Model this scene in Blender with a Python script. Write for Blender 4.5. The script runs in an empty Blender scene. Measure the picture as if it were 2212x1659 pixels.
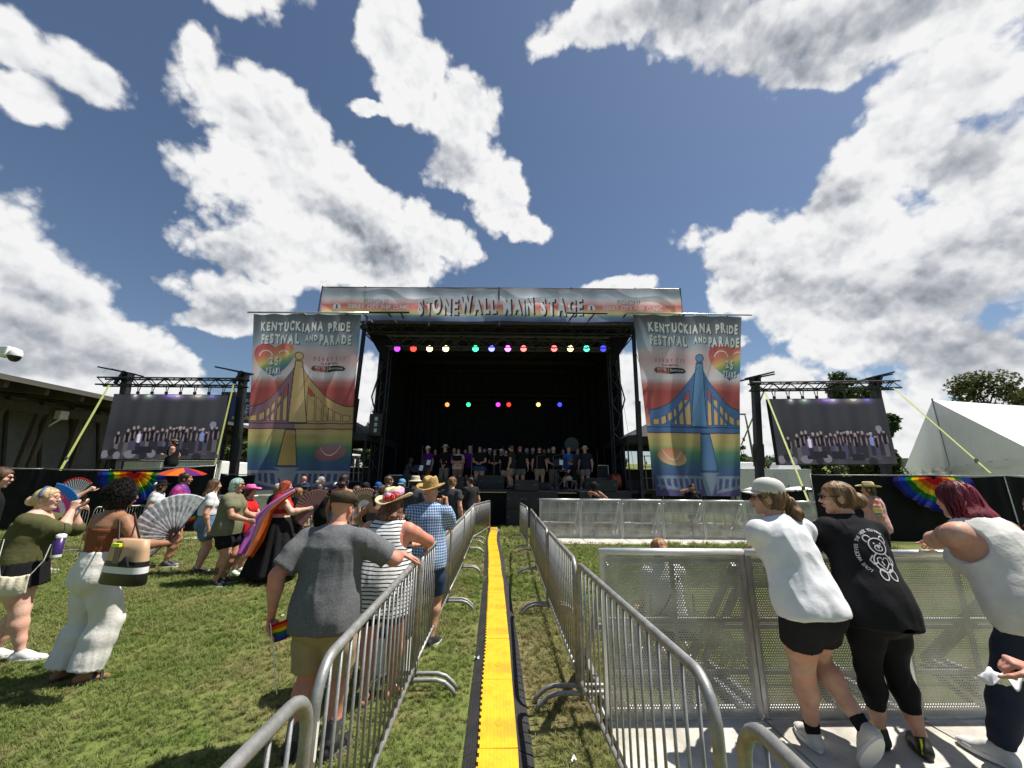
import bpy, math, random
import numpy as np
from mathutils import Vector, Matrix, Euler
from mathutils.bvhtree import BVHTree
SC = bpy.context.scene
COL = SC.collection
R = math.radians
random.seed(7); RNG = np.random.default_rng(7)

# ---------------------------------------------------------------- camera
EYE = 1.75; FPX = 850.0; PITCH = math.atan(210.5/850.0); ROLL = R(0.55)
_c, _s = math.cos(PITCH), math.sin(PITCH)
cam_d = bpy.data.cameras.new('camera'); cam = bpy.data.objects.new('camera', cam_d); COL.objects.link(cam)
cam_d.sensor_width = 36.0; cam_d.lens = FPX/2212*36; cam_d.clip_start = 0.05; cam_d.clip_end = 6000
_r0 = Vector((1, 0, 0)); _u0 = Vector((0, -_s, _c)); _f = Vector((0, _c, _s))
_r = _r0*math.cos(ROLL)+_u0*math.sin(ROLL); _u = -_r0*math.sin(ROLL)+_u0*math.cos(ROLL)
_m = Matrix.Identity(4)
for i in range(3):
    _m[i][0] = _r[i]; _m[i][1] = _u[i]; _m[i][2] = -_f[i]
_m[2][3] = EYE
cam.matrix_world = _m
SC.camera = cam

def ray(px, py):
    """direction seen at a point of the 2212 x 1659 survey photo"""
    return (_r*((px-1106)/FPX) + _u*(-(py-829.5)/FPX) + _f).normalized()
def at(px, py, Y):
    d = ray(px, py); t = Y/d.y
    return Vector((d.x*t, Y, EYE+d.z*t))
def gnd(px, py, z=0.0):
    d = ray(px, py); t = (z-EYE)/d.z
    return Vector((d.x*t, d.y*t, z))

# ---------------------------------------------------------------- exposure, sun, sky
SC.view_settings.view_transform = 'Standard'; SC.view_settings.look = 'None'
SC.view_settings.exposure = 0.50; SC.view_settings.gamma = 1.0; SC.view_settings.use_curve_mapping = False
SUN_EL, SUN_AZ = R(64), R(80)        # azimuth measured from straight ahead towards the right
SUN = Vector((math.cos(SUN_EL)*math.sin(SUN_AZ), math.cos(SUN_EL)*math.cos(SUN_AZ), math.sin(SUN_EL)))
sd = bpy.data.lights.new('sun', 'SUN'); sd.energy = 4.9; sd.angle = R(0.5); sd.color = (1.0, 0.955, 0.89)
so = bpy.data.objects.new('sun', sd); COL.objects.link(so); so.rotation_euler = (-SUN).to_track_quat('-Z', 'Y').to_euler()
so.location = (10, 0, 30)

def smooth_nodes(nt):
    class N:
        pass
    def new(t, **k):
        n = nt.nodes.new(t)
        for a, b in k.items(): setattr(n, a, b)
        return n
    return new
def world():
    w = bpy.data.worlds.new('World'); SC.world = w; w.use_nodes = True
    nt = w.node_tree; nt.nodes.clear(); L = nt.links.new; new = smooth_nodes(nt)
    def math_(op, a, b=None, c=None, clamp=False):
        n = new('ShaderNodeMath', operation=op); n.use_clamp = clamp
        for i, v in enumerate((a, b, c)):
            if v is None: continue
            if isinstance(v, (int, float)): n.inputs[i].default_value = v
            else: L(v, n.inputs[i])
        return n.outputs[0]
    tc = new('ShaderNodeTexCoord')
    gen = tc.outputs['Generated']
    # warp of the viewing direction
    def noise(vec, scale, detail, rough=0.55, dist=0.0, out=0):
        n = new('ShaderNodeTexNoise'); n.inputs['Scale'].default_value = scale; n.inputs['Detail'].default_value = detail
        n.inputs['Roughness'].default_value = rough; n.inputs['Distortion'].default_value = dist
        L(vec, n.inputs['Vector']); return n.outputs[out]
    def vmath(op, a, b=None, s=None):
        n = new('ShaderNodeVectorMath', operation=op)
        for i, v in enumerate((a, b)):
            if v is None: continue
            if isinstance(v, tuple): n.inputs[i].default_value = v
            else: L(v, n.inputs[i])
        if s is not None: n.inputs['Scale'].default_value = s
        return n.outputs['Value'] if op in ('LENGTH', 'DOT_PRODUCT') else n.outputs[0]
    w1 = vmath('SCALE', vmath('SUBTRACT', noise(gen, 6.0, 6, 0.62, 0, 1), (0.5, 0.5, 0.5)), None, 0.06)
    p = vmath('ADD', gen, w1)
    def blobs(lst, vec, soft=0.22):
        acc = None
        for (cx, cy, rx, ry, rot) in lst:
            d = ray(cx, cy)
            # local frame: Y axis along d, x axis to the right on the picture, z up
            z0 = (_u - d*_u.dot(d)).normalized(); x0 = d.cross(z0).normalized()
            a = R(-rot)
            xx = x0*math.cos(a)+z0*math.sin(a); zz = -x0*math.sin(a)+z0*math.cos(a)
            M = Matrix((xx, d, zz)).transposed()
            k = d.dot(_f)
            off = math.hypot(cx-1106, cy-829)/FPX
            ang = 1/FPX*k
            m = new('ShaderNodeMapping', vector_type='TEXTURE')
            m.inputs['Rotation'].default_value = M.to_euler('XYZ')
            m.inputs['Scale'].default_value = (rx*ang*(1-0.25*off*abs(cx-1106)/(abs(cx-1106)+abs(cy-829)+1)), 50.0, ry*ang*(1-0.25*off*abs(cy-829)/(abs(cx-1106)+abs(cy-829)+1)))
            L(vec, m.inputs['Vector'])
            v = math_('SUBTRACT', 1.0, vmath('LENGTH', m.outputs[0]))
            acc = v if acc is None else math_('SMOOTH_MAX', acc, v, soft)
        return acc
    C = [ # cx, cy, rx, ry, rotation (deg, clockwise on the picture)
        (30, 90, 130, 100, 35), (190, 165, 120, 75, 25), (60, 210, 120, 70, 0),
        (445, 160, 45, 75, 0), (560, 300, 140, 185, -12), (660, 420, 220, 150, 25), (780, 500, 210, 130, 20), (620, 550, 210, 90, 0), (740, 380, 120, 70, 20),
        (880, 560, 130, 70, 10), (500, 640, 140, 55, 5), (960, 520, 80, 60, 0), (820, 600, 170, 50, 0),
        (850, 80, 75, 110, -10), (890, 230, 85, 60, 20), (1000, 255, 90, 85, 0), (800, 235, 50, 22, 0), (1000, 350, 110, 70, 10), (1080, 420, 75, 85, -20),
        (1150, 490, 65, 35, 10), (920, 150, 60, 90, -30),
        (20, 560, 150, 160, 20), (110, 660, 180, 130, 25), (230, 760, 170, 100, 20), (60, 780, 200, 140, 0), (350, 800, 150, 55, 10), (60, 920, 260, 60, 0),
        (480, 900, 240, 60, 0), (460, 690, 100, 35, 0),
        (2050, 190, 210, 110, 20), (1960, 300, 190, 160, 20), (2130, 380, 210, 210, 0), (1860, 400, 110, 70, 10), (2000, 600, 240, 150, 20), (1700, 540, 220, 95, 15), (1820, 520, 180, 120, 0), (1900, 720, 260, 120, 10),
        (1600, 570, 90, 50, 0), (1840, 650, 260, 110, 20), (2100, 780, 240, 120, 0), (1600, 640, 70, 35, 0), (1560, 740, 60, 20, 0), (1330, 620, 90, 28, 0), (1680, 820, 140, 60, 10),
        (1420, 20, 260, 60, 5), (1650, 70, 300, 90, 15), (1960, 40, 300, 90, 0), (1750, 160, 120, 30, 20), 
        (1400, 860, 230, 110, 0), (800, 870, 190, 120, 0), (1100, 900, 500, 70, 0), (300, 860, 330, 90, 5), (1700, 880, 330, 80, 0), (1900, 930, 420, 80, 0), (1620, 950, 150, 60, 0),
        (300, -260, 420, 160, 10), (1300, -420, 500, 180, 0), (2350, -150, 260, 220, 0), (-350, 300, 260, 220, 0), (2600, 500, 260, 300, 0), (-300, 850, 300, 160, 0)]
    base = blobs(C, p)
    def billow(vec, det):
        r = None
        for sc, am in ((6.0, 0.62), (13.0, 0.50), (29.0, 0.30), (64.0, 0.14))[:det]:
            vor = new('ShaderNodeTexVoronoi', feature='F1'); vor.inputs['Scale'].default_value = sc; L(vec, vor.inputs['Vector'])
            r = math_('MULTIPLY_ADD', math_('SUBTRACT', 0.5, vor.outputs['Distance']), am, r if r is not None else 0.0)
        return r
    w2 = vmath('SCALE', vmath('SUBTRACT', noise(gen, 34.0, 3, 0.6, 0, 1), (0.5, 0.5, 0.5)), None, 0.022)
    p2 = vmath('ADD', gen, w2)
    n2 = noise(gen, 8.0, 8, 0.58)
    nn = math_('ADD', math_('MULTIPLY', math_('SUBTRACT', n2, 0.5), 0.95), billow(p2, 4))
    dens = math_('ADD', base, nn)
    cov = new('ShaderNodeMapRange', interpolation_type='SMOOTHSTEP'); cov.inputs['From Min'].default_value = -0.05; cov.inputs['From Max'].default_value = 0.24
    L(dens, cov.inputs['Value'])
    # relief: compare the billows with the same billows a little nearer to the sun
    dq = (SUN.x*0.010, SUN.y*0.004, SUN.z*0.016)
    relief = math_('SUBTRACT', billow(p2, 4), billow(vmath('ADD', p2, dq), 4))
    relief = math_('MULTIPLY_ADD', math_('SUBTRACT', n2, noise(vmath('ADD', gen, dq), 8.0, 6, 0.58)), 1.2, relief)
    D = [(1500, 10, 300, 85, 0), (1850, 60, 360, 90, 5), (1650, 150, 260, 60, 15), (1720, 620, 200, 60, 15), (1950, 640, 240, 80, 15), (2080, 320, 140, 100, 10), (2100, 760, 260, 120, 10),
         (520, 670, 200, 45, 0), (760, 480, 90, 45, 20), (110, 640, 130, 40, 30), (40, 720, 200, 70, 0), (130, 790, 240, 50, 0), (950, 330, 90, 50, 10), (150, 210, 120, 40, 20), (500, 560, 90, 60, 0),
         (820, 560, 90, 50, 0), (1780, 420, 120, 50, 10), (2150, 520, 160, 60, 0)]
    dark = blobs(D, p, 0.4)
    dk = new('ShaderNodeMapRange', interpolation_type='SMOOTHSTEP'); dk.inputs['From Min'].default_value = -0.35; dk.inputs['From Max'].default_value = 0.8
    L(math_('MULTIPLY_ADD', math_('SUBTRACT', noise(p, 4.0, 3, 0.5), 0.5), 1.1, dark), dk.inputs['Value'])
    thick = new('ShaderNodeMapRange', interpolation_type='SMOOTHSTEP'); thick.inputs['From Min'].default_value = 0.35; thick.inputs['From Max'].default_value = 1.25
    L(dens, thick.inputs['Value'])
    shade = math_('ADD', math_('MULTIPLY', dk.outputs[0], 0.55), math_('MULTIPLY', thick.outputs[0], 0.22))
    shade = math_('SUBTRACT', shade, math_('MULTIPLY', relief, RELIEF), clamp=True)
    ramp = new('ShaderNodeValToRGB'); e = ramp.color_ramp.elements
    e[0].position = 0.0; e[0].color = (0.98, 0.98, 0.98, 1); e[1].position = 1.0; e[1].color = (0.23, 0.25, 0.29, 1)
    for pos, c in ((0.25, (0.84, 0.85, 0.87, 1)), (0.5, (0.60, 0.62, 0.66, 1)), (0.75, (0.40, 0.43, 0.48, 1))):
        x = e.new(pos); x.color = c
    L(shade, ramp.inputs[0])
    sky = new('ShaderNodeTexSky', sky_type='NISHITA'); sky.sun_disc = False; sky.sun_elevation = SUN_EL
    sky.sun_rotation = SUN_AZ; sky.altitude = 100; sky.air_density = 1.0; sky.dust_density = 0.6; sky.ozone_density = 2.2
    b1 = new('ShaderNodeBackground'); L(sky.outputs[0], b1.inputs[0]); b1.inputs[1].default_value = SKY_STR
    b2 = new('ShaderNodeBackground'); L(ramp.outputs[0], b2.inputs[0]); b2.inputs[1].default_value = CLOUD_STR
    mx = new('ShaderNodeMixShader'); L(cov.outputs[0], mx.inputs[0]); L(b1.outputs[0], mx.inputs[1]); L(b2.outputs[0], mx.inputs[2])
    w.cycles.sampling_method = 'MANUAL'; w.cycles.sample_map_resolution = 512
    out = new('ShaderNodeOutputWorld'); L(mx.outputs[0], out.inputs[0])
SKY_STR, CLOUD_STR, RELIEF = 0.066, 0.66, 1.25
world()

# ---------------------------------------------------------------- helpers
def tag(o, label=None, cat=None, group=None, kind=None):
    if label: o['label'] = label
    if cat: o['category'] = cat
    if group: o['group'] = group
    if kind: o['kind'] = kind
    return o
def empty(name, loc=(0, 0, 0), rz=0.0, label=None, cat=None, group=None, sc=1.0):
    o = bpy.data.objects.new(name, None); COL.objects.link(o); o.empty_display_size = 0.2
    o.location = loc; o.rotation_euler = (0, 0, rz); o.scale = (sc, sc, sc)
    return tag(o, label, cat, group)
def mkmesh(name, v, f, smooth=False):
    me = bpy.data.meshes.new(name)
    v = np.asarray(v, dtype=np.float32).reshape(-1, 3)
    if isinstance(f, np.ndarray):
        n = len(f); k = f.shape[1] if n else 4
        me.vertices.add(len(v)); me.vertices.foreach_set('co', v.ravel())
        me.loops.add(n*k); me.loops.foreach_set('vertex_index', f.astype(np.int32).ravel())
        me.polygons.add(n); me.polygons.foreach_set('loop_start', np.arange(0, n*k, k, dtype=np.int32))
        me.polygons.foreach_set('loop_total', np.full(n, k, dtype=np.int32)); me.update(calc_edges=True)
    else:
        me.from_pydata([tuple(map(float, x)) for x in v], [], f)
    me.validate(verbose=False)
    if smooth: me.polygons.foreach_set('use_smooth', np.ones(len(me.polygons), dtype=bool))
    return me
def obj(name, me, m=None, parent=None, loc=None, rot=None):
    o = bpy.data.objects.new(name, me); COL.objects.link(o)
    if m is not None and not me.materials: me.materials.append(m)
    if parent is not None: o.parent = parent
    if loc is not None: o.location = loc
    if rot is not None: o.rotation_euler = rot
    return o
def mesh(name, v, f, m=None, parent=None, smooth=False):
    return obj(name, mkmesh(name, v, f, smooth), m, parent)
def copytree(o, parent=None):
    c = o.copy(); COL.objects.link(c); c.parent = parent
    for ch in list(o.children): copytree(ch, c)
    return c

class MB:
    """collects shapes that belong to one mesh"""
    def __init__(s): s.v = []; s.f = []
    def add(s, v, f):
        b = len(s.v); s.v += [tuple(x) for x in v]; s.f += [tuple(i+b for i in q) for q in f]; return s
    def box(s, c, d, rot=None, taper=1.0):
        x, y, z = d[0]/2, d[1]/2, d[2]/2; t = taper
        vs = [Vector(q) for q in ((-x, -y, -z), (x, -y, -z), (x, y, -z), (-x, y, -z), (-x*t, -y*t, z), (x*t, -y*t, z), (x*t, y*t, z), (-x*t, y*t, z))]
        if rot is not None:
            M = rot if isinstance(rot, Matrix) else Euler(rot).to_matrix()
            vs = [M @ q for q in vs]
        c = Vector(c)
        return s.add([q+c for q in vs], [(0, 3, 2, 1), (4, 5, 6, 7), (0, 1, 5, 4), (1, 2, 6, 5), (2, 3, 7, 6), (3, 0, 4, 7)])
    def beam(s, a, b, w, h=None, up=(0, 0, 1)):
        """square section bar from a to b"""
        a, b = Vector(a), Vector(b); h = h or w; d = (b-a); L = d.length
        if L < 1e-6: return s
        d.normalize(); up = Vector(up)
        if abs(d.dot(up)) > 0.99: up = Vector((0, 1, 0))
        x = d.cross(up).normalized(); z = x.cross(d)
        M = Matrix((x, d, z)).transposed()
        return s.box((a+b)/2, (w, L, h), M)
    def tube(s, pts, r, n=8, caps=True, closed=False):
        P = [Vector(p) for p in pts]; m = len(P)
        rs = r if isinstance(r, (list, tuple)) else [r]*m
        t0 = (P[1]-P[0]).normalized(); ref = Vector((0, 0, 1)) if abs(t0.z) < 0.9 else Vector((1, 0, 0))
        x = t0.cross(ref).normalized(); rings = []; b = len(s.v)
        for i in range(m):
            if closed: t = (P[(i+1) % m]-P[i-1])
            else: t = (P[min(i+1, m-1)]-P[max(i-1, 0)])
            t = t.normalized() if t.length > 1e-9 else t0
            x = (x - t*x.dot(t)); x = x.normalized() if x.length > 1e-6 else t.orthogonal().normalized()
            y = t.cross(x)
            for k in range(n):
                a = 2*math.pi*k/n
                s.v.append(tuple(P[i]+(x*math.cos(a)+y*math.sin(a))*rs[i]))
        for i in range(m if closed else m-1):
            j = (i+1) % m
            for k in range(n):
                k2 = (k+1) % n
                s.f.append((b+i*n+k, b+i*n+k2, b+j*n+k2, b+j*n+k))
        if caps and not closed:
            s.f.append(tuple(b+k for k in range(n))[::-1]); s.f.append(tuple(b+(m-1)*n+k for k in range(n)))
        return s
    def cyl(s, c, r, h, n=16, axis='z', r2=None):
        c = Vector(c); A = {'x': Vector((1, 0, 0)), 'y': Vector((0, 1, 0)), 'z': Vector((0, 0, 1))}[axis] if isinstance(axis, str) else Vector(axis).normalized()
        return s.tube([c-A*h/2, c+A*h/2], [r, r if r2 is None else r2], n)
    def lathe(s, prof, n=20, c=(0, 0, 0), sx=1.0, sy=1.0, rim=None):
        b = len(s.v); m = len(prof)
        for (r, z) in prof:
            for k in range(n):
                a = 2*math.pi*k/n; dz = rim(a, r) if rim else 0
                s.v.append((c[0]+r*sx*math.cos(a), c[1]+r*sy*math.sin(a), c[2]+z+dz))
        for i in range(m-1):
            for k in range(n):
                k2 = (k+1) % n; s.f.append((b+i*n+k, b+i*n+k2, b+(i+1)*n+k2, b+(i+1)*n+k))
        return s
    def sheet(s, fn, nu, nv):
        b = len(s.v)
        for j in range(nv+1):
            for i in range(nu+1): s.v.append(tuple(fn(i/nu, j/nv)))
        for j in range(nv):
            for i in range(nu):
                a = b+j*(nu+1)+i; s.f.append((a, a+1, a+nu+2, a+nu+1))
        return s
    def poly(s, pts): return s.add(pts, [tuple(range(len(pts)))])
    def build(s, name, m=None, parent=None, smooth=False):
        return mesh(name, s.v, s.f, m, parent, smooth)
def auto_smooth(o, ang=40):
    me = o.data
    me.polygons.foreach_set('use_smooth', np.ones(len(me.polygons), dtype=bool))
    me.set_sharp_from_angle(angle=R(ang)); return o
def solidify(o, t, off=0.0):
    md = o.modifiers.new('thickness', 'SOLIDIFY'); md.thickness = t; md.offset = off; return o
def bevel(o, w, seg=2):
    md = o.modifiers.new('bevel', 'BEVEL'); md.width = w; md.segments = seg; md.limit_method = 'ANGLE'; return o

# ---------------------------------------------------------------- materials
def material(name, col, rough=0.7, metal=0.0, var=0.0, vscale=6.0, bump=0.0, bscale=40.0, spec=0.5, col2=None, c2scale=2.0, c2=(0.45, 0.6), sub=0.0, alpha=None, trans=0.0, emit=None, estr=0.0, coord='Object', stretch=None, dirt=0.0):
    m = bpy.data.materials.new(name); m.use_nodes = True; nt = m.node_tree; b = nt.nodes['Principled BSDF']; L = nt.links.new
    new = smooth_nodes(nt)
    b.inputs['Roughness'].default_value = rough; b.inputs['Metallic'].default_value = metal
    b.inputs['Specular IOR Level'].default_value = spec
    tc = new('ShaderNodeTexCoord'); vec = tc.outputs[coord]
    if stretch:
        mp = new('ShaderNodeMapping'); mp.inputs['Scale'].default_value = stretch; L(vec, mp.inputs[0]); vec = mp.outputs[0]
    c4 = (*col, 1.0); cur = None
    def mixrgb(fac, a, bb, mode='MIX'):
        n = new('ShaderNodeMix', data_type='RGBA', blend_type=mode)
        if isinstance(fac, float): n.inputs[0].default_value = fac
        else: L(fac, n.inputs[0])
        for i, q in ((6, a), (7, bb)):
            if isinstance(q, tuple): n.inputs[i].default_value = q
            else: L(q, n.inputs[i])
        return n.outputs[2]
    def noise(scale, detail=4, rg=0.6):
        n = new('ShaderNodeTexNoise'); n.inputs['Scale'].default_value = scale; n.inputs['Detail'].default_value = detail; n.inputs['Roughness'].default_value = rg
        L(vec, n.inputs['Vector']); return n.outputs[0]
    def rng(v, a, bb, c=0.0, d=1.0):
        n = new('ShaderNodeMapRange'); n.inputs[1].default_value = a; n.inputs[2].default_value = bb; n.inputs[3].default_value = c; n.inputs[4].default_value = d
        L(v, n.inputs[0]); return n.outputs[0]
    cur = c4
    if col2 is not None: cur = mixrgb(rng(noise(c2scale), *c2), cur, (*col2, 1.0))
    if var > 0:
        g = rng(noise(vscale, 6), 0.3, 0.7, 1-var, 1+var)
        n = new('ShaderNodeMix', data_type='RGBA', blend_type='MULTIPLY'); n.inputs[0].default_value = 1.0
        if isinstance(cur, tuple): n.inputs[6].default_value = cur
        else: L(cur, n.inputs[6])
        L(g, n.inputs[7]); cur = n.outputs[2]
    if dirt > 0: cur = mixrgb(rng(noise(3.0, 8, 0.7), 0.5, 0.75, 0.0, dirt), cur, (0.06, 0.05, 0.035, 1))
    if isinstance(cur, tuple): b.inputs['Base Color'].default_value = cur
    else: L(cur, b.inputs['Base Color'])
    if bump > 0:
        bn = new('ShaderNodeBump'); bn.inputs['Strength'].default_value = min(1.0, bump); bn.inputs['Distance'].default_value = 0.01
        L(noise(bscale, 5), bn.inputs['Height']); L(bn.outputs[0], b.inputs['Normal'])
    if rough < 0.6 and metal > 0.3:
        L(rng(noise(14.0, 5), 0.3, 0.7, rough-0.08, rough+0.15), b.inputs['Roughness'])
    if sub > 0:
        b.inputs['Subsurface Weight'].default_value = sub; b.inputs['Subsurface Radius'].default_value = (0.012, 0.005, 0.003); b.inputs['Subsurface Scale'].default_value = 1.0
    if emit:
        b.inputs['Emission Color'].default_value = (*emit, 1); b.inputs['Emission Strength'].default_value = estr
    if trans > 0:   # cloth that lets light through
        out = nt.nodes['Material Output']; t = new('ShaderNodeBsdfTranslucent'); mx = new('ShaderNodeMixShader'); mx.inputs[0].default_value = trans
        if isinstance(cur, tuple): t.inputs[0].default_value = cur
        else: L(cur, t.inputs[0])
        L(b.outputs[0], mx.inputs[1]); L(t.outputs[0], mx.inputs[2]); L(mx.outputs[0], out.inputs[0])
    return m
_mc = {}
def M(key, *a, **k):
    if key not in _mc: _mc[key] = material(key, *a, **k)
    return _mc[key]
def srgb(r, g, b):
    f = lambda x: (x/255/12.92) if x/255 <= 0.04045 else ((x/255+0.055)/1.055)**2.4
    return (f(r), f(g), f(b))
def cloth(col, name=None, **k):
    key = name or 'cloth_%02d_%02d_%02d' % tuple(int(c*99) for c in col)
    kk = dict(rough=0.9, var=0.09, vscale=9, bump=0.75, bscale=15, spec=0.12); kk.update(k)
    return M(key, col, **kk)
BLK = M('black_paint', (0.012, 0.012, 0.013), 0.45, var=0.25, bump=0.1, bscale=60)
BLKF = M('black_fabric', (0.010, 0.010, 0.011), 0.9, var=0.3, vscale=2, bump=0.5, bscale=5, spec=0.2)
STEEL = M('galvanised_steel', (0.30, 0.30, 0.285), 0.48, 0.5, var=0.28, vscale=18, bump=0.12, bscale=70, dirt=0.5)
ALU = M('aluminium', (0.62, 0.62, 0.61), 0.38, 0.8, var=0.15, vscale=10, bump=0.06, bscale=50, dirt=0.25)
WHITE = M('white_paint', (0.78, 0.78, 0.76), 0.5, var=0.06, dirt=0.15)
RUBBER = M('black_rubber', (0.018, 0.018, 0.018), 0.8, var=0.3, bump=0.3, bscale=90, dirt=0.4)

# numpy value noise for cloth folds and hair
_tab = RNG.random((32, 32, 32)).astype(np.float32)*2-1
def vnoise(P):
    P = np.asarray(P, dtype=np.float32); i = np.floor(P).astype(int); f = P-i; f = f*f*(3-2*f)
    r = 0
    for dx in (0, 1):
        for dy in (0, 1):
            for dz in (0, 1):
                w = (f[:, 0] if dx else 1-f[:, 0])*(f[:, 1] if dy else 1-f[:, 1])*(f[:, 2] if dz else 1-f[:, 2])
                r = r+w*_tab[(i[:, 0]+dx) % 32, (i[:, 1]+dy) % 32, (i[:, 2]+dz) % 32]
    return r
# ================================================================ implicit shapes -> one continuous mesh
V = lambda *a: np.array(a, dtype=np.float64)
def nrm(v):
    v = np.asarray(v, float); n = np.linalg.norm(v); return v/n if n > 1e-9 else v
class Field:
    def __init__(s, lo, hi, h):
        s.lo = np.asarray(lo, float); s.h = h
        s.n = np.maximum(4, np.ceil((np.asarray(hi, float)-s.lo)/h).astype(int)+1)
        s.a = np.full(s.n, 0.4, dtype=np.float32)
    def sub(s, lo, hi):
        i0 = np.clip(np.floor((np.asarray(lo)-s.lo)/s.h).astype(int), 0, s.n-1)
        i1 = np.clip(np.ceil((np.asarray(hi)-s.lo)/s.h).astype(int)+1, 1, s.n)
        if np.any(i1 <= i0): return None
        ax = [(s.lo[k]+s.h*np.arange(i0[k], i1[k])).astype(np.float32) for k in range(3)]
        X, Y, Z = np.meshgrid(*ax, indexing='ij', sparse=True)
        return (slice(i0[0], i1[0]), slice(i0[1], i1[1]), slice(i0[2], i1[2])), X, Y, Z
    def put(s, sl, d, k, op='u'):
        a = s.a[sl]
        if op == 'u':
            h = np.clip(0.5+0.5*(a-d)/k, 0, 1); s.a[sl] = a*(1-h)+d*h-k*h*(1-h)
        else:   # cut away
            h = np.clip(0.5-0.5*(a+d)/k, 0, 1); s.a[sl] = a*(1-h)+(-d)*h+k*h*(1-h)
    def cone(s, a, b, ra, rb, k=0.02, side=(1, 0, 0), cut=(), op='u', off=0.0):
        """elliptic cone between two points; ra, rb = radius or (half width along side, half depth)"""
        a, b = np.asarray(a, float), np.asarray(b, float)
        ra = ra if isinstance(ra, tuple) else (ra, ra); rb = rb if isinstance(rb, tuple) else (rb, rb)
        ra = (ra[0]+off, ra[1]+off); rb = (rb[0]+off, rb[1]+off)
        ax = b-a; Ln = np.linalg.norm(ax); ax = ax/max(Ln, 1e-6)
        sd_ = np.asarray(side, float); sd_ = sd_-ax*sd_.dot(ax)
        if np.linalg.norm(sd_) < 1e-3: sd_ = np.cross(ax, (0.3, 1, 0.2))
        sd_ = nrm(sd_); ot = np.cross(ax, sd_)
        m = max(*ra, *rb)+k+2*s.h
        r = s.sub(np.minimum(a, b)-m, np.maximum(a, b)+m)
        if r is None: return
        sl, X, Y, Z = r; x, y, z = X-a[0], Y-a[1], Z-a[2]
        w = x*ax[0]+y*ax[1]+z*ax[2]; t = np.clip(w/max(Ln, 1e-6), 0, 1); w = w-t*Ln
        u = x*sd_[0]+y*sd_[1]+z*sd_[2]; v = x*ot[0]+y*ot[1]+z*ot[2]
        rw = ra[0]+(rb[0]-ra[0])*t; rd = ra[1]+(rb[1]-ra[1])*t; rm = np.minimum(rw, rd)
        q = np.sqrt((u/rw)**2+(v/rd)**2+(w/rm)**2+1e-12)
        # first order distance to the ellipse
        g = np.sqrt((u/rw**2)**2+(v/rd**2)**2+(w/rm**2)**2)+1e-6
        d = np.maximum((q-1)*q/g, -rm)
        for (pt, nn) in cut: d = np.maximum(d, (X-pt[0])*nn[0]+(Y-pt[1])*nn[1]+(Z-pt[2])*nn[2])
        s.put(sl, d, k, op)
    def ball(s, c, r, k=0.02, F=None, cut=(), op='u', off=0.0):
        """ellipsoid, F = rows of its axes"""
        c = np.asarray(c, float); r = r if isinstance(r, tuple) else (r, r, r); r = tuple(q+off for q in r)
        m = max(r)+k+2*s.h; g_ = s.sub(c-m, c+m)
        if g_ is None: return
        sl, X, Y, Z = g_; x, y, z = X-c[0], Y-c[1], Z-c[2]
        if F is not None: x, y, z = (x*F[i][0]+y*F[i][1]+z*F[i][2] for i in range(3))
        q = np.sqrt((x/r[0])**2+(y/r[1])**2+(z/r[2])**2+1e-12)
        g = np.sqrt((x/r[0]**2)**2+(y/r[1]**2)**2+(z/r[2]**2)**2)+1e-6
        d = np.maximum((q-1)*q/g, -min(r))
        for (pt, nn) in cut: d = np.maximum(d, (X-pt[0])*nn[0]+(Y-pt[1])*nn[1]+(Z-pt[2])*nn[2])
        s.put(sl, d, k, op)
    def plane(s, pt, n):
        r = s.sub(s.lo-1, s.lo+s.n*s.h+1); sl, X, Y, Z = r
        s.a[sl] = np.maximum(s.a[sl], (X-pt[0])*n[0]+(Y-pt[1])*n[1]+(Z-pt[2])*n[2])
    def surf(s):
        a = s.a; nx, ny, nz = a.shape; neg = a < 0
        c = neg[:-1, :-1, :-1].astype(np.int8)
        for dx, dy, dz in ((1, 0, 0), (0, 1, 0), (0, 0, 1), (1, 1, 0), (1, 0, 1), (0, 1, 1), (1, 1, 1)):
            c = c+neg[dx:nx-1+dx, dy:ny-1+dy, dz:nz-1+dz]
        I = np.argwhere((c > 0) & (c < 8))
        if len(I) == 0: return np.zeros((0, 3)), np.zeros((0, 4), int)
        idx = np.full((nx-1, ny-1, nz-1), -1, dtype=np.int32); idx[I[:, 0], I[:, 1], I[:, 2]] = np.arange(len(I))
        cor = [(i, j, k) for i in (0, 1) for j in (0, 1) for k in (0, 1)]
        val = {q: a[I[:, 0]+q[0], I[:, 1]+q[1], I[:, 2]+q[2]] for q in cor}
        sm = np.zeros((len(I), 3)); ct = np.zeros(len(I))
        for p in cor:
            for ax in range(3):
                if p[ax]: continue
                q = list(p); q[ax] = 1; q = tuple(q); va, vb = val[p], val[q]
                mk = (va < 0) != (vb < 0); t = np.where(mk, va/(va-vb+1e-12*(va == vb)), 0)
                P = np.tile(np.array(p, float), (len(I), 1)); P[:, ax] += t
                sm += P*mk[:, None]; ct += mk
        v = (I+sm/ct[:, None])*s.h+s.lo
        qs = []
        for ax in range(3):
            sl0 = [slice(None)]*3; sl1 = [slice(None)]*3; sl0[ax] = slice(0, -1); sl1[ax] = slice(1, None)
            n0, n1 = neg[tuple(sl0)], neg[tuple(sl1)]; E = np.argwhere(n0 != n1)
            b, c_ = (ax+1) % 3, (ax+2) % 3
            ok = (E[:, b] > 0) & (E[:, c_] > 0) & (E[:, b] < a.shape[b]-1) & (E[:, c_] < a.shape[c_]-1); E = E[ok]
            if not len(E): continue
            fl = n0[E[:, 0], E[:, 1], E[:, 2]]
            def cell(db, dc):
                e = E.copy(); e[:, b] -= db; e[:, c_] -= dc; return idx[e[:, 0], e[:, 1], e[:, 2]]
            q = np.stack([cell(1, 1), cell(0, 1), cell(0, 0), cell(1, 0)], 1)
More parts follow.
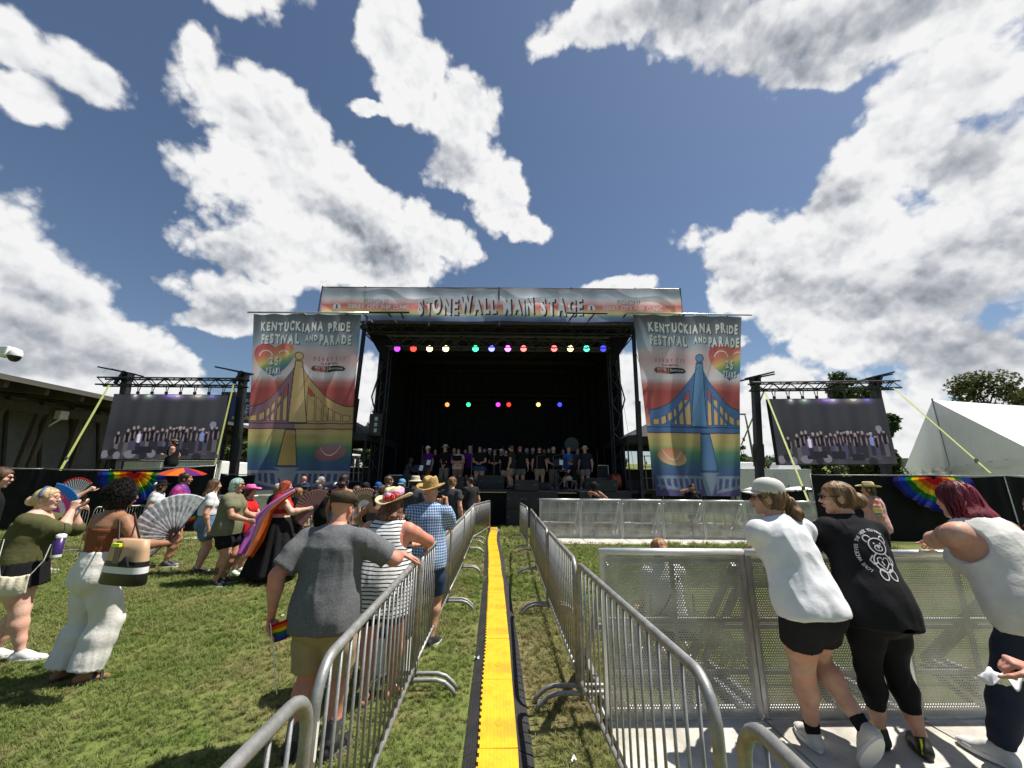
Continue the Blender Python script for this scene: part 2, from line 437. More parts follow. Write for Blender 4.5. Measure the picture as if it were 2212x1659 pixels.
            q[~fl] = q[~fl][:, ::-1]; qs.append(q)
        q = np.concatenate(qs); return v, q[(q >= 0).all(1)]
def normals(v, q):
    n = np.cross(v[q[:, 2]]-v[q[:, 0]], v[q[:, 3]]-v[q[:, 1]]); N = np.zeros_like(v)
    for k in range(4): np.add.at(N, q[:, k], n)
    return N/(np.linalg.norm(N, axis=1)[:, None]+1e-9)
def join(parts):
    vs, qs, b = [], [], 0
    for v, q in parts:
        if len(v) == 0: continue
        vs.append(v); qs.append(q+b); b += len(v)
    return np.concatenate(vs), np.concatenate(qs)
def relax(v, q, it=2):
    for _ in range(it):
        s_ = np.zeros_like(v); c = np.zeros(len(v))
        for k in range(4):
            for o_ in (1, 3):
                np.add.at(s_, q[:, k], v[q[:, (k+o_) % 4]]); np.add.at(c, q[:, k], 1)
        v = v*0.5+0.5*s_/np.maximum(c, 1)[:, None]
    return v

def ik(a, t, l1, l2, hint):
    a, t = np.asarray(a, float), np.asarray(t, float); d = t-a; D = np.linalg.norm(d); D2 = min(max(D, abs(l1-l2)+0.02), (l1+l2)*0.998)
    d = nrm(d); t = a+d*D2
    x = (l1*l1-l2*l2+D2*D2)/(2*D2); h = math.sqrt(max(l1*l1-x*x, 0))
    hv = np.asarray(hint, float); hv = hv-d*hv.dot(d)
    return a+d*x+nrm(hv)*h, t
def rotm(axis, deg):
    return np.array(Matrix.Rotation(R(deg), 3, axis if isinstance(axis, str) else Vector(axis)))

class Person:
    def __init__(s, loc, face=0.0, H=1.7, sex='f', g=1.0, ga=None, gl=None, belly=0.0, lean=0.0, side=0.0, hip=(0, 0, 0), twist=0.0, head=(0, 0, 0),
                 hl=None, hr=None, el=None, er=None, fl=None, fr=None, kl=None, kr=None, h=0.012, hh=0.007, label='', group=None, hand=('relax', 'relax'),
                 handdir=(None, None), skin=None, sc=1.0, neck=0.0):
        s.H = H; s.sex = sex; s.g = g; s.ga = ga or (1+(g-1)*0.75); s.gl = gl or (1+(g-1)*0.75); s.h = h; s.hh = hh; s.belly = belly
        s.loc = Vector(loc); s.face = face
        s.root = empty('person', loc, R(face), label, 'person', group)
        f = sex == 'f'
        hc = V(hip[0], hip[1], 0.515*H+hip[2]); s.hc = hc
        Sp = rotm('X', -lean) @ rotm('Y', side)      # spine frame, columns = right, front, up
        s.up = Sp @ V(0, 0, 1); s.fr = Sp @ V(0, 1, 0); s.rt = Sp @ V(1, 0, 0)
        Tw = rotm(Vector(s.up), twist); s.sr = Tw @ s.rt; s.sf = Tw @ s.fr
        s.st = lambda t: hc+s.up*(t*H)
        s.ch = s.st(0.30); sw = (0.098 if f else 0.112)*H*(1+(g-1)*0.35)
        s.sh = [s.ch-s.sr*sw-s.up*0.012*H, s.ch+s.sr*sw-s.up*0.012*H]
        hw = 0.05*H*(1+(g-1)*0.3)
        s.hp = [hc-s.rt*V(1, 1, 1)*hw-s.up*0.005*H, hc+s.rt*hw-s.up*0.005*H]
        s.nb = s.ch+s.up*0.022*H+s.sf*0.0
        yaw, pitch, roll = head
        Hm = rotm('Z', yaw) @ rotm('X', pitch-lean*0.35) @ rotm('Y', roll)
        s.hF = Hm.T      # rows: right, front, up of the head
        s.hs = H*0.132/0.226
        hu = nrm(s.up*0.6+Hm[:, 2]*0.4)
        s.hb = s.nb+hu*0.036*H+s.sf*(0.012+neck)*H
        s.hd = s.hb+Hm[:, 2]*0.062*H+Hm[:, 1]*0.012*H
        # arms
        ua, fa = 0.175*H, 0.148*H
        s.el, s.wr = [None, None], [None, None]
        for i, (t, e) in enumerate(((hl, el), (hr, er))):
            sg = -1 if i == 0 else 1
            if t is None: t = s.sh[i]+V(sg*0.05*H*s.ga, 0.02*H, -0.31*H)
            else: t = np.asarray(t, float)
            if e is None: e = V(sg*0.5, -1, -0.3)
            s.el[i], s.wr[i] = ik(s.sh[i], t, ua, fa, e)
        # legs
        th, sk_ = 0.245*H, 0.235*H
        s.kn, s.an, s.ft = [None, None], [None, None], [None, None]
        for i, (t, k) in enumerate(((fl, kl), (fr, kr))):
            sg = -1 if i == 0 else 1
            if t is None: t = (sg*0.065*H, 0.0, 0, sg*-12, 0)
            t = tuple(t)+(0,)*(5-len(t)); x, y, z, yw, pt = t      # position of the ankle on the ground, height, toe yaw, heel lift
            an = V(x, y, z+0.045*H+math.sin(R(max(pt, 0)))*0.09*H)
            if k is None: k = V(sg*0.15, 1, 0)
            s.kn[i], s.an[i] = ik(s.hp[i], an, th, sk_, k)
            Fm = rotm('Z', yw) @ rotm('X', -pt); s.ft[i] = Fm
        s.handt = hand; s.hdir = handdir
        s.skin = skin or SKIN['light']
        s.parts = {}
        s.body()
    def w(s, p):
        """local point -> world"""
        c, n = math.cos(R(s.face)), math.sin(R(s.face)); p = np.asarray(p, float)
        return Vector((s.loc.x+c*p[0]-n*p[1], s.loc.y+n*p[0]+c*p[1], s.loc.z+p[2]))
    def hp_(s, p):
        """head frame point (metres for a head 0.226 high) -> local"""
        return s.hd+s.hF.T @ (np.asarray(p, float)*s.hs)
    def bounds(s, m=0.16):
        P = np.array([*s.sh, *s.hp, *s.el, *s.wr, *s.kn, *s.an, s.hd]); return P.min(0)-m, P.max(0)+m
    # ---- the prims of body regions, also used (inflated) for the clothes
    def torso(s, F, off=0.0, k=0.05, lo=-0.03, hi=0.30, cut=(), loose=0.0):
        H, g = s.H, s.g; f = s.sex == 'f'
        W = ([(-0.035, .086, .062), (0.02, .099, .071), (0.07, .092, .066), (0.13, .074, .057), (0.20, .078, .060), (0.26, .083, .058), (0.295, .062, .040)] if f else
             [(-0.035, .082, .062), (0.02, .090, .068), (0.07, .088, .066), (0.13, .083, .062), (0.20, .090, .064), (0.26, .096, .062), (0.295, .068, .042)])
        st = [(t, w*H*g, d*H*g*(1+(g-1)*0.15)) for t, w, d in W]
        if loose > 0:
            mw = max(q[1] for q in st[:3]); out = []
            for t, w, d in st:
                e = loose*max(0, 1-max(t-0.02, 0)/0.25)
                out.append((t, w+(mw-w)*0.55*(t < 0.25)+e*0.6, d+e*0.5+(0.066*H*g-d)*0.4*(t < 0.25)))
            st = out
        for (t0, w0, d0), (t1, w1, d1) in zip(st[:-1], st[1:]):
            if t1 < lo-0.01 or t0 > hi+0.01: continue
            # turn gradually from hips to shoulders
            m = (t0+t1)/2/0.3; sd_ = nrm(s.rt*(1-m)+s.sr*m)
            F.cone(s.st(t0), s.st(t1), (w0, d0), (w1, d1), k, sd_, cut, off=off)
        for i in (0, 1):
            sg = -1 if i == 0 else 1
            if lo < 0.03: F.ball(s.hc+s.rt*sg*0.043*H*g-s.fr*0.034*H*g-s.up*0.012*H, (0.049*H*g, 0.046*H*g, 0.05*H*g), k, cut=cut, off=off)
            if f and lo < 0.22 and hi > 0.2: F.ball(s.st(0.215)+s.sr*sg*0.042*H*g+s.sf*0.048*H*g, (0.036*H*g, 0.034*H*g, 0.034*H*g), k*0.8, cut=cut, off=off)
        if s.belly > 0 and lo < 0.1: F.ball(s.st(0.10)+s.fr*0.035*H*g, (0.075*H*g, (0.045+s.belly)*H, 0.075*H), k*1.4, cut=cut, off=off)
    def shoulders(s, F, off=0.0, k=0.035, cut=()):
        H = s.H; gn = 1+(s.g-1)*0.6
        for i in (0, 1):
            F.cone(s.ch+s.up*0.004*H, s.sh[i]-s.up*0.004*H, (0.036*H*gn, 0.036*H*gn), 0.031*H*s.ga, k, cut=cut, off=off)
            F.cone(s.nb+s.up*0.012*H, s.sh[i]*0.55+s.ch*0.45, 0.026*H*gn, 0.022*H*gn, k, cut=cut, off=off)
    def arm(s, F, i, off=0.0, a=0.0, b=2.0, k=0.025, flare=0.0):
        H, g = s.H, s.ga; ua = (1.0 if s.sex == 'f' else 1.1)*g
        S, E, Wr = s.sh[i], s.el[i], s.wr[i]
        pts = [(0.0, S, .0300*ua), (0.35, S+(E-S)*0.35, .0285*ua), (1.0, E, .0225*ua), (1.3, E+(Wr-E)*0.3, .0238*ua), (2.0, Wr, .0150*(1+(g-1)*0.4))]
        for (t0, p0, r0), (t1, p1, r1) in zip(pts[:-1], pts[1:]):
            if t0 >= b: break
            cut = ()
            if t1 > b:
                q = (b-t0)/(t1-t0); cp = p0+(p1-p0)*q; cut = ((cp, nrm(p1-p0)),)
            F.cone(p0, p1, r0*H+flare*t0, r1*H+flare*t1, k, cut=cut, off=off)
    def leg(s, F, i, off=0.0, b=2.0, k=0.03, flare=0.0, a=0.0, straight=0.0):
        H, g = s.H, s.gl; ul = (1.06 if s.sex == 'f' else 1.0)*g
        S, K, A = s.hp[i], s.kn[i], s.an[i]
        bk = nrm(np.cross(nrm(A-S), V(1, 0, 0))); bk = bk if bk[1] < 0 else -bk
        r = lambda q, t: q*ul*H
        pts = [(0.0, S, .055*ul), (0.5, S+(K-S)*0.5, .0475*ul), (1.0, K, .0330*ul), (1.3, K+(A-K)*0.3+bk*0.006*H, .0345*ul), (1.7, K+(A-K)*0.7, .0235*(1+(g-1)*0.7)), (2.0, A, .0195*(1+(g-1)*0.5))]
        for (t0, p0, r0), (t1, p1, r1) in zip(pts[:-1], pts[1:]):
            if t1 <= a: continue
            if t0 >= b: break
            cut = ()
            if t1 > b:
                q = (b-t0)/(t1-t0); cp = p0+(p1-p0)*q; cut = ((cp, nrm(p1-p0)),)
            r0 = r0+(0.052*ul-r0)*straight; r1 = r1+(0.052*ul-r1)*straight
            F.cone(p0, p1, r0*H+flare*t0, r1*H+flare*t1, k, cut=cut, off=off)
    def head(s, F, k=0.012):
        P = s.hp_; z = s.hs; Fr = s.hF
        F.cone(s.nb-s.up*0.02*s.H, P((0, -0.022, -0.03)), 0.033*s.H*(1+(s.g-1)*0.5), 0.052*z, 0.02)
        B = lambda c, r, k=0.015, op='u': F.ball(P(c), tuple(q*z for q in r), k*z, Fr, op=op)
        B((0, -0.014, 0.034), (0.074, 0.094, 0.080), 0.02); B((0, 0.028, -0.012), (0.061, 0.064, 0.088), 0.03)
        F.cone(P((0, 0.015, -0.055)), P((0, 0.066, -0.096)), (0.050*z, 0.040*z), (0.024*z, 0.018*z), 0.03*z, Fr[0])
        for sg in (-1, 1):
            B((sg*0.036, 0.060, -0.018), (0.026, 0.022, 0.024), 0.02); B((sg*0.074, -0.006, -0.008), (0.009, 0.020, 0.031), 0.008)
            B((sg*0.079, -0.001, -0.006), (0.006, 0.010, 0.018), 0.006, 'c'); B((sg*0.030, 0.098, 0.014), (0.017, 0.016, 0.012), 0.012, 'c')
        F.cone(P((-0.032, 0.079, 0.034)), P((0.032, 0.079, 0.034)), 0.011*z, 0.011*z, 0.014*z)
        F.cone(P((0, 0.088, 0.020)), P((0, 0.107, -0.018)), 0.008*z, 0.013*z, 0.012*z); B((0, 0.098, -0.022), (0.018, 0.012, 0.009), 0.008)
        B((0, 0.088, -0.047), (0.025, 0.011, 0.006), 0.006); B((0, 0.086, -0.059), (0.021, 0.012, 0.007), 0.006)
        if s.g > 1.25: F.ball(P((0, 0.03, -0.095)), (0.05*z, 0.045*z, 0.03*z), 0.03*z, Fr)
    def hand(s, i, h):
        """palm, four unequal bent fingers and a thumb"""
        H = s.H; Wr = s.wr[i]; d = nrm(Wr-s.el[i])
        sg = -1 if i == 0 else 1
        hd = s.hdir[i]
        if hd is not None: d = nrm(hd[0]); nn = nrm(np.asarray(hd[1], float))
        else: nn = V(-sg, 0.15, 0)                # palm faces the body
        nn = nrm(nn-d*nn.dot(d)); th = np.cross(nn, d)*sg   # towards the thumb
        if hd is not None and len(hd) > 2: th = th*hd[2]
        L = 0.108*H; kind = s.handt[i]
        q = {'relax': (18, 28, 20), 'grip': (55, 75, 45), 'fist': (75, 85, 60), 'rest': (10, 22, 12), 'flat': (2, 4, 3)}[kind]
        F = Field(Wr-L*1.15, Wr+L*1.15, h)
        kn = Wr+d*L*0.47
        F.cone(s.wr[i]-nrm(s.wr[i]-s.el[i])*0.02, Wr+d*0.012*H, (0.0155*H, 0.0150*H), (0.016*H, 0.012*H), 0.01, th)
        F.cone(Wr+d*0.010*H, kn, (0.019*H, 0.011*H), (0.0245*H, 0.0095*H), 0.008, th)
        for j, (o_, ln) in enumerate(((0.0175, .49), (0.006, .54), (-0.0055, .50), (-0.0165, .40))):
            p = kn+th*o_*H-d*abs(j-1)*0.003*H; ang = 0; dd = d+th*(0.05-0.05*j)
            for m, (fr_, rr) in enumerate(((0.46, .0064), (0.30, .0056), (0.24, .0050))):
                ang += q[m]*(1+0.06*j); e = nrm(nrm(dd)*math.cos(R(ang))+nn*math.sin(R(ang)))
                p2 = p+e*ln*L*fr_; F.cone(p, p2, rr*H, rr*0.93*H, 0.003); p = p2
        p = Wr+d*0.018*H+th*0.014*H; cl = {'relax': .25, 'grip': .75, 'fist': .9, 'rest': .2, 'flat': .05}[kind]
        for m, (ln, rr) in enumerate(((.30, .0080), (.24, .0066), (.18, .0056))):
            e = nrm(d*(0.75+0.15*m)+th*(0.75-0.5*m*cl-0.15*cl)+nn*cl*(0.5+0.3*m)); p2 = p+e*ln*L; F.cone(p, p2, rr*H, rr*0.92*H, 0.005); p = p2
        return F.surf()
    def foot(s, F, i, off=0.0, k=0.015):
        A = s.an[i]; Fm = s.ft[i]; H = s.H; T = lambda p: A+Fm @ (V(*p)*H)
        F.cone(T((0, -0.018, -0.022)), T((0, 0.03, -0.018)), (0.019*H, 0.02*H), (0.022*H, 0.02*H), k, Fm[:, 0], off=off)
        F.cone(T((0, 0.0, 0.0)), T((0, 0.05, -0.022)), 0.018*H, (0.024*H, 0.013*H), k, Fm[:, 0], off=off)
        F.cone(T((0, 0.05, -0.026)), T((0, 0.10, -0.033)), (0.027*H, 0.014*H), (0.023*H, 0.008*H), k, Fm[:, 0], off=off)
    def body(s):
        lo, hi = s.bounds(); F = Field(lo, hi, s.h)
        s.torso(F); s.shoulders(F)
        for i in (0, 1): s.arm(F, i); s.leg(F, i); s.foot(F, i)
        F.cone(s.nb-s.up*0.02*s.H, s.hb+(s.hd-s.hb)*0.3, 0.034*s.H*(1+(s.g-1)*0.5), 0.030*s.H, 0.03)
        parts = [F.surf()]
        r = 0.17*s.hs/1.0; G = Field(s.hd-r*1.05, s.hd+r*1.0, s.hh); s.head(G); parts.append(G.surf())
        for i in (0, 1): parts.append(s.hand(i, min(max(s.hh, 0.005), 0.010)))
        v, q = join(parts)
        s.obj('body', v, q, s.skin)
        if s.h <= 0.018: s.face_parts()
    def face_parts(s):
        z = s.hs; e = MB()
        for sg in (-1, 1):
            c = s.hp_((sg*0.030, 0.074, 0.013)); sp = MB(); n = 8
            for a in range(5):
                for b in range(n):
                    th, ph = math.pi*a/4, 2*math.pi*b/n; e.v.append(tuple(c+0.0125*z*V(math.sin(th)*math.cos(ph), math.sin(th)*math.sin(ph), math.cos(th))))
            b0 = len(e.v)-5*n
            for a in range(4):
                for b in range(n): e.f.append((b0+a*n+b, b0+(a+1)*n+b, b0+(a+1)*n+(b+1) % n, b0+a*n+(b+1) % n))
        e.build('eyes', EYEM, s.root, True)
        e = MB()
        for sg in (-1, 1):
            e.tube([s.hp_((sg*0.014, 0.090, 0.034)), s.hp_((sg*0.030, 0.089, 0.040)), s.hp_((sg*0.047, 0.076, 0.035))], [0.003*z, 0.004*z, 0.002*z], 5)
        e.build('eyebrows', M('brow_hair', (0.05, 0.03, 0.02), 0.8), s.root)
        e = MB(); e.tube([s.hp_((-0.022, 0.090, -0.053)), s.hp_((-0.01, 0.1, -0.050)), s.hp_((0.01, 0.1, -0.050)), s.hp_((0.022, 0.090, -0.053))], [0.002*z, 0.0045*z, 0.0045*z, 0.002*z], 6)
        e.build('lips', M('lips', (0.40, 0.15, 0.13), 0.5), s.root, True)
    def obj(s, name, v, q, m, fold=0.0, fs=(9, 9, 4), lo_w=None, rough2=0.0):
        if fold > 0 and len(v):
            N = normals(v, q); P = v*np.array(fs)+s.loc.x*3.1+s.loc.y
            n = vnoise(P)+0.5*vnoise(P*2.1+5)
            rid = 1-np.abs(vnoise(P*0.8+9))*2.2
            dr = 1-np.abs(vnoise(v*np.array((15, 15, 3.2))+s.loc.x*2+4))*2.6
            v = v+N*((n*0.40+rid*0.30+np.maximum(dr, -0.3)*0.42)*fold)[:, None]
        o = mesh(name, v, q, m, s.root, True); s.parts[name] = o; return o
    # ---- clothes
    def top(s, m, name='shirt', sleeve=0.55, hem=-0.045, loose=0.025, off=0.012, neckr=0.048, fold=0.006, top=0.31, bare=False, flare=0.012, tank=False, low=0.0, fs=(9, 9, 4)):
        lo, hi = s.bounds(0.2); lo = lo.copy(); F = Field(lo, hi, s.h)
        H = s.H; cut = [(s.st(hem), -nrm(s.up+V(0, 0, 1.0)))]
        if top < 0.3: cut.append((s.st(top), s.up))
        if hem < -0.03: # hanging part below the hips
            w = 0.099*H*s.g+loose; d = 0.076*H*s.g+loose*0.7
            F.cone(s.st(0.03), s.st(hem-0.02), (w, d), (w+0.012, d+0.01), 0.04, s.rt, cut)
        s.torso(F, off, 0.05, lo=hem, cut=cut, loose=loose)
        if not bare: 
            if tank:
                for i in (0, 1): F.cone(s.ch+(s.sh[i]-s.ch)*0.35, s.ch+(s.sh[i]-s.ch)*0.55+s.up*0.004*H, 0.036*H*s.g, 0.030*H*s.g, 0.02, off=0.004, cut=((s.ch+(s.sh[i]-s.ch)*0.72, nrm(s.sh[i]-s.ch)),))
            else: s.shoulders(F, off*0.9)
            F.ball(s.nb+s.up*(0.035+low*-1)*H+s.sf*0.012*H-s.sf*low*H*0.2, neckr*H, 0.015, op='c')
        if tank:
            for i in (0, 1):
                sg = -1 if i == 0 else 1
                F.ball(s.sh[i]+s.sr*sg*0.012*H-s.up*0.035*H, (0.034*H*s.ga, 0.075*H, 0.066*H), 0.015, F=[s.sr, s.sf, s.up], op='c')
        for i in (0, 1):
            if sleeve > 0: s.arm(F, i, off+(0.008 if bare else 0), b=sleeve, flare=flare, k=0.04)
        v, q = F.surf(); return s.obj(name, v, q, m, fold, fs)
    def bottom(s, m, name='shorts', length=0.55, off=0.012, flare=0.02, waist=0.09, fold=0.004, straight=0.0, k=0.03, fs=(9, 9, 4)):
        lo, hi = s.bounds(0.2); F = Field(lo, hi, s.h)
        s.torso(F, off, 0.04, lo=-0.04, hi=waist+0.02, cut=[(s.st(waist), s.up)])
        for i in (0, 1): s.leg(F, i, off, b=length, flare=flare, k=k, straight=straight)
        v, q = F.surf(); return s.obj(name, v, q, m, fold, fs)
    def skirt(s, m, length=0.3, flare=0.1, waist=0.08, name='skirt', n=72, folds=14, amp=0.012, zmin=None):
        H = s.H; C = MB(); w0, d0 = 0.09*H*s.g+0.01, 0.068*H*s.g+0.012
        ph = random.random()*9
        def fn(u, t):
            a = u*2*math.pi; q = t*length
            wd = w0+flare*t**1.0+0.02*math.sin(min(1, t*4)*math.pi/2)*s.g; dp = d0+flare*t*0.9+0.02*math.sin(min(1, t*4)*math.pi/2)
            rr = 1+(amp*t*(math.sin(a*folds+ph+2*math.sin(a*3))+0.6*math.sin(a*folds*0.53+ph*2)))/wd
            c = s.st(waist)-V(0, 0, 1)*q
            return c+s.rt*math.cos(a)*wd*rr+s.fr*math.sin(a)*dp*rr
        C.sheet(fn, n, 16); o = C.build(name, m, s.root, True); return solidify(o, 0.004)
    def shoes(s, m, sole=None, off=0.006, socks=None, sockh=0.2, name='shoe'):
        for i in (0, 1):
            A = s.an[i]; Fm = s.ft[i]; H = s.H; T = lambda p: A+Fm @ (V(*p)*H)
            bot = T((0, 0, -0.040)); dn = -Fm[:, 2]
            F = Field(A-0.2*H/1.1, A+0.2*H/1.1, min(s.h, 0.011))
            cu = ((bot, dn), (T((0, 0, 0.022)), Fm[:, 2]))
            F.cone(T((0, -0.022, -0.024)), T((0, 0.03, -0.020)), (0.021*H, 0.026*H), (0.024*H, 0.024*H), 0.02, Fm[:, 0], cu, off=off)
            F.cone(T((0, -0.004, 0.004)), T((0, 0.05, -0.022)), 0.020*H, (0.026*H, 0.016*H), 0.02, Fm[:, 0], cu, off=off)
            F.cone(T((0, 0.05, -0.028)), T((0, 0.112, -0.034)), (0.029*H, 0.018*H), (0.023*H, 0.011*H), 0.02, Fm[:, 0], cu, off=off)
            v, q = F.surf(); so_ = s.obj(name, v, q, m)
            if sole is not None:
                c = MB(); n = 20
                for (dz, sc) in ((-0.030, 1.0), (-0.036, 1.06), (-0.046, 1.04)):
                    for k in range(n):
                        a = 2*math.pi*k/n; y = math.sin(a)*0.078+0.045; wd = (0.025+0.007*math.sin(max(-1, min(1, (y-0.0)/0.09))*1.6))*sc+off/H
                        c.v.append(tuple(T((math.cos(a)*wd, 0.045+math.sin(a)*(0.083*sc+off/H), dz))))
                for r_ in (0, 1):
                    for k in range(n): c.f.append((r_*n+k, r_*n+(k+1) % n, (r_+1)*n+(k+1) % n, (r_+1)*n+k))
                c.f.append(tuple(range(n))); c.f.append(tuple(2*n+k for k in range(n))[::-1])
                o_ = c.build('sole', sole, so_, False)
            if socks is not None:
                F = Field(A-0.2, A+0.3, min(s.h, 0.011)); s.leg_sock(F, i, sockh); v, q = F.surf(); s.obj('sock', v, q, socks)
    def leg_sock(s, F, i, h_):
        A, K = s.an[i], s.kn[i]; b = A+(K-A)*h_; r = 0.0205*s.H*(1+(s.gl-1)*0.5)
        F.cone(A-V(0, 0, 0.01), b, r, r*(1+h_*0.8), 0.01, off=0.005, cut=((b, nrm(K-A)),))
    def sandals(s, m):
        for i in (0, 1):
            A = s.an[i]; Fm = s.ft[i]; H = s.H; T = lambda p: A+Fm @ (V(*p)*H); c = MB(); n = 16
            for dz in (-0.036, -0.046):
                for k in range(n):
                    a = 2*math.pi*k/n; c.v.append(tuple(T((math.cos(a)*0.028, 0.04+math.sin(a)*0.078, dz))))
            for k in range(n): c.f.append((k, (k+1) % n, n+(k+1) % n, n+k))
            c.f.append(tuple(range(n))); c.f.append(tuple(n+k for k in range(n))[::-1])
            for y in (0.045, 0.072): c.tube([T((-0.029, y, -0.036)), T((-0.018, y, -0.008-0.2*(y-0.04))), T((0.018, y, -0.008-0.2*(y-0.04))), T((0.029, y, -0.036))], 0.008*H, 6)
            c.build('sandal', m, s.root)
    # ---- hair: a soft volume over the skull plus single locks
    def hair(s, m, style='short', n=60, length=0.3, vol=1.0, off=0.012, back=(0, -0.085), spread=0.07, wave=0.02, seed=1, curl=0.0, r=0.0045, hairline=0.0, lockm=None):
        z = s.hs; P = s.hp_; Fr = s.hF; rng = random.Random(seed)
        ext = 0.2*z+(length if style in ('long', 'curly', 'pony') else 0)+0.04
        F = Field(s.hd-V(ext, ext, ext), s.hd+V(0.25, 0.25, 0.22)*z*1.3, max(0.007, s.h*0.75))
        cutp = (P((0, 0.0, -0.060 if style in ('short', 'bald') else -0.085)), -Fr[2])
        o = off*vol
        F.ball(P((0, -0.014, 0.034)), tuple((q+o)*z for q in (0.074, 0.094, 0.080)), 0.02, Fr, cut=[cutp])
        F.ball(P((0, -0.03, -0.02)), tuple((q+o)*z for q in (0.068, 0.072, 0.068)), 0.03, Fr, cut=[cutp])
        tail = V(0, 0, -1)
        bx = Fr[1]*V(1, 1, 0); bk = -nrm(bx)       # horizontal direction behind the head
        nape = P((0, -0.085, -0.03))
        if style in ('long', 'curly'):
            e = nape+tail*length+bk*0.02+V(back[0], 0, 0)
            mid = nape+tail*length*0.45+bk*0.035
            F.cone(P((0, -0.05, 0.0)), mid, (0.078*z*vol, 0.055*z*vol), (0.075*vol+spread*0.3, 0.04*vol), 0.03, Fr[0])
            F.cone(mid, e, (0.075*vol+spread*0.3, 0.04*vol), (0.03+spread*0.4, 0.02), 0.03, Fr[0])
        elif style == 'pony':
            kn = P((back[0], -0.115, 0.02)); mid = kn+bk*0.05+tail*length*0.45; e = mid+tail*length*0.55-bk*0.02
            F.cone(kn, mid, 0.022*z, 0.036*vol, 0.02); F.cone(mid, e, 0.036*vol, 0.014, 0.02)
        elif style == 'bun':
            F.ball(P((0, -0.125, -0.015)), (0.050*z*vol,)*3, 0.015); 
        elif style == 'afro':
            F.ball(P((0, -0.025, 0.02)), (0.122*z*vol, 0.12*z*vol, 0.125*z*vol), 0.02, Fr); F.ball(P((0, -0.045, -0.06)), (0.108*z*vol, 0.09*z*vol, 0.095*z*vol), 0.03, Fr)
        elif style == 'bob':
            F.cone(P((0, -0.03, 0.02)), P((0, -0.045, -0.085)), (0.09*z*vol, 0.085*z*vol), (0.078*z*vol, 0.065*z*vol), 0.03, Fr[0])
        # keep the face free
        F.ball(P((0, 0.098, -0.020+hairline)), tuple(q*z for q in (0.070, 0.078, 0.088)), 0.012, Fr, op='c')
        F.ball(P((0, 0.075, -0.075)), tuple(q*z for q in (0.060, 0.07, 0.07)), 0.012, Fr, op='c')
        if style in ('short', 'bun', 'pony', 'bob', 'bald'):
            for sg in (-1, 1): F.ball(P((sg*0.085, 0.0, -0.015)), tuple(q*z for q in (0.022, 0.026, 0.040)), 0.008, Fr, op='c')
        v, q = F.surf()
        if len(v):
            N = normals(v, q)
            if style in ('afro', 'curly') or curl > 0:
                P_ = v*55; d = vnoise(P_)*0.9+0.6*vnoise(P_*2.2); v = v+N*(d*(0.010 if style == 'afro' else 0.008))[:, None]
            else:
                # furrows along the fall of the hair
                U = v-s.hd; a = np.arctan2(U @ Fr[0], -(U @ Fr[1])); P_ = np.stack([a*9, U[:, 2]*7, np.zeros(len(a))], 1)
                d = vnoise(P_)+0.6*vnoise(P_*2.3+3); v = v+N*(d*0.0045)[:, None]
        locks = MB()
        for j in range(n):
            a = rng.uniform(-math.pi, math.pi); rr = (0.074+o, 0.094+o, 0.080+o)
            if style in ('afro', 'curly') and style == 'afro':
                th = rng.uniform(0, 2.1); d0 = V(math.sin(th)*math.cos(a), math.sin(th)*math.sin(a), math.cos(th))
                if d0[1] > 0.45: continue
                c = P((0, -0.025, 0.015))+Fr.T @ (d0*V(0.112, 0.116, 0.118)*z*vol); pts = []
                up_ = Fr.T @ d0; sx = nrm(np.cross(up_, V(0.2, 0.3, 1)));sy = np.cross(up_, sx)
                for k in range(7):
                    t = k*1.3; pts.append(c+up_*(0.0035+0.003*(j % 5 == 0))*k+sx*0.007*math.cos(t+j)+sy*0.007*math.sin(t+j))
                locks.tube(pts, 0.0019, 3, False); continue
            th = rng.uniform(0.15, 1.5); d0 = V(math.sin(th)*math.sin(a), -math.sin(th)*math.cos(a), math.cos(th))
            if d0[1] > 0.55: continue
            p0 = P(V(0, -0.014, 0.034)+d0*np.array(rr)*1.0)
            flow = nrm(V(d0[0], min(d0[1], -0.15)-0.35, 0))
            if style in ('long', 'curly', 'bob'):
                sx = math.copysign(1, d0[0]); p1 = P((d0[0]*0.086*vol+0.0, d0[1]*0.096*vol-0.012, -0.01+rng.uniform(-0.02, 0.02)))
                ln = (0.09 if style == 'bob' else length)*rng.uniform(0.65, 1.05)
                e = p1*0.0+nape+tail*ln+(Fr[0]*V(1, 1, 0))*(d0[0]*(0.06+spread)+rng.uniform(-.02, .02))+bk*rng.uniform(-0.01, 0.045)*vol
                if style == 'bob': e = p1+tail*ln+bk*0.0
                pm = p1*0.5+e*0.5+bk*0.018*vol
            elif style == 'pony':
                kn = P((back[0], -0.115, 0.02))
                if rng.random() < 0.4: locks.tube([p0, (p0+kn)/2+Fr[2]*0.0+nrm((p0+kn)/2-P((0, -0.014, 0.034)))*0.012, kn], [r*0.6, r, r*0.6], 4, False); continue
                p0 = kn; p1 = kn+bk*rng.uniform(.02, .06)+V(rng.uniform(-.03, .03), rng.uniform(-.02, .02), 0.005); e = kn+bk*rng.uniform(-.01, .05)+tail*length*rng.uniform(.6, 1.08)+V(rng.uniform(-.03, .03), rng.uniform(-.02, .02), 0); pm = (p1+e)/2+V(rng.uniform(-.03, .03), rng.uniform(-.02, .02), 0)
            elif style == 'bun':
                kn = P((0, -0.115, -0.01))
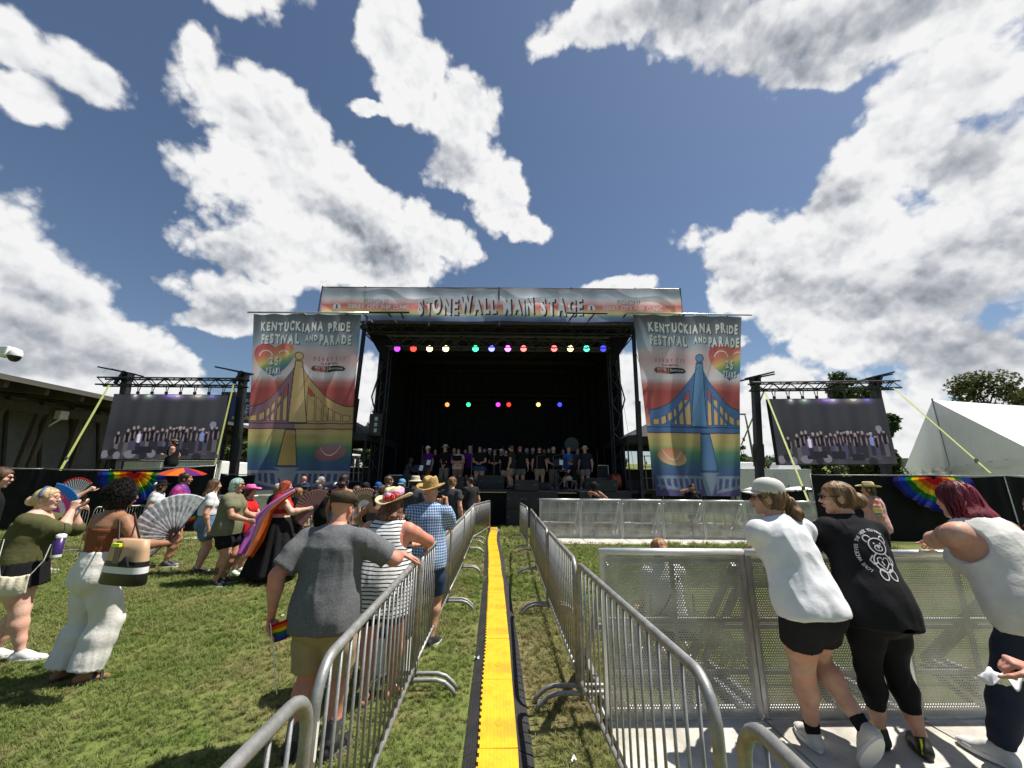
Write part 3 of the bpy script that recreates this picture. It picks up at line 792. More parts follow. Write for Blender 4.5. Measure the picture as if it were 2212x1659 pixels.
                if rng.random() < 0.6: locks.tube([p0, (p0+kn)/2+nrm((p0+kn)/2-P((0, -0.014, 0.034)))*0.016, kn+V(rng.uniform(-.02, .02), 0, rng.uniform(-.02, .02))], [r*0.5, r, r*0.6], 4, False)
                else:
                    b0 = rng.uniform(0, 6); sx = nrm(V(rng.uniform(-1, 1), rng.uniform(-1, 1), rng.uniform(-1, 1))); sy = nrm(np.cross(sx, V(0.3, 1, 0.2)))
                    locks.tube([kn+(sx*math.cos(b0+t*0.7)+sy*math.sin(b0+t*0.7))*0.043*z*vol for t in range(6)], r, 4, False)
                continue
            else:
                p1 = p0+flow*0.02*z+V(0, 0, -0.012*z); locks.tube([p0-flow*0.02*z, p0+nrm(p0-s.hd)*0.002, p1], [r*0.4, r*0.8, r*0.2], 4, False); continue
            pts = []; ph = rng.uniform(0, 6); sdv = nrm(np.cross(bk, V(0, 0, 1)))
            for k in range(9):
                t = k/8; b = (p0*(1-t)**3+3*p1*t*(1-t)**2+3*pm*t*t*(1-t)+e*t**3)
                am = (wave+curl)*t*(2.2 if j % 9 == 0 else 1); fq = 9 if not curl else 20
                pts.append(b+sdv*math.sin(t*fq+ph)*am+bk*math.cos(t*fq+ph)*am*0.7)
            locks.tube(pts, [r*(0.5+1.2*math.sin(math.pi*min(1, t/8*0.9+0.1))) for t in range(9)], 5, False)
        o_ = s.obj('hair', v, q, m)
        if locks.v: locks.build('hair_locks', lockm or m, o_, True)
        return o_
    # ---- hats
    def hatframe(s, p=(0, -0.010, 0.065), tilt=0, roll=0):
        e = bpy.data.objects.new('t', None)
        Fm = s.hF.T @ rotm('X', tilt) @ rotm('Y', roll); c = s.hp_(p); z = s.hs; bpy.data.objects.remove(e)
        return lambda q: c+Fm @ (np.asarray(q, float)*z)
    def hat(s, m, brim=0.10, crown=0.11, r=0.088, curl=0.03, droop=0.0, tilt=6, roll=0, band=None, pinch=0.02, name='hat', flat=0.0, dip=0.0):
        T = s.hatframe((0, -0.012, 0.062), tilt, roll); c = MB(); n = 40
        prof = [(r+brim, 0.0), (r+brim*0.6, -0.004), (r+brim*0.25, -0.002), (r+0.004, 0.004), (r, 0.012), (r*0.97, crown*0.5), (r*0.90, crown*0.86), (r*0.74, crown), (r*0.4, crown*(1-flat*0.1)), (0.001, crown*0.97)]
        for (q, h_) in prof:
            for k in range(n):
                a = 2*math.pi*k/n; x, y = math.cos(a)*q, math.sin(a)*q*1.16; dz = 0
                if q > r: t = (q-r)/brim; dz = curl*t*t*abs(math.cos(a))**1.5-dip*t*abs(math.sin(a))-droop*t
                if h_ > crown*0.6:
                    dz -= pinch*math.exp(-(x/0.028)**2)*(h_/crown)*(1 if flat == 0 else 0)
                    if flat == 0 and y > 0: x *= 1-0.25*y/0.1
                c.v.append(tuple(T((x, y, h_+dz))))
        for i in range(len(prof)-1):
            for k in range(n): k2 = (k+1) % n; c.f.append((i*n+k, i*n+k2, (i+1)*n+k2, (i+1)*n+k))
        o = c.build(name, m, s.root, True); solidify(o, 0.004)
        if band is not None:
            c = MB()
            for (q, h_) in ((r+0.003, 0.006), (r+0.005, 0.018), (r*0.985+0.003, 0.032)):
                for k in range(n): a = 2*math.pi*k/n; c.v.append(tuple(T((math.cos(a)*q, math.sin(a)*q*1.16, h_))))
            for i in (0, 1):
                for k in range(n): k2 = (k+1) % n; c.f.append((i*n+k, i*n+k2, (i+1)*n+k2, (i+1)*n+k))
            solidify(c.build('hat_band', band, o, True), 0.003)
        return o
    def cap(s, m, tilt=4, back=False, peak=0.075, name='cap', z0=0.045):
        T = s.hatframe((0, -0.012, z0), tilt); c = MB(); n = 32; sg = -1 if back else 1
        prof = [(1.0, 0.0), (1.0, 0.02), (0.97, 0.05), (0.86, 0.076), (0.66, 0.095), (0.36, 0.107), (0.01, 0.111)]
        for (q, h_) in prof:
            for k in range(n):
                a = 2*math.pi*k/n; c.v.append(tuple(T((math.cos(a)*q*0.087, math.sin(a)*q*0.106, h_))))
        for i in range(len(prof)-1):
            for k in range(n): k2 = (k+1) % n; c.f.append((i*n+k, i*n+k2, (i+1)*n+k2, (i+1)*n+k))
        o = c.build(name, m, s.root, True); solidify(o, 0.003)
        c = MB()
        def fn(u, t):
            a = (u-0.5)*2.3; x = math.sin(a)*(0.083+0.0*t); y = math.cos(a)*(0.100)+t*peak*math.cos(a*0.9)
            return T((x*(1+0.05*t), sg*y, 0.004-0.018*t-0.09*abs(x)*abs(x)/0.083*1.2))
        c.sheet(fn, 16, 5); solidify(c.build('peak', m, o, True), 0.004)
        c = MB(); c.tube([T((0.006*math.cos(a), 0.006*math.sin(a), 0.112)) for a in (0, 1.5, 3, 4.5)], 0.003, 5); c.build('button', m, o)
        return o
    def flatcap(s, m):
        T = s.hatframe((0, -0.012, 0.040), -4); c = MB(); n = 36
        prof = [(0.95, -0.004), (1.0, 0.012), (1.13, 0.030), (1.14, 0.045), (1.0, 0.066), (0.75, 0.082), (0.4, 0.091), (0.01, 0.094)]
        for (q, h_) in prof:
            for k in range(n):
                a = 2*math.pi*k/n; y = math.sin(a)*q*0.108; sl = -max(0, y)*0.28*(h_/0.09)
                gore = 0.0015*abs(math.sin(a*4))
                c.v.append(tuple(T((math.cos(a)*q*(0.089-gore), y+0.01*(q > 1), h_+sl))))
        for i in range(len(prof)-1):
            for k in range(n): k2 = (k+1) % n; c.f.append((i*n+k, i*n+k2, (i+1)*n+k2, (i+1)*n+k))
        o = c.build('flat_cap', m, s.root, True); solidify(o, 0.004)
        c = MB(); c.sheet(lambda u, t: T((math.sin((u-.5)*2.2)*0.08, math.cos((u-.5)*2.2)*0.10+t*0.05, 0.004-0.012*t)), 14, 4); solidify(c.build('peak', m, o, True), 0.005)
        c = MB(); c.tube([T((0.005*math.cos(a), 0.005*math.sin(a), 0.096)) for a in (0, 1.5, 3, 4.5)], 0.005, 6); c.build('button', m, o, True)
        return o
    def glasses(s, m=None, dark=True, col=(0.01, 0.01, 0.01), up=0.0):
        c = MB(); z = s.hs; P = lambda p: s.hp_((p[0], p[1]-up*0.35, p[2]+up))
        fm = M('frame_%02d%02d%02d' % tuple(int(q*99) for q in col), col, 0.3)
        for sg in (-1, 1):
            ring = [P((sg*0.033+0.023*math.cos(a), 0.103-0.004*math.cos(a)*sg*0, 0.012+0.018*math.sin(a))) for a in np.linspace(0, 2*math.pi, 13)[:-1]]
            c.tube(ring, 0.0022*z, 5, closed=True); c.tube([P((sg*0.056, 0.101, 0.018)), P((sg*0.079, 0.06, 0.016)), P((sg*0.080, 0.0, 0.010))], 0.0024*z, 5)
        c.tube([P((-0.011, 0.104, 0.016)), P((0.011, 0.104, 0.016))], 0.0022*z, 5)
        o = c.build('glasses', fm, s.root)
        l = MB()
        for sg in (-1, 1): l.poly([P((sg*0.033+0.023*math.cos(a), 0.1025, 0.012+0.018*math.sin(a))) for a in np.linspace(0, 2*math.pi, 13)[:-1]])
        l.build('lens', M('dark_lens', (0.008, 0.008, 0.01), 0.08) if dark else M('clear_lens', (0.5, 0.5, 0.5), 0.1, alpha=None), o) if dark else None
        return o
def skinmat(name, col, red=0.12):
    c2 = (min(1, col[0]*1.08), col[1]*(1-red), col[2]*(1-red*1.3))
    return M('skin_'+name, col, 0.52, col2=c2, c2scale=5, c2=(0.40, 0.62), var=0.13, vscale=14, bump=0.25, bscale=70, spec=0.3, sub=0.06)
SKIN = dict(light=skinmat('light', (0.56, 0.335, 0.235)), pale=skinmat('pale', (0.64, 0.41, 0.31)), red=skinmat('sunburnt', (0.55, 0.27, 0.19), 0.2), tan=skinmat('tan', (0.40, 0.215, 0.135)),
            brown=skinmat('brown', (0.30, 0.155, 0.085)), dark=skinmat('dark', (0.085, 0.042, 0.025)), mid=skinmat('mid', (0.47, 0.27, 0.175)))
EYEM = M('eyeball', (0.16, 0.13, 0.11), 0.15)
def hairmat(name, c, c2, s=14.0):
    return M('hair_'+name, c, 0.5 if name != 'black' else 0.85, col2=c2, c2scale=s, c2=(0.42, 0.6), var=0.25, vscale=30, bump=0.6, bscale=60, spec=0.35, stretch=(1, 1, 0.25))
HAIR = dict(brown=hairmat('brown', (0.055, 0.028, 0.015), (0.14, 0.075, 0.038)), dark=hairmat('dark', (0.012, 0.008, 0.006), (0.035, 0.02, 0.013)), blonde=hairmat('blonde', (0.40, 0.27, 0.13), (0.62, 0.47, 0.27)),
            honey=hairmat('honey', (0.10, 0.055, 0.025), (0.34, 0.20, 0.09)), red=hairmat('red', (0.26, 0.035, 0.015), (0.42, 0.08, 0.03)), wine=hairmat('wine', (0.055, 0.008, 0.010), (0.23, 0.022, 0.038), 6),
            green=hairmat('green', (0.18, 0.33, 0.27), (0.50, 0.60, 0.50)), grey=hairmat('grey', (0.28, 0.27, 0.25), (0.55, 0.54, 0.50)), auburn=hairmat('auburn', (0.09, 0.035, 0.018), (0.26, 0.11, 0.05)), black=hairmat('black', (0.005, 0.004, 0.004), (0.011, 0.008, 0.006)))
# ================================================================ painted cloth and screens (flat print as a colour layer)
def printmat(name, rough=0.8, trans=0.0, emit=0.0, fold=0.0):
    m = bpy.data.materials.new(name); m.use_nodes = True; nt = m.node_tree; b = nt.nodes['Principled BSDF']; L = nt.links.new
    a = nt.nodes.new('ShaderNodeAttribute'); a.attribute_name = 'Col'
    b.inputs['Roughness'].default_value = rough; b.inputs['Specular IOR Level'].default_value = 0.2
    if emit > 0:
        b.inputs['Base Color'].default_value = (0.01, 0.01, 0.012, 1); L(a.outputs['Color'], b.inputs['Emission Color']); b.inputs['Emission Strength'].default_value = emit
    else: L(a.outputs['Color'], b.inputs['Base Color'])
    if fold > 0:
        n = nt.nodes.new('ShaderNodeTexNoise'); n.inputs['Scale'].default_value = 3.0; n.inputs['Detail'].default_value = 6
        tc = nt.nodes.new('ShaderNodeTexCoord'); L(tc.outputs['Object'], n.inputs['Vector'])
        bn = nt.nodes.new('ShaderNodeBump'); bn.inputs['Strength'].default_value = fold; bn.inputs['Distance'].default_value = 0.06; L(n.outputs[0], bn.inputs['Height']); L(bn.outputs[0], b.inputs['Normal'])
    if trans > 0:
        out = nt.nodes['Material Output']; t = nt.nodes.new('ShaderNodeBsdfTranslucent'); mx = nt.nodes.new('ShaderNodeMixShader'); mx.inputs[0].default_value = trans
        L(a.outputs['Color'], t.inputs[0]); L(b.outputs[0], mx.inputs[1]); L(t.outputs[0], mx.inputs[2]); L(mx.outputs[0], out.inputs[0])
    return m
def painted(name, S, img, m, parent=None):
    """S(u,v) with v downwards; img = rows from the top, linear colour"""
    h, w = img.shape[:2]
    U, Vv = np.meshgrid(np.arange(w)/(w-1), np.arange(h)/(h-1)); P = S(U.ravel(), Vv.ravel())
    i = np.arange(h*w).reshape(h, w); q = np.stack([i[:-1, :-1], i[1:, :-1], i[1:, 1:], i[:-1, 1:]], -1).reshape(-1, 4)
    me = mkmesh(name, P, q, True); ca = me.color_attributes.new('Col', 'FLOAT_COLOR', 'POINT')
    c = np.ones((h*w, 4), dtype=np.float32); c[:, :3] = img.reshape(-1, 3); ca.data.foreach_set('color', c.ravel())
    return obj(name, me, m, parent)
def lin(c): return np.array(srgb(*c))
def ramp(t, stops):
    ts = [s_[0] for s_ in stops]; cs = np.array([lin(s_[1]) for s_ in stops])
    return np.stack([np.interp(t, ts, cs[:, k]) for k in range(3)], -1)
def inpoly(X, Y, pts):
    r = np.zeros(X.shape, bool); n = len(pts)
    for i in range(n):
        x1, y1 = pts[i]; x2, y2 = pts[(i+1) % n]
        if y1 == y2: continue
        c = ((Y < y1) != (Y < y2)) & (X < (x2-x1)*(Y-y1)/(y2-y1)+x1); r ^= c
    return r
def edge(X, Y, pts, w, closed=True):
    r = np.zeros(X.shape, bool); n = len(pts)
    for i in range(n if closed else n-1):
        x1, y1 = pts[i]; x2, y2 = pts[(i+1) % n]; dx, dy = x2-x1, y2-y1; t = np.clip(((X-x1)*dx+(Y-y1)*dy)/(dx*dx+dy*dy+1e-9), 0, 1)
        r |= ((X-x1-t*dx)**2+(Y-y1-t*dy)**2) < w*w
    return r
# ---- lettering
_gl = {}
def glyph(ch, bold=0.0):
    k = (ch, round(bold, 3))
    if k not in _gl:
        cu = bpy.data.curves.new('g', 'FONT'); cu.body = ch; cu.size = 1.0; cu.offset = bold; cu.resolution_u = 3
        o = bpy.data.objects.new('g', cu); COL.objects.link(o); bpy.context.view_layer.update()
        me = bpy.data.meshes.new_from_object(o.evaluated_get(bpy.context.evaluated_depsgraph_get()))
        v = [(q.co.x, q.co.y) for q in me.vertices]; f = [tuple(p.vertices) for p in me.polygons]
        bpy.data.objects.remove(o); bpy.data.meshes.remove(me)
        if v: x0 = min(q[0] for q in v); x1 = max(q[0] for q in v); v = [(q[0]-x0, q[1]) for q in v]
        else: x0, x1 = 0, 0.3
        _gl[k] = (v, f, x1-x0)
    return _gl[k]
def text_shape(txt, height, bold=0.02, sx=0.9, gap=0.10, jit=0.0, seed=1, align='c', width=None):
    """2D outline faces of a line of writing, baseline at 0"""
    rng = random.Random(seed); x = 0; out = []; pv = ''; hh = height/0.72
    for ch in txt:
        if ch == ' ': x += 0.46*sx; continue
        v, f, w = glyph(ch, bold); a = rng.uniform(-1, 1)*jit; sy = 1+rng.uniform(-1, 1)*jit*1.2; dy = rng.uniform(-1, 1)*jit*0.4
        if out and pv+ch in ('WA', 'LA', 'AV', 'VA', 'PA', 'FE', 'TO'): x -= gap*0.7
        if out and 'i' in pv+ch: x -= gap*0.45
        pv = ch
        out.append(([((x+(p[0]*sx*math.cos(a)-p[1]*math.sin(a))), (p[0]*math.sin(a)+p[1]*sy*math.cos(a)+dy)) for p in v], f)); x += w*sx+gap
    x -= gap; k = hh if width is None else hh
    kx = hh if width is None else width/x
    x0 = -x*kx/2 if align == 'c' else 0
    return [([(x0+p[0]*kx, p[1]*k) for p in v], f) for v, f in out]
def print_text(img, shapes, fx, col, k=1.0):
    '''prints flat letter shapes into the colour rows; fx gives column and row (as floats) of a letter point'''
    h, w = img.shape[:2]; col = np.asarray(col)
    for v, f in shapes:
        P = np.array([fx(*q) for q in v]); x0, y0 = np.floor(P.min(0)).astype(int)-1; x1, y1 = np.ceil(P.max(0)).astype(int)+2
        x0, y0, x1, y1 = max(x0, 0), max(y0, 0), min(x1, w), min(y1, h)
        if x1 <= x0 or y1 <= y0: continue
        o = (np.arange(3)-1)/3; X = (np.arange(x0, x1)[:, None]+o).ravel(); Y = (np.arange(y0, y1)[:, None]+o).ravel(); X, Y = np.meshgrid(X, Y); m = np.zeros(X.shape, bool)
        for q in f: m |= inpoly(X, Y, [tuple(P[i]) for i in q])
        c = m.reshape(y1-y0, 3, x1-x0, 3).mean((1, 3))[..., None]*k; img[y0:y1, x0:x1] = img[y0:y1, x0:x1]*(1-c)+col*c
def put_text(name, shapes, place, m, parent):
    mb = MB()   # print
    for v, f in shapes: mb.add([place(*p) for p in v], f)
    return mb.build(name, m, parent)
INKW = M('white_ink', (0.85, 0.85, 0.85), 0.7, trans=0.4); INKD = M('dark_ink', (0.035, 0.035, 0.045), 0.7); INKR = M('red_ink', (0.45, 0.10, 0.07), 0.7); INKK = M('grey_ink', (0.22, 0.21, 0.23), 0.7)

# ================================================================ ground
def ground_material(blade=False):
    m = bpy.data.materials.new('grass_blades' if blade else 'lawn_soil'); m.use_nodes = True; nt = m.node_tree; b = nt.nodes['Principled BSDF']; L = nt.links.new; new = smooth_nodes(nt)
    g = new('ShaderNodeNewGeometry')
    def noise(s, d, dist=0):
        n = new('ShaderNodeTexNoise'); n.inputs['Scale'].default_value = s; n.inputs['Detail'].default_value = d; n.inputs['Distortion'].default_value = dist; L(g.outputs['Position'], n.inputs['Vector']); return n.outputs[0]
    def rg(v, a, c, lo=0., hi=1.):
        n = new('ShaderNodeMapRange'); n.inputs[1].default_value = a; n.inputs[2].default_value = c; n.inputs[3].default_value = lo; n.inputs[4].default_value = hi; L(v, n.inputs[0]); return n.outputs[0]
    def mix(f, a, c, mode='MIX'):
        n = new('ShaderNodeMix', data_type='RGBA', blend_type=mode); L(f, n.inputs[0]) if not isinstance(f, float) else None
        if isinstance(f, float): n.inputs[0].default_value = f
        for i, q in ((6, a), (7, c)):
            if isinstance(q, tuple): n.inputs[i].default_value = (*q, 1)
            else: L(q, n.inputs[i])
        return n.outputs[2]
    # worn patch between the ramp and the right-hand barricades
    sep = new('ShaderNodeSeparateXYZ'); L(g.outputs['Position'], sep.inputs[0])
    def mth(op, a, c=0.0):
        n = new('ShaderNodeMath', operation=op)
        for i, q in enumerate((a, c)):
            if isinstance(q, (int, float)): n.inputs[i].default_value = q
            else: L(q, n.inputs[i])
        return n.outputs[0]
    dx = mth('DIVIDE', mth('SUBTRACT', sep.outputs[0], 0.55), 0.75); dy = mth('DIVIDE', mth('SUBTRACT', sep.outputs[1], 4.6), 2.2)
    worn = rg(mth('ADD', mth('MULTIPLY', dx, dx), mth('MULTIPLY', dy, dy)), 0.2, 1.3, 0.85, 0.0)
    dry = mth('ADD', rg(noise(0.75, 6, 0.3), 0.45, 0.66), worn)
    dry = mth('MULTIPLY', mth('ADD', dry, rg(noise(5.0, 3), 0.45, 0.7, 0, 0.5)), 0.62)
    gr = mix(rg(noise(1.7, 5), 0.38, 0.62), (0.128, 0.190, 0.038), (0.200, 0.250, 0.064)) if blade else mix(rg(noise(1.7, 5), 0.38, 0.62), (0.100, 0.142, 0.031), (0.155, 0.186, 0.050))
    dc = (0.30, 0.255, 0.115) if blade else (0.19, 0.15, 0.075)
    if blade:
        oi = new('ShaderNodeObjectInfo'); gr = mix(rg(oi.outputs['Random'], 0, 1), gr, mix(0.5, gr, (0.20, 0.24, 0.07)))
        dryr = mth('MULTIPLY', dry, rg(oi.outputs['Random'], 0.0, 1.0, 0.55, 1.35))
        c = mix(dryr, gr, dc)
    else:
        dryr = dry; c = mix(dryr, gr, dc)
        fine = rg(noise(60.0, 4), 0.3, 0.7, 0.55, 1.35); c = mix(1.0, c, fine, 'MULTIPLY')
    for n in nt.nodes:
        if n.type == 'MIX' and n.blend_type == 'MIX': n.clamp_factor = True
    L(c, b.inputs['Base Color']); b.inputs['Roughness'].default_value = 0.75 if blade else 0.95; b.inputs['Specular IOR Level'].default_value = 0.25 if blade else 0.1
    if blade:
        out = nt.nodes['Material Output']; t = new('ShaderNodeBsdfTranslucent'); mx = new('ShaderNodeMixShader'); mx.inputs[0].default_value = 0.3; L(c, t.inputs[0]); L(b.outputs[0], mx.inputs[1]); L(t.outputs[0], mx.inputs[2]); L(mx.outputs[0], out.inputs[0])
    return m
GM, BM = ground_material(), ground_material(True)
g = MB(); g.poly([(-3000, -3000, 0), (3000, -3000, 0), (3000, 3000, 0), (-3000, 3000, 0)]); tag(g.build('ground', GM), kind='structure')
def ramp_x(y):
    P = RAMP_PTS
    return float(np.interp(y, [p[1] for p in P], [p[0] for p in P]))
RAMP_PTS = [tuple(gnd(*p)) for p in ((1078, 1659), (1076, 1560), (1075, 1400), (1071.5, 1263), (1067, 1200), (1063.5, 1174), (1064.5, 1162), (1067, 1150), (1067.5, 1141))]
RAMP_PTS = [(RAMP_PTS[0][0]+0.02, 0.3, 0), *RAMP_PTS]
def lawn():
    rng = np.random.default_rng(3); tufts = bpy.data.collections.new('tuft_kinds')
    for t in range(4):
        mb = MB(); r = random.Random(t)
        for k in range(15):
            a = r.uniform(0, 6.28); o_ = r.uniform(0, 0.022); h = r.uniform(0.022, 0.052)*(0.7 if t == 3 else 1); w = r.uniform(0.0014, 0.0026); ln = r.uniform(0.015, 0.06)*(1.7 if t == 3 else 1)
            x, y = math.cos(a)*o_, math.sin(a)*o_; b = r.uniform(0, 6.28); dx, dy = math.cos(b), math.sin(b); px_, py_ = -dy*w, dx*w
            p = [(x, y, 0), (x+dx*ln*.35, y+dy*ln*.35, h*.65), (x+dx*ln, y+dy*ln, h)]
            mb.add([(p[0][0]-px_, p[0][1]-py_, 0), (p[0][0]+px_, p[0][1]+py_, 0), (p[1][0]+px_*.9, p[1][1]+py_*.9, p[1][2]), (p[1][0]-px_*.9, p[1][1]-py_*.9, p[1][2]), p[2]], [(0, 1, 2, 3), (3, 2, 4)])
        me = mkmesh('tuft', mb.v, mb.f); me.materials.append(BM); o = bpy.data.objects.new('tuft', me); tufts.objects.link(o)
    pts, scs = [], []
    for (x0, x1, y0, y1, dens, sc) in ((-5.2, 1.9, 1.0, 4.4, 1700, 0.85), (-8.5, 2.6, 4.4, 7.5, 800, 1.1), (-13, 5.5, 7.5, 11.5, 300, 1.6), (-17, 11, 11.5, 17.0, 110, 2.3)):
        n = int((x1-x0)*(y1-y0)*dens); P = np.stack([rng.uniform(x0, x1, n), rng.uniform(y0, y1, n)], 1)
        # only what the camera can see, with a margin for other viewpoints
        P = P[(np.abs(P[:, 0]) < 1.75*P[:, 1]+2.0)]
        rx = np.interp(P[:, 1], [p[1] for p in RAMP_PTS], [p[0] for p in RAMP_PTS]); keep = np.abs(P[:, 0]-rx) > 0.25
        keep &= ~((P[:, 0] > 0.68) & (P[:, 1] < 3.98)); keep &= ~((P[:, 0] > 0.82) & (P[:, 1] > 12.2) & (P[:, 1] < 14.5)); keep &= ~((P[:, 1] > 13.2) & (P[:, 0] < -1.7) & (P[:, 1] < 14.6))
        n_ = vnoise(np.c_[P*0.9, np.zeros(len(P))]); keep &= rng.random(len(P)) < np.clip(0.80+n_*0.5, 0.3, 1)
        P = P[keep]; pts.append(P); scs.append(sc*rng.uniform(0.6, 1.35, len(P))*(1+0.25*n_[keep]))
    P = np.concatenate(pts); S = np.concatenate(scs); me = bpy.data.meshes.new('grass'); me.vertices.add(len(P))
    me.vertices.foreach_set('co', np.c_[P, np.zeros(len(P))].astype(np.float32).ravel())
    a = me.attributes.new('sc', 'FLOAT', 'POINT'); a.data.foreach_set('value', S.astype(np.float32))
    a = me.attributes.new('rt', 'FLOAT_VECTOR', 'POINT'); rt = np.c_[rng.uniform(-.25, .25, len(P)), rng.uniform(-.25, .25, len(P)), rng.uniform(0, 6.28, len(P))].astype(np.float32); a.data.foreach_set('vector', rt.ravel())
    o = obj('grass', me); tag(o, 'short green lawn with dry straw patches trodden by the crowd', 'grass', kind='stuff')
    ng = bpy.data.node_groups.new('lawn', 'GeometryNodeTree'); ng.interface.new_socket('Geometry', in_out='INPUT', socket_type='NodeSocketGeometry'); ng.interface.new_socket('Geometry', in_out='OUTPUT', socket_type='NodeSocketGeometry')
    N = ng.nodes.new; L = ng.links.new; gi, go = N('NodeGroupInput'), N('NodeGroupOutput'); ip = N('GeometryNodeInstanceOnPoints'); ci = N('GeometryNodeCollectionInfo')
    ci.inputs['Collection'].default_value = tufts; ci.inputs['Separate Children'].default_value = True; ci.inputs['Reset Children'].default_value = True; ip.inputs['Pick Instance'].default_value = True
    s1 = N('GeometryNodeInputNamedAttribute'); s1.data_type = 'FLOAT'; s1.inputs[0].default_value = 'sc'; s2 = N('GeometryNodeInputNamedAttribute'); s2.data_type = 'FLOAT_VECTOR'; s2.inputs[0].default_value = 'rt'
    L(gi.outputs[0], ip.inputs['Points']); L(ci.outputs[0], ip.inputs['Instance']); L(s2.outputs[0], ip.inputs['Rotation']); L(s1.outputs[0], ip.inputs['Scale']); L(ip.outputs[0], go.inputs[0])
    md = o.modifiers.new('tufts', 'NODES'); md.node_group = ng
lawn()

# ================================================================ stage
SX, SY, DK = -0.62, 17.0, 1.43     # centre line, front edge, deck height
def truss(mb, a, b, w=0.3, h=0.3, r=0.025, step=0.45, up=(0, 0, 1)):
    a, b = Vector(a), Vector(b); d = (b-a).normalized(); L = (b-a).length; up = Vector(up); x = d.cross(up).normalized(); z = x.cross(d)
    c = [(x*sx*w/2+z*sz*h/2) for sx, sz in ((-1, -1), (1, -1), (1, 1), (-1, 1))]
    for q in c: mb.tube([a+q, b+q], r, 6)
    n = max(2, int(L/step)); 
    for k in range(n):
        p, q = a+d*(L*k/n), a+d*(L*(k+1)/n)
        for i in range(4):
            j = (i+1) % 4; mb.tube([p+c[i], q+c[j]] if k % 2 else [p+c[j], q+c[i]], r*0.55, 4, False)
    return mb
def stage():
    st = empty('stage', (SX, SY, 0), 0, 'large black mobile concert stage with flat roof, dark curtains and lighting trusses', 'stage')
    P = lambda n, mb, m=BLK, sm=False: mb.build(n, m, st, sm)
    # local coordinates: x from the centre line, y from the front edge
    P('deck', MB().box((0, 3.6, DK-0.06), (13.0, 7.2, 0.12)), M('stage_deck', (0.022, 0.022, 0.024), 0.6, var=0.4, vscale=2, bump=0.2))
    sk = MB(); sk.sheet(lambda u, t: (-6.5+13*u, 0.02-0.05*math.sin(u*95+2*math.sin(u*13))*t-0.02, (DK-0.13)*(1-t)), 260, 3); P('deck_skirt', sk, BLKF, True)
    P('deck_edge', MB().box((0, -0.03, DK-0.05), (13.0, 0.04, 0.10)))
    # roof
    zf = at(1078, 704, SY).z
    P('roof', MB().box((0, 3.3, zf+0.22), (12.85, 6.7, 0.25)).box((0, 3.3, zf+0.40), (12.2, 6.2, 0.12)), M('roof_vinyl', (0.02, 0.02, 0.022), 0.7, var=0.2))
    fb = MB().box((0, -0.06, zf+0.12), (12.9, 0.10, 0.14)); P('front_beam', fb, M('dark_metal', (0.10, 0.10, 0.11), 0.4, 0.6, var=0.2))
    for y in (0.15, 2.4, 4.6, 6.5): P('roof_truss', truss(MB(), (-6.2, y, zf-0.15), (6.2, y, zf-0.15), 0.3, 0.4, 0.025, 0.5))
    for x in (-6.1, 6.1): P('side_truss', truss(MB(), (x, 0.1, zf-0.15), (x, 6.6, zf-0.15), 0.3, 0.4, 0.03, 0.5))
    # haunches from the roof corners to the columns
    for sg in (-1, 1):
        P('haunch', MB().poly([(sg*6.3, 0.3, zf-0.05), (sg*5.35, 0.9, zf-1.7), (sg*5.2, 0.9, zf-1.7), (sg*4.9, 0.9, zf-0.1)]), BLKF)
        P('column', truss(MB(), (sg*5.45, 1.0, DK), (sg*5.45, 1.0, zf-0.3), 0.42, 0.42, 0.035, 0.6, up=(0, 1, 0)))
        P('mast', MB().beam((sg*6.15-0.12, -0.12, 0.1), (sg*6.15, -0.12, zf-0.05), 0.14, 0.14).beam((sg*6.15-0.1, -0.12, 2.2), (sg*6.15-0.02, -0.12, 5.2), 0.19, 0.19).box((sg*6.15, -0.12, zf-0.2), (0.3, 0.3, 0.18)))
        P('brace', MB().tube([(sg*5.5, 0.9, zf-1.5), (sg*5.75, 0.5, zf-3.3), (sg*5.4, 0.9, DK+2.6)], 0.035, 6).tube([(sg*5.5, 0.6, zf-1.5), (sg*6.0, 0.3, DK)], 0.008, 4))
        w = MB(); w.sheet(lambda u, t: (sg*(5.75+0.05*math.sin(u*60)), 1.0+5.6*u, DK+(zf-DK+0.2)*t), 60, 2); P('side_curtain', w, BLKF, True)
        P('stay_cable', MB().tube([(sg*6.15, -0.1, zf-1.0), (sg*6.5, 0.1, zf-2.2), (sg*7.0, 0.3, zf-2.5)], 0.012, 5))
    w = MB(); w.sheet(lambda u, t: (-5.9+11.8*u, 6.45+0.05*math.sin(u*170+3*math.sin(u*9)), DK+(zf-DK+0.3)*t), 240, 2); P('back_curtain', w, BLKF, True)
    # lighting truss hung at the front
    a, b = at(838, 727, SY+0.5), at(1315, 727, SY+0.5); a0, b0 = at(838, 751, SY+0.5), at(1315, 751, SY+0.5)
    zc = (a.z+a0.z)/2-0.02; hh = a.z-a0.z; lt = MB(); xa, xb = a.x-SX, b.x-SX; n = 3
    for k in range(n):
        truss(lt, (xa+(xb-xa)*k/n+0.06, 0.5, zc), (xa+(xb-xa)*(k+1)/n-0.06, 0.5, zc), 0.4, hh*0.88, 0.028, 0.42)
    truss(lt, (xa, 0.5, zc-0.0), (xb, 0.5, zc), 0.5, hh, 0.02, 0.9)
    P('lighting_truss', lt, M('truss_metal', (0.09, 0.09, 0.095), 0.4, 0.6, var=0.3))
    P('rear_truss', truss(MB(), (-4.6, 5.9, at(1080, 868, SY+5.9).z+0.25), (4.6, 5.9, at(1080, 868, SY+5.9).z+0.25), 0.3, 0.3, 0.02, 0.5))
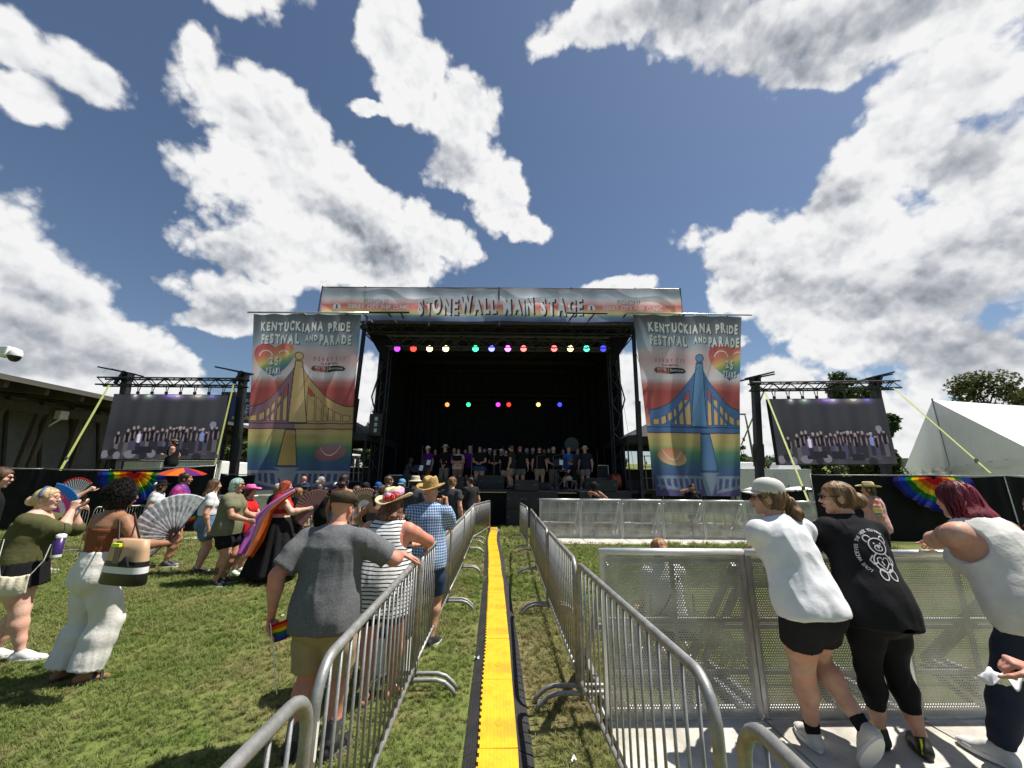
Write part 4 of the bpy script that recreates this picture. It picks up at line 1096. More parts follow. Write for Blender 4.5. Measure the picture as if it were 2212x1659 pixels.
    for px in (883, 1282): # chain hoists
        x = at(px, 740, SY+0.5).x-SX; P('chain_hoist', MB().tube([(x, 0.5, zf+0.1), (x, 0.5, zc+hh/2)], 0.012, 5).cyl((x, 0.5, zf-0.25), 0.09, 0.28).box((x+0.12, 0.5, zf-0.3), (0.16, 0.14, 0.12)))
    # outrigger bars that carry the wing banners and small bars over the roof edge
    for pts in (((484, 232), None),): pass
    def bar(p, q, r=0.03, dy=-0.4, dy2=-0.05):
        A, B = at(*p, SY+dy), at(*q, SY+dy2); return [A-Vector((SX, SY, 0)), B-Vector((SX, SY, 0))]
    for p, q in (((783, 676), (808, 700)), ((838, 676), (860, 702)), ((866, 676), (880, 703)), ((1241, 677), (1222, 702)), ((1284, 678), (1262, 703)), ((1352, 678), (1335, 702)), ((655, 676), (690, 700)), ((1480, 679), (1440, 703))): P('outrigger_bar', MB().tube(bar(p, q), 0.035, 6))
    for p, q in (((798, 675), (884, 675)), ((1225, 676), (1312, 677))): P('outrigger_bar', MB().tube(bar(p, q, dy2=-0.4), 0.045, 8))
    return st, zf
STAGE, ZF = stage()

def par_light(px, py, Y, col, bright, label, grp, r=0.155):
    c = at(px, py, Y); t = empty('stage_light', c, 0, label, 'stage light', grp)
    MB().lathe([(0.01, 0.30), (r*0.7, 0.28), (r*0.95, 0.12), (r, 0.0), (r*0.96, 0.0)], 18).build('lamp_can', BLK, t, True).rotation_euler = (R(-78), 0, 0)
    MB().tube([(-r*1.15, 0.08, 0.0), (-r*1.15, 0.08, r*1.4), (0, 0.08, r*1.9), (r*1.15, 0.08, r*1.4), (r*1.15, 0.08, 0)], 0.014, 5).tube([(0, 0.08, r*1.9), (0, 0.08, r*2.4)], 0.03, 6).build('yoke', BLK, t)
    l = MB(); n = 24
    l.add([(0, -0.012, 0)]+[(r*0.93*math.cos(2*math.pi*k/n), 0, r*0.93*math.sin(2*math.pi*k/n)) for k in range(n)], [(0, k+1, (k+1) % n+1) for k in range(n)])
    key = 'lens_%02d%02d%02d_%d' % (*[int(q*99) for q in col], int(bright*10))
    lo = l.build('lens', M(key, (0.02, 0.02, 0.02), 0.3, emit=col, estr=bright), t); lo.rotation_euler = (R(12), 0, 0)
    d = MB()   # the ring of single emitters
    for ring, m in ((0.25, 5), (0.52, 10), (0.78, 15)):
        for k in range(m):
            a = 2*math.pi*k/m+ring; q = 0.055*r/0.16*0.62; cx, cz = r*ring*math.cos(a), r*ring*math.sin(a)
            d.poly([(cx+q*math.cos(t_)*0.62, -0.02, cz+q*math.sin(t_)*0.62) for t_ in np.linspace(0, 6.28, 7)[:-1]][::-1])
    wc = tuple(min(1, q*0.86+0.14) for q in col)
    do = d.build('led_cluster', M(key+'d', (0.02, 0.02, 0.02), 0.3, emit=wc if bright > 2.9 else col, estr=bright*1.15), t); do.rotation_euler = (R(12), 0, 0)
PUR, REDL, YEL, GRNL, BLUL, MAG, TEAL = (0.42, 0.05, 1.0), (1.0, 0.04, 0.03), (1.0, 0.72, 0.22), (0.05, 0.9, 0.35), (0.05, 0.06, 1.0), (0.85, 0.05, 1.0), (0.08, 0.85, 0.5)
for i, (px, c, b, nm) in enumerate(((858, PUR, 1.6, 'dim purple'), (893, REDL, 2.6, 'bright red'), (928, YEL, 4, 'yellow white'), (963, YEL, 5, 'dazzling yellow'), (1027, GRNL, 2.6, 'green'), (1062, BLUL, 4, 'bright blue'), (1097, MAG, 4.5, 'magenta'), (1131, REDL, 3.2, 'red'),
                        (1197, REDL, 3.2, 'orange red'), (1232, YEL, 3, 'pale yellow'), (1267, TEAL, 2.4, 'teal'), (1303, BLUL, 1.5, 'deep blue'))):
    pos = ('leftmost on the front truss', 'second from the left on the front truss', 'third from the left on the front truss', 'fourth from the left on the front truss', 'left of the middle group on the front truss', 'in the middle group of the front truss', 'beside the blue one on the front truss', 'ending the middle group of the front truss',
           'starting the right-hand group of the front truss', 'between red and teal on the front truss', 'second from the right on the front truss', 'rightmost on the front truss')[i]
    par_light(px, 753, SY+0.42, c, b*1.0, '%s round stage light %s' % (nm, pos), 'stage lights on the front truss')
for px, c, b, nm in ((966, (1, 0.33, 0.08), 1.3, 'orange'), (1012, GRNL, 1.3, 'green'), (1076, MAG, 1.5, 'magenta'), (1099, REDL, 1.4, 'red'), (1163, YEL, 1.3, 'yellow'), (1209, BLUL, 1.3, 'blue')):
    par_light(px, 874, SY+5.6, c, b, 'small %s stage light on the low rear truss before the curtain' % nm, 'stage lights on the rear truss', 0.135)

# ---- banners
HJ = 0.10
def header():
    Y = SY-0.25; c = [at(697, 620, Y), at(1467, 624, Y), at(1475, 697, Y), at(691, 692, Y)]
    t = empty('header_banner', (SX, Y, ZF+0.1), 0, 'wide rainbow striped banner over the stage reading STONEWALL MAIN STAGE', 'banner')
    o = Vector((SX, Y, ZF+0.1)); c = [q-o for q in c]
    def S(u, v, e=0.0):
        u, v = np.asarray(u, float), np.asarray(v, float); uu = u[..., None]; vv = v[..., None]; A, B, C, D = (np.array(q) for q in c)
        P = (A*(1-uu)+B*uu)*(1-vv)+(D*(1-uu)+C*uu)*vv
        P[..., 1] += 0.03*np.sin(u*41+v*3)+0.04*np.sin(u*19-v*5)-e; P[..., 2] += 0.02*np.abs(np.sin(u*np.pi*12))*(-(1-v))
        return P
    h, w = 76, 920; vv = np.linspace(0, 1, h)
    col = 1.25*ramp(vv, [(0, (160, 158, 168)), (0.12, (158, 162, 176)), (0.22, (168, 190, 208)), (0.34, (240, 222, 224)), (0.46, (238, 190, 190)), (0.54, (216, 104, 106)), (0.62, (226, 140, 112)), (0.70, (238, 190, 130)), (0.78, (226, 212, 150)), (0.82, (150, 180, 150)), (0.88, (112, 138, 172)), (1, (112, 122, 172))])
    img = np.repeat(col[:, None, :], w, 1); xx = np.linspace(0, 1, w)
    img = img*0.86+0.10; img *= (1+0.10*np.sin(xx*57)+0.06*np.sin(xx*131))[None, :, None]
    wd = (c[1]-c[0]).length; ht = (c[0]-c[3]).length; WHT, DRK = (0.95, 0.95, 0.95), lin((52, 50, 66))
    def fx(cx, cy, dx=0, dy=0): return lambda x, y: ((cx+(x+dx)/wd)*(w-1), (cy-(y+dy)/ht)*(h-1))
    T = text_shape('STONEWALL MAiN STAGE', ht*0.47, 0.050, 0.80, 0.15, 0.07, 4, width=wd*0.458); print_text(img, T, fx(0.4965, 0.76, 0.07, -0.07), DRK); print_text(img, T, fx(0.4965, 0.76), WHT)
    for u in (0.15, 0.855):
        T = text_shape('PRESENTED BY', ht*0.13, 0.03, 0.75, 0.10, 0.06, 5, width=wd*0.065); print_text(img, T, fx(u, 0.45, 0.025, -0.025), DRK); print_text(img, T, fx(u, 0.45), WHT)
        print_text(img, text_shape('DERBY CITY PrEP CLINIC', ht*0.12, 0.018, 1.0, 0.10, width=wd*0.165), fx(u+0.01, 0.64), WHT)
        g = fx(u-0.105, 0.60); rr = 0.19; sh = lambda *q: [(list(q), [tuple(range(len(q)))])]     # round emblem beside the clinic's name
        print_text(img, sh(*[(rr*math.cos(a), rr*math.sin(a)-0.02) for a in np.linspace(0.35, math.pi-0.35, 12)], (-rr*0.95, -0.09), (rr*0.95, -0.09)), g, WHT)
        print_text(img, sh((-0.06, -0.08), (-0.02, 0.03), (-0.06, 0.08), (0.0, 0.13), (0.06, 0.08), (0.02, 0.03), (0.06, -0.08)), g, DRK)
    painted('banner_cloth', S, img, printmat('header_print', trans=0.58, fold=0.8), t)
    f = MB(); 
    for px in (697, 789, 926, 1078, 1234, 1372, 1469):
        b_ = 694; a = at(px, 618+ (px-697)*0.006, Y+0.06)-o; bt = at(px-(14 if px == 697 else 0)+(6 if px == 1469 else 0), 704, Y+0.12)-o; f.tube([a, bt], 0.035, 6)
    f.tube([c[0]+Vector((0, 0.06, 0.02)), c[1]+Vector((0, 0.06, 0.02))], 0.03, 6); f.build('frame', M('dark_metal', (0, 0, 0)), t)
header()

def bridge_art(mir=False, w=240, h=400):
    """print of the wing banners, in the coordinates of a 788 x 1292 drawing"""
    U, Vv = np.meshgrid(np.linspace(0, 1, w), np.linspace(0, 1, h)); Ud = (1.04-U) if mir else U
    X = Ud*788; Y = Vv*1292
    bg = ramp(Vv, [(0, (92, 96, 104)), (0.10, (118, 128, 142)), (0.17, (142, 168, 188)), (0.22, (205, 185, 192)), (0.27, (222, 172, 175)), (0.33, (226, 205, 205)), (0.375, (220, 215, 222)), (0.41, (205, 120, 112)), (0.45, (188, 58, 55)), (0.54, (196, 66, 56)), (0.60, (215, 120, 72)), (0.66, (226, 160, 84)),
                    (0.70, (222, 195, 100)), (0.74, (205, 196, 104)), (0.78, (88, 158, 122)), (0.83, (46, 118, 138)), (0.87, (42, 96, 158)), (0.93, (52, 72, 138)), (1, (86, 68, 138))])
    img = bg.copy(); line = np.zeros(X.shape, bool)
    tow = lin((70, 140, 195)) if mir else lin((222, 182, 96)); tow2 = lin((50, 112, 175)) if mir else lin((205, 165, 84)); pale = lin((140, 175, 200)) if mir else lin((215, 190, 180)); mauve = lin((62, 110, 165)) if mir else lin((150, 98, 120))
    def cable(x, top, off=0):   # height of the suspension cable
        t = np.where(x < 350, (350-x)/350, (x-350)/438); return 372+off+(1-(1-np.clip(t, 0, 1.2))**2.1)*top
    ctop = cable(X, 340); deck = 826
    span = (Y > ctop) & (Y < deck)
    left = X < 350
    c_span = np.where(left[..., None], mauve, tow2) if not mir else np.broadcast_to(tow2, img.shape)
    img[span] = c_span[span]
    # openings between the hangers: background shines through
    def slot(x0, x1, bot=815, topoff=70, split=True):
        m = (X > x0) & (X < x1) & (Y > cable(X, 340, topoff)) & (Y < bot); return m
    for x0, x1 in ((2, 60), (82, 118), (134, 158), (174, 200), (222, 246), (266, 290), (438, 482), (500, 542), (566, 588), (604, 634), (652, 690), (712, 760)):
        m = slot(x0, x1); mm = m & ~((Y > cable(X, 340, 118)) & (Y < cable(X, 340, 150)))
        img[mm] = np.where(Y[..., None] > 640, lin((222, 178, 92)), bg*1.05)[mm]
        line |= (slot(x0-4, x1+4, 819, 66) & ~slot(x0, x1))
    line |= (np.abs(Y-ctop) < 3.5) & (X > 0) & (np.abs(X-350) > 20)
    band = (Y >= deck) & (Y < 872); img[band] = (np.where(left[..., None], lin((150, 100, 118)), tow2) if not mir else np.broadcast_to(tow2, img.shape))[band]
    line |= (np.abs(Y-deck-8) < 3) | (np.abs(Y-872) < 3)
    T = [(330, 372), (378, 372), (392, 460), (438, 826), (300, 826), (322, 460)]; m = inpoly(X, Y, T); img[m] = tow; m2 = m & (X > 360+(Y-372)*0.02); img[m2] = tow*0.85+pale*0.15; line |= edge(X, Y, T, 3)
    b = ((X-352)**2+((Y-332)*1.0)**2) < 29**2; img[b] = tow; line |= (np.abs(np.hypot(X-352, Y-332)-29) < 3); c_ = (np.abs(X-352) < 26) & (np.abs(Y-366) < 7); img[c_] = tow2; 
    lg = [(285, 880), (358, 880), (374, 1128), (232, 1128)]; m = inpoly(X, Y, lg); img[m] = lin((60, 125, 190)) if mir else lin((212, 170, 72)); line |= edge(X, Y, lg, 3)
    # pier and pale railing at the foot
    pal = lin((120, 145, 175)) if mir else lin((150, 158, 180))
    for P_ in ([(205, 1140), (400, 1140), (360, 1158), (372, 1182), (330, 1292), (290, 1292), (232, 1182), (250, 1158)], [(0, 1160), (788, 1160), (788, 1180), (0, 1180)], [(0, 1215), (240, 1258), (240, 1278), (0, 1235)], [(788, 1215), (400, 1262), (400, 1282), (788, 1235)]):
        m = inpoly(X, Y, P_); img[m] = pal
    for x in list(range(20, 230, 52))+list(range(400, 780, 52)):
        m = (np.abs(X-x-(Y-1180)*0.1*(1 if x < 300 else -1)) < 11) & (Y > 1178) & (Y < 1250); img[m] = pal
    e = ((X-630)/122)**2+((Y-1036+0.12*(X-630))/58)**2; m = e < 1; img[m] = ramp(np.clip((Y-980)/110, 0, 1), [(0, (150, 150, 170)), (0.4, (205, 120, 130)), (1, (170, 90, 110))] if not mir else [(0, (225, 130, 90)), (1, (232, 190, 130))])[m]
    m = (np.abs((Y-1056+0.1*(X-630))-0.0009*(X-630)**2*-12) < 5) & (np.abs(X-640) < 90) & (e < 1); img[m] = lin((235, 215, 215))
    img[line] = lin((38, 40, 52)) if not mir else lin((22, 48, 84))
    # heart, never mirrored
    hx, hy, hsz = (702, 375, 150) if mir else (168, 385, 142); Xr = U*788; Yr = Vv*1292
    p, q = (Xr-hx)/hsz, -(Yr-hy)/hsz*1.12; f = lambda k: ((p*k)**2+(q*k)**2-0.36)**3-(p*k)**2*(q*k)**3*0.9
    m = f(0.66) < 0; m2 = f(0.69) < 0
    img[m2 & ~m] = lin((30, 32, 48)); d = p*0.4-q
    img[m] = ramp(np.clip(0.5+d*0.42+p*0.0, 0, 1), [(0, (205, 60, 70)), (0.25, (225, 110, 70)), (0.42, (228, 190, 90)), (0.55, (120, 170, 110)), (0.70, (60, 130, 165)), (1, (70, 80, 150))])[m]
    hl = (np.abs(np.hypot(p+0.46, q-0.42)-0.33) < 0.035) & (q > 0.42) | (np.abs(np.hypot(p-0.46, q-0.42)-0.33) < 0.035) & (q > 0.45) & (p > 0.2); img[m & hl] = lin((235, 205, 200))
    g_ = img.mean(-1, keepdims=True); img = (img*0.78+g_*0.22)*1.12+0.05
    return img
def wing(label, corners, mir):
    Y = SY-0.45; o = Vector(at(*corners[0], Y)); c = [at(*q, Y)-o for q in corners]
    t = empty('wing_banner', o, 0, label, 'banner', 'festival banners beside the stage')
    W_, H_ = (c[1]-c[0]).length, (c[3]-c[0]).length
    def S(u, v, e=0.0):
        u, v = np.asarray(u, float), np.asarray(v, float); uu, vv = u[..., None], v[..., None]; A, B, C, D = (np.array(q) for q in c)
        P = (A*(1-uu)+B*uu)*(1-vv)+(D*(1-uu)+C*uu)*vv
        s_ = -1 if mir else 1
        P[..., 1] += -e+0.06*np.sin(u*11*s_+v*2.5)*(0.3+v)+0.035*np.sin(u*27+v*5)+0.10*np.sin(v*3.0)*(u-0.5)
        P[..., 0] += 0.035*np.sin(v*7+u*2)*v; P[..., 2] -= 0.03*np.sin(u*np.pi*5)**2*(1-v)
        return P
    img = bridge_art(mir); h, w = img.shape[:2]; k = H_/1292; WHT, DRK, GRY, RED = (0.92, 0.92, 0.92), lin((50, 50, 62)), lin((120, 112, 116)), lin((165, 70, 55))
    def fx(cx, cy, dx=0, dy=0): return lambda x, y: ((cx/788+(x+dx)/W_)*(w-1), (cy/1292-(y+dy)/H_)*(h-1))
    def word(txt, cx, cy, hpx, wpx, seed, col=WHT, jit=0.10, bold=0.052, sh=True, sx=0.78):
        T = text_shape(txt, hpx*k, bold, sx, 0.15, jit*0.8, seed, width=wpx*k)
        if sh: print_text(img, T, fx(cx, cy, 6*k, -6*k), DRK)
        print_text(img, T, fx(cx, cy), col)
    dx = 45 if mir else 0
    word('KENTUCKiANA PRiDE', 385+dx, 132, 68, 680, 11); word('FESTiVAL', 205+dx*0.75, 232, 68, 290, 12); word('AND', 432+dx, 212, 46, 96, 13); word('PARADE', 612+dx, 236, 72, 240, 14)
    hx = 702 if mir else 166
    word('25', hx-2, 400, 60, 64, 15, bold=0.04); word('YEARS', hx-2, 468, 46, 116, 16, bold=0.04)
    lx = 232 if mir else 574; y0 = 372; sp = lambda *q: print_text(img, [(list(q), [tuple(range(len(q)))])], lambda x, y: ((lx+x)/788*(w-1), (y0+y)/1292*(h-1)), CC)
    word('D E R B Y  C I T', lx+5, y0-5, 30, 242, 17, GRY, 0, 0.012, False, 1.0); word('GAMING', lx+5, y0+24, 18, 134, 18, DRK, 0, 0.008, False, 1.2)
    CC = RED; sp((-130, 55), (-112, 36), (-12, 32), (-12, 80), (-112, 76)); CC = DRK; sp((-9, 32), (112, 38), (132, 56), (112, 74), (-9, 82))
    word('HOTEL', lx-62, y0+58, 20, 78, 19, WHT, 0, 0.02, False); word('Downtown', lx+55, y0+63, 20, 112, 20, WHT, 0.05, 0.012, False); word('POPLAR LEVEL', lx-62, y0+73, 8, 78, 19, WHT, 0, 0.01, False)
    painted('banner_cloth', S, img, printmat('wing_print' if not mir else 'wing_print_blue', trans=0.56, fold=0.9), t)
    return t, o
wing('festival banner with a golden bridge hanging left of the stage', [(548, 678), (780, 679), (750, 1060), (532, 1058)], False)
wing('festival banner with a blue bridge hanging right of the stage', [(1367, 679), (1603, 684), (1596, 1072), (1417, 1071)], True)
def wing_bar(a, b, label):
    Y = SY-0.45; A, B = at(*a, Y), at(*b, Y); t = empty('banner_bar', A, 0, label, 'pole', 'bars that carry the wing banners'); MB().tube([(0, 0, 0.03), B-A+Vector((0, 0, 0.03))], 0.04, 8).build('bar', ALU, t, True)
    x = (B-A); MB().tube([x*0.42+Vector((0, 0, .02)), x*0.42+Vector((0.3, 0.45, 0.0))], 0.03, 6).tube([x*0.8+Vector((0, 0, .02)), x*0.8+Vector((0.3, 0.45, 0.0))], 0.03, 6).build('arm', BLK, t)
wing_bar((535, 676), (796, 677), 'long metal bar carrying the golden bridge banner'); wing_bar((1354, 677), (1624, 682), 'long metal bar carrying the blue bridge banner')

# ================================================================ LED screens
def crowd_picture(w=230, h=130, seed=2):
    X, Y = np.meshgrid(np.linspace(0, 1, w), np.linspace(0, 1, h)); rng = random.Random(seed)
    img = ramp(Y, [(0, (52, 52, 57)), (0.35, (50, 51, 56)), (0.6, (43, 44, 50)), (0.85, (50, 50, 56)), (1, (60, 60, 66))])
    img *= (1+0.10*np.sin(X*23+Y*2)+0.08*np.sin(X*51))[..., None]
    for x, r, c in ((0.19, .012, (235, 225, 240)), (0.31, .02, (190, 235, 205)), (0.50, .035, (150, 70, 255)), (0.56, .02, (235, 190, 255)), (0.74, .03, (240, 220, 200)), (0.86, .02, (90, 90, 255))):
        d = np.exp(-(((X-x)/(r*2.2))**2+((Y-0.01)/0.05)**2)); img += d[..., None]*lin(c)*0.35; m = ((X-x)/r)**2+((Y-0.005)/0.028)**2 < 1; img[m] = lin(c)*0.8
    def fig(x, y0, s_, shirt, leg, skin=(178, 140, 135), hat=None):
        hh = 0.37*s_; s_ = s_*0.85; sk = lin(skin)
        q = lambda cx, cy, rx, ry: ((X-x-cx*s_)/(rx*s_))**2+((Y-y0-cy*hh)/(ry*hh))**2 < 1
        for c in (-.010, .010):
            m = (np.abs(X-x-c*s_) < .0065*s_) & (Y > y0+.62*hh) & (Y < y0+.98*hh); img[m] = sk*0.28
            m = (np.abs(X-x-c*s_) < .011*s_) & (Y > y0+.50*hh) & (Y < y0+(.72 if leg[0] > 90 else .95)*hh); img[m] = lin(leg)
        m = q(0, .34, .024, .20); img[m] = lin(shirt); m = q(-.022, .36, .007, .15) | q(.022, .36, .007, .15); img[m] = sk*0.45; m = q(0, .07, .012, .065); img[m] = sk*0.7
        if hat: m = q(0, .02, .017, .04); img[m] = lin(hat)
    xs = [(0.11, .58, 1.0), (.19, .54, 1.1), (.235, .50, 1.15), (.27, .49, 1.1), (.29, .56, 1.0), (.33, .53, 1), (.37, .52, 1.1), (.40, .50, 1.1), (.44, .55, 1.0), (.48, .53, 1.0), (.52, .54, 1), (.545, .50, 1), (.575, .50, 1.15), (.60, .49, 1), (.63, .51, 1.1), (.66, .5, 1), (.69, .53, 1.1), (.72, .49, 1), (.755, .50, 1.2), (.80, .52, 1), (.825, .53, 1), (.86, .56, 1), (.90, .49, 1.1), (.94, .48, 1.15)]
    for i, (x, y, s_) in enumerate(xs):
        sh = rng.choice([(22, 20, 30), (28, 26, 38), (18, 16, 26), (30, 24, 44)]); lg = rng.choice([(96, 88, 88), (84, 78, 84), (30, 28, 40), (40, 36, 46), (56, 54, 90)])
        if i == 4: sh = (196, 180, 222)
        if i == 20: sh = (66, 110, 205)
        fig(x, y, s_, sh, lg, hat=rng.choice([None, None, None, (150, 140, 144), (40, 36, 50)]))
    m = (((X-.905)/.028)**2+((Y-.47)/.05)**2 < 1); img[m] = img[m]*0.3+lin((120, 128, 150))*0.7
    for x, y, r in ((.03, .93, .03), (.09, .90, .04), (.13, .95, .03), (.24, .93, .05), (.35, .95, .03), (.42, .92, .035), (.62, .97, .04), (.80, .97, .04)):
        m = ((X-x)/r)**2+((Y-y)/.06)**2 < 1; img[m] = lin(rng.choice([(84, 78, 88), (56, 52, 64), (110, 104, 118), (36, 34, 44)]))
    for x, y, a, b in ((.36, .86, .06, .05), (.52, .87, .06, .06), (.68, .90, .05, .05), (.29, .90, .04, .03)):
        m = (np.abs(X-x) < a) & (np.abs(Y-y) < b); img[m] = lin((30, 30, 42))
    g_ = img.mean(-1, keepdims=True); img = (img*0.55+g_*0.45*np.array([0.98, 0.98, 1.05]))*0.85; img *= (1+0.12*(np.arange(h) % 2))[:, None, None]
    return img
SCR = printmat('led_picture', 0.3, emit=0.85)
def screen(label, c, Y, rigl, seed):
    A = [at(*q, Y) for q in c]; o = (A[2]+A[3])/2; t = empty('video_screen', o, 0, label, 'video screen', 'big video screens'); A = [q-o for q in A]
    def S(u, v):
        uu, vv = u[:, None], v[:, None]; a, b, cc, d = (np.array(q) for q in A); return (a*(1-uu)+b*uu)*(1-vv)+(d*(1-uu)+cc*uu)*vv
    painted('picture', S, crowd_picture(seed=seed), SCR, t)
    mb = MB(); n = [q+Vector((0, 0.03, 0)) for q in A]; f = [q+Vector((0, 0.16, 0)) for q in A]
    ex = [(-.03, .03), (.03, .03), (.03, -.03), (-.03, -.03)]; n = [q+Vector((e[0], 0, e[1])) for q, e in zip(n, ex)]; f = [q+Vector((e[0], 0, e[1])) for q, e in zip(f, ex)]
    mb.add(n+f, [(0, 1, 2, 3), (7, 6, 5, 4), (0, 4, 5, 1), (1, 5, 6, 2), (2, 6, 7, 3), (3, 7, 4, 0)]); mb.build('cabinet', BLK, t)
    hg = MB(); N = 8
    for k in range(N):
        p = A[0]+(A[1]-A[0])*((k+0.5)/N); hg.tube([p+Vector((-.07, .09, .5*rigl)), p+Vector((0, .09, .02)), p+Vector((.07, .09, .5*rigl))], 0.02, 5).box(p+Vector((0, .09, .10)), (.10, .06, .10))
    hg.build('hanging_clamps', BLK, t)
screen('big video screen showing the choir, hung left of the stage', [(246, 852), (493, 854), (474, 992), (216, 991)], 16.0, 0.9, 2)
screen('big video screen showing the choir, hung right of the stage', [(1661, 863), (1907, 861), (1939, 1002), (1683, 1003)], 16.0, 0.7, 2)
def rig(label, beam, towers, Y):
    t = empty('screen_truss', at(*towers[0][1], Y+0.25)*1.0, 0, label, 'truss', 'truss gantries that carry the screens'); o = t.location.copy(); o.z = 0; t.location = o
    a, b, a2, b2 = (at(*q, Y+0.25)-o for q in beam); h = (a.z-a2.z)
    truss(MB(), (a+a2)/2, (b+b2)/2, 0.34, abs(h), 0.035, 0.36).build('truss_beam', BLK, t)
    for top, bot, w in towers:
        p, q = at(*top, Y+0.55)-o, at(*bot, Y+0.55)-o; d = (p-q); k = -q.z/d.z; q = q+d*k
        q.x = (p+(q-p)).x
        MB().beam(q, p, w, w, up=(0, 1, 0)).beam(q+(p-q)*0.40, q+(p-q)*0.55, w*1.2, w*1.2, up=(0, 1, 0)).box(q+Vector((0, 0, 0.25)), (w*1.8, w*1.8, 0.5)).build('tower', BLK, t)
        hd = MB(); 
        for s_, dy in ((-1, -0.2), (0.2, 0.15)): hd.beam(p+Vector((-0.95*SGN+s_*0.2, dy, 0.34)), p+Vector((0.55*SGN, dy, 0.02)), 0.07, 0.06)
        hd.box(p+Vector((0, 0, -0.05)), (w*1.3, w*1.3, 0.35)).beam(p+Vector((-0.2, -0.25, -0.4)), p+Vector((0.1, -0.25, 0.15)), 0.10).build('tower_head', BLK, t)
        MB().tube([q+Vector((-0.9, -0.6, 0.05)), q+Vector((0, 0, 0.35)), q+Vector((0.9, -0.6, 0.05))], 0.04, 6).tube([q+Vector((-0.7, 0.9, 0.05)), q+Vector((0, 0, 0.35)), q+Vector((0.7, 0.9, 0.05))], 0.04, 6).build('tower_feet', BLK, t)
SGN = 1
rig('black truss gantry carrying the left video screen', [(217, 817), (532, 820), (217, 832), (532, 835)], [((526, 812), (507, 1000), 0.25), ((275, 812), (250, 1000), 0.25)], 16.0)
SGN = -1
rig('black truss gantry carrying the right video screen', [(1622, 828), (1938, 825), (1622, 843), (1938, 839)], [((1631, 822), (1642, 1046), 0.25), ((1889, 822), (1914, 1015), 0.25)], 16.0)
STRAP = M('yellow_webbing', (0.50, 0.55, 0.16), 0.7, var=0.12, bump=0.2, bscale=80)
def strap(label, a, Ya, b, Yb, w=0.05):
    A, B = at(*a, Ya), at(*b, Yb); t = empty('ratchet_strap', B, 0, label, 'strap', 'yellow tie-down straps'); d = A-B; mb = MB(); x = Vector((1, 0, 0)); n = 6
    for k in range(n+1): p = d*(k/n); mb.v += [tuple(p-x*w/2), tuple(p+x*w/2)]
    for k in range(n): mb.f.append((2*k, 2*k+1, 2*k+3, 2*k+2))
    solidify(mb.build('webbing', STRAP, t), 0.006); MB().box(d*0.12, (0.09, 0.05, 0.16)).build('ratchet', STEEL, t)
strap('yellow strap from the left gantry down to the left', (236, 832), 15.9, (129, 1018), 13.9, 0.09)
strap('yellow strap from the left gantry past the screen edge', (504, 832), 15.9, (463, 1010), 14.6, 0.06)
strap('short yellow strap behind the left gantry tower', (503, 836), 16.4, (545, 925), 19, 0.05)
strap('yellow strap crossing the right screen to the fence', (1653, 848), 15.9, (1750, 1092), 13.2, 0.07)
strap('yellow strap from the right gantry towards the white tent', (1930, 838), 15.9, (2140, 1022), 13.6, 0.08)
strap('yellow strap left of the right gantry tower', (1650, 846), 16.4, (1601, 962), 18.5, 0.07)

# ================================================================ fences with scrim
def fence(label, pts, Y, zb=0.0, grp='black scrim fences'):
    A = [at(*p, y) for p, y in zip(pts, Y)]; t = empty('scrim_fence', (A[0].x, A[0].y, 0), 0, label, 'fence', grp); o = t.location
    for A0, A1 in zip(A[:-1], A[1:]):
        L = (A1-A0).length; n = max(1, round(L/2.9)); a0 = Vector((A0.x, A0.y, 0))-o; a1 = Vector((A1.x, A1.y, 0))-o; z0, z1 = A0.z, A1.z
        for k in range(n):
            p, q = a0+(a1-a0)*(k/n), a0+(a1-a0)*((k+1)/n); h0, h1 = z0+(z1-z0)*k/n, z0+(z1-z0)*(k+1)/n; sd_ = k*7.7
            mb = MB(); mb.sheet(lambda u, v: p.lerp(q, u)+Vector((0, -0.03-0.05*math.sin(u*9+sd_)*v-0.02*math.sin(u*31+sd_), (h0+(h1-h0)*u-0.02-0.05*math.sin(u*math.pi))*(1-v)+0.02)), 24, 5)
            mb.build('scrim_panel', BLKF, t, True)
            MB().tube([p+Vector((0, 0, 0)), p+Vector((0, 0, h0+0.03))], 0.022, 6).build('post', STEEL, t, True)
            MB().tube([p+Vector((0, 0, h0)), q+Vector((0, 0, h1))], 0.019, 6).build('top_rail', STEEL, t, True)
        MB().tube([a1, a1+Vector((0, 0, z1+0.05))], 0.022, 6).build('post', STEEL, t, True)
    return t
fence('long black scrim fence under the left video screen', [(-60, 1010), (238, 1016), (467, 1006)], [13.6, 13.9, 14.2])
fence('short black scrim fence between the left fence and the stage', [(478, 1024), (552, 1026)], [16.2, 16.4])
fence('black scrim fence behind the right side of the stage', [(1338, 1012), (1605, 1014)], [25, 25])
fence('black scrim fence behind the left side of the stage', [(690, 1008), (842, 1010)], [25, 25])
fence('long black scrim fence in front of the white tent', [(1750, 1026), (2000, 1027), (2330, 1030)], [13.2, 13.2, 13.4])
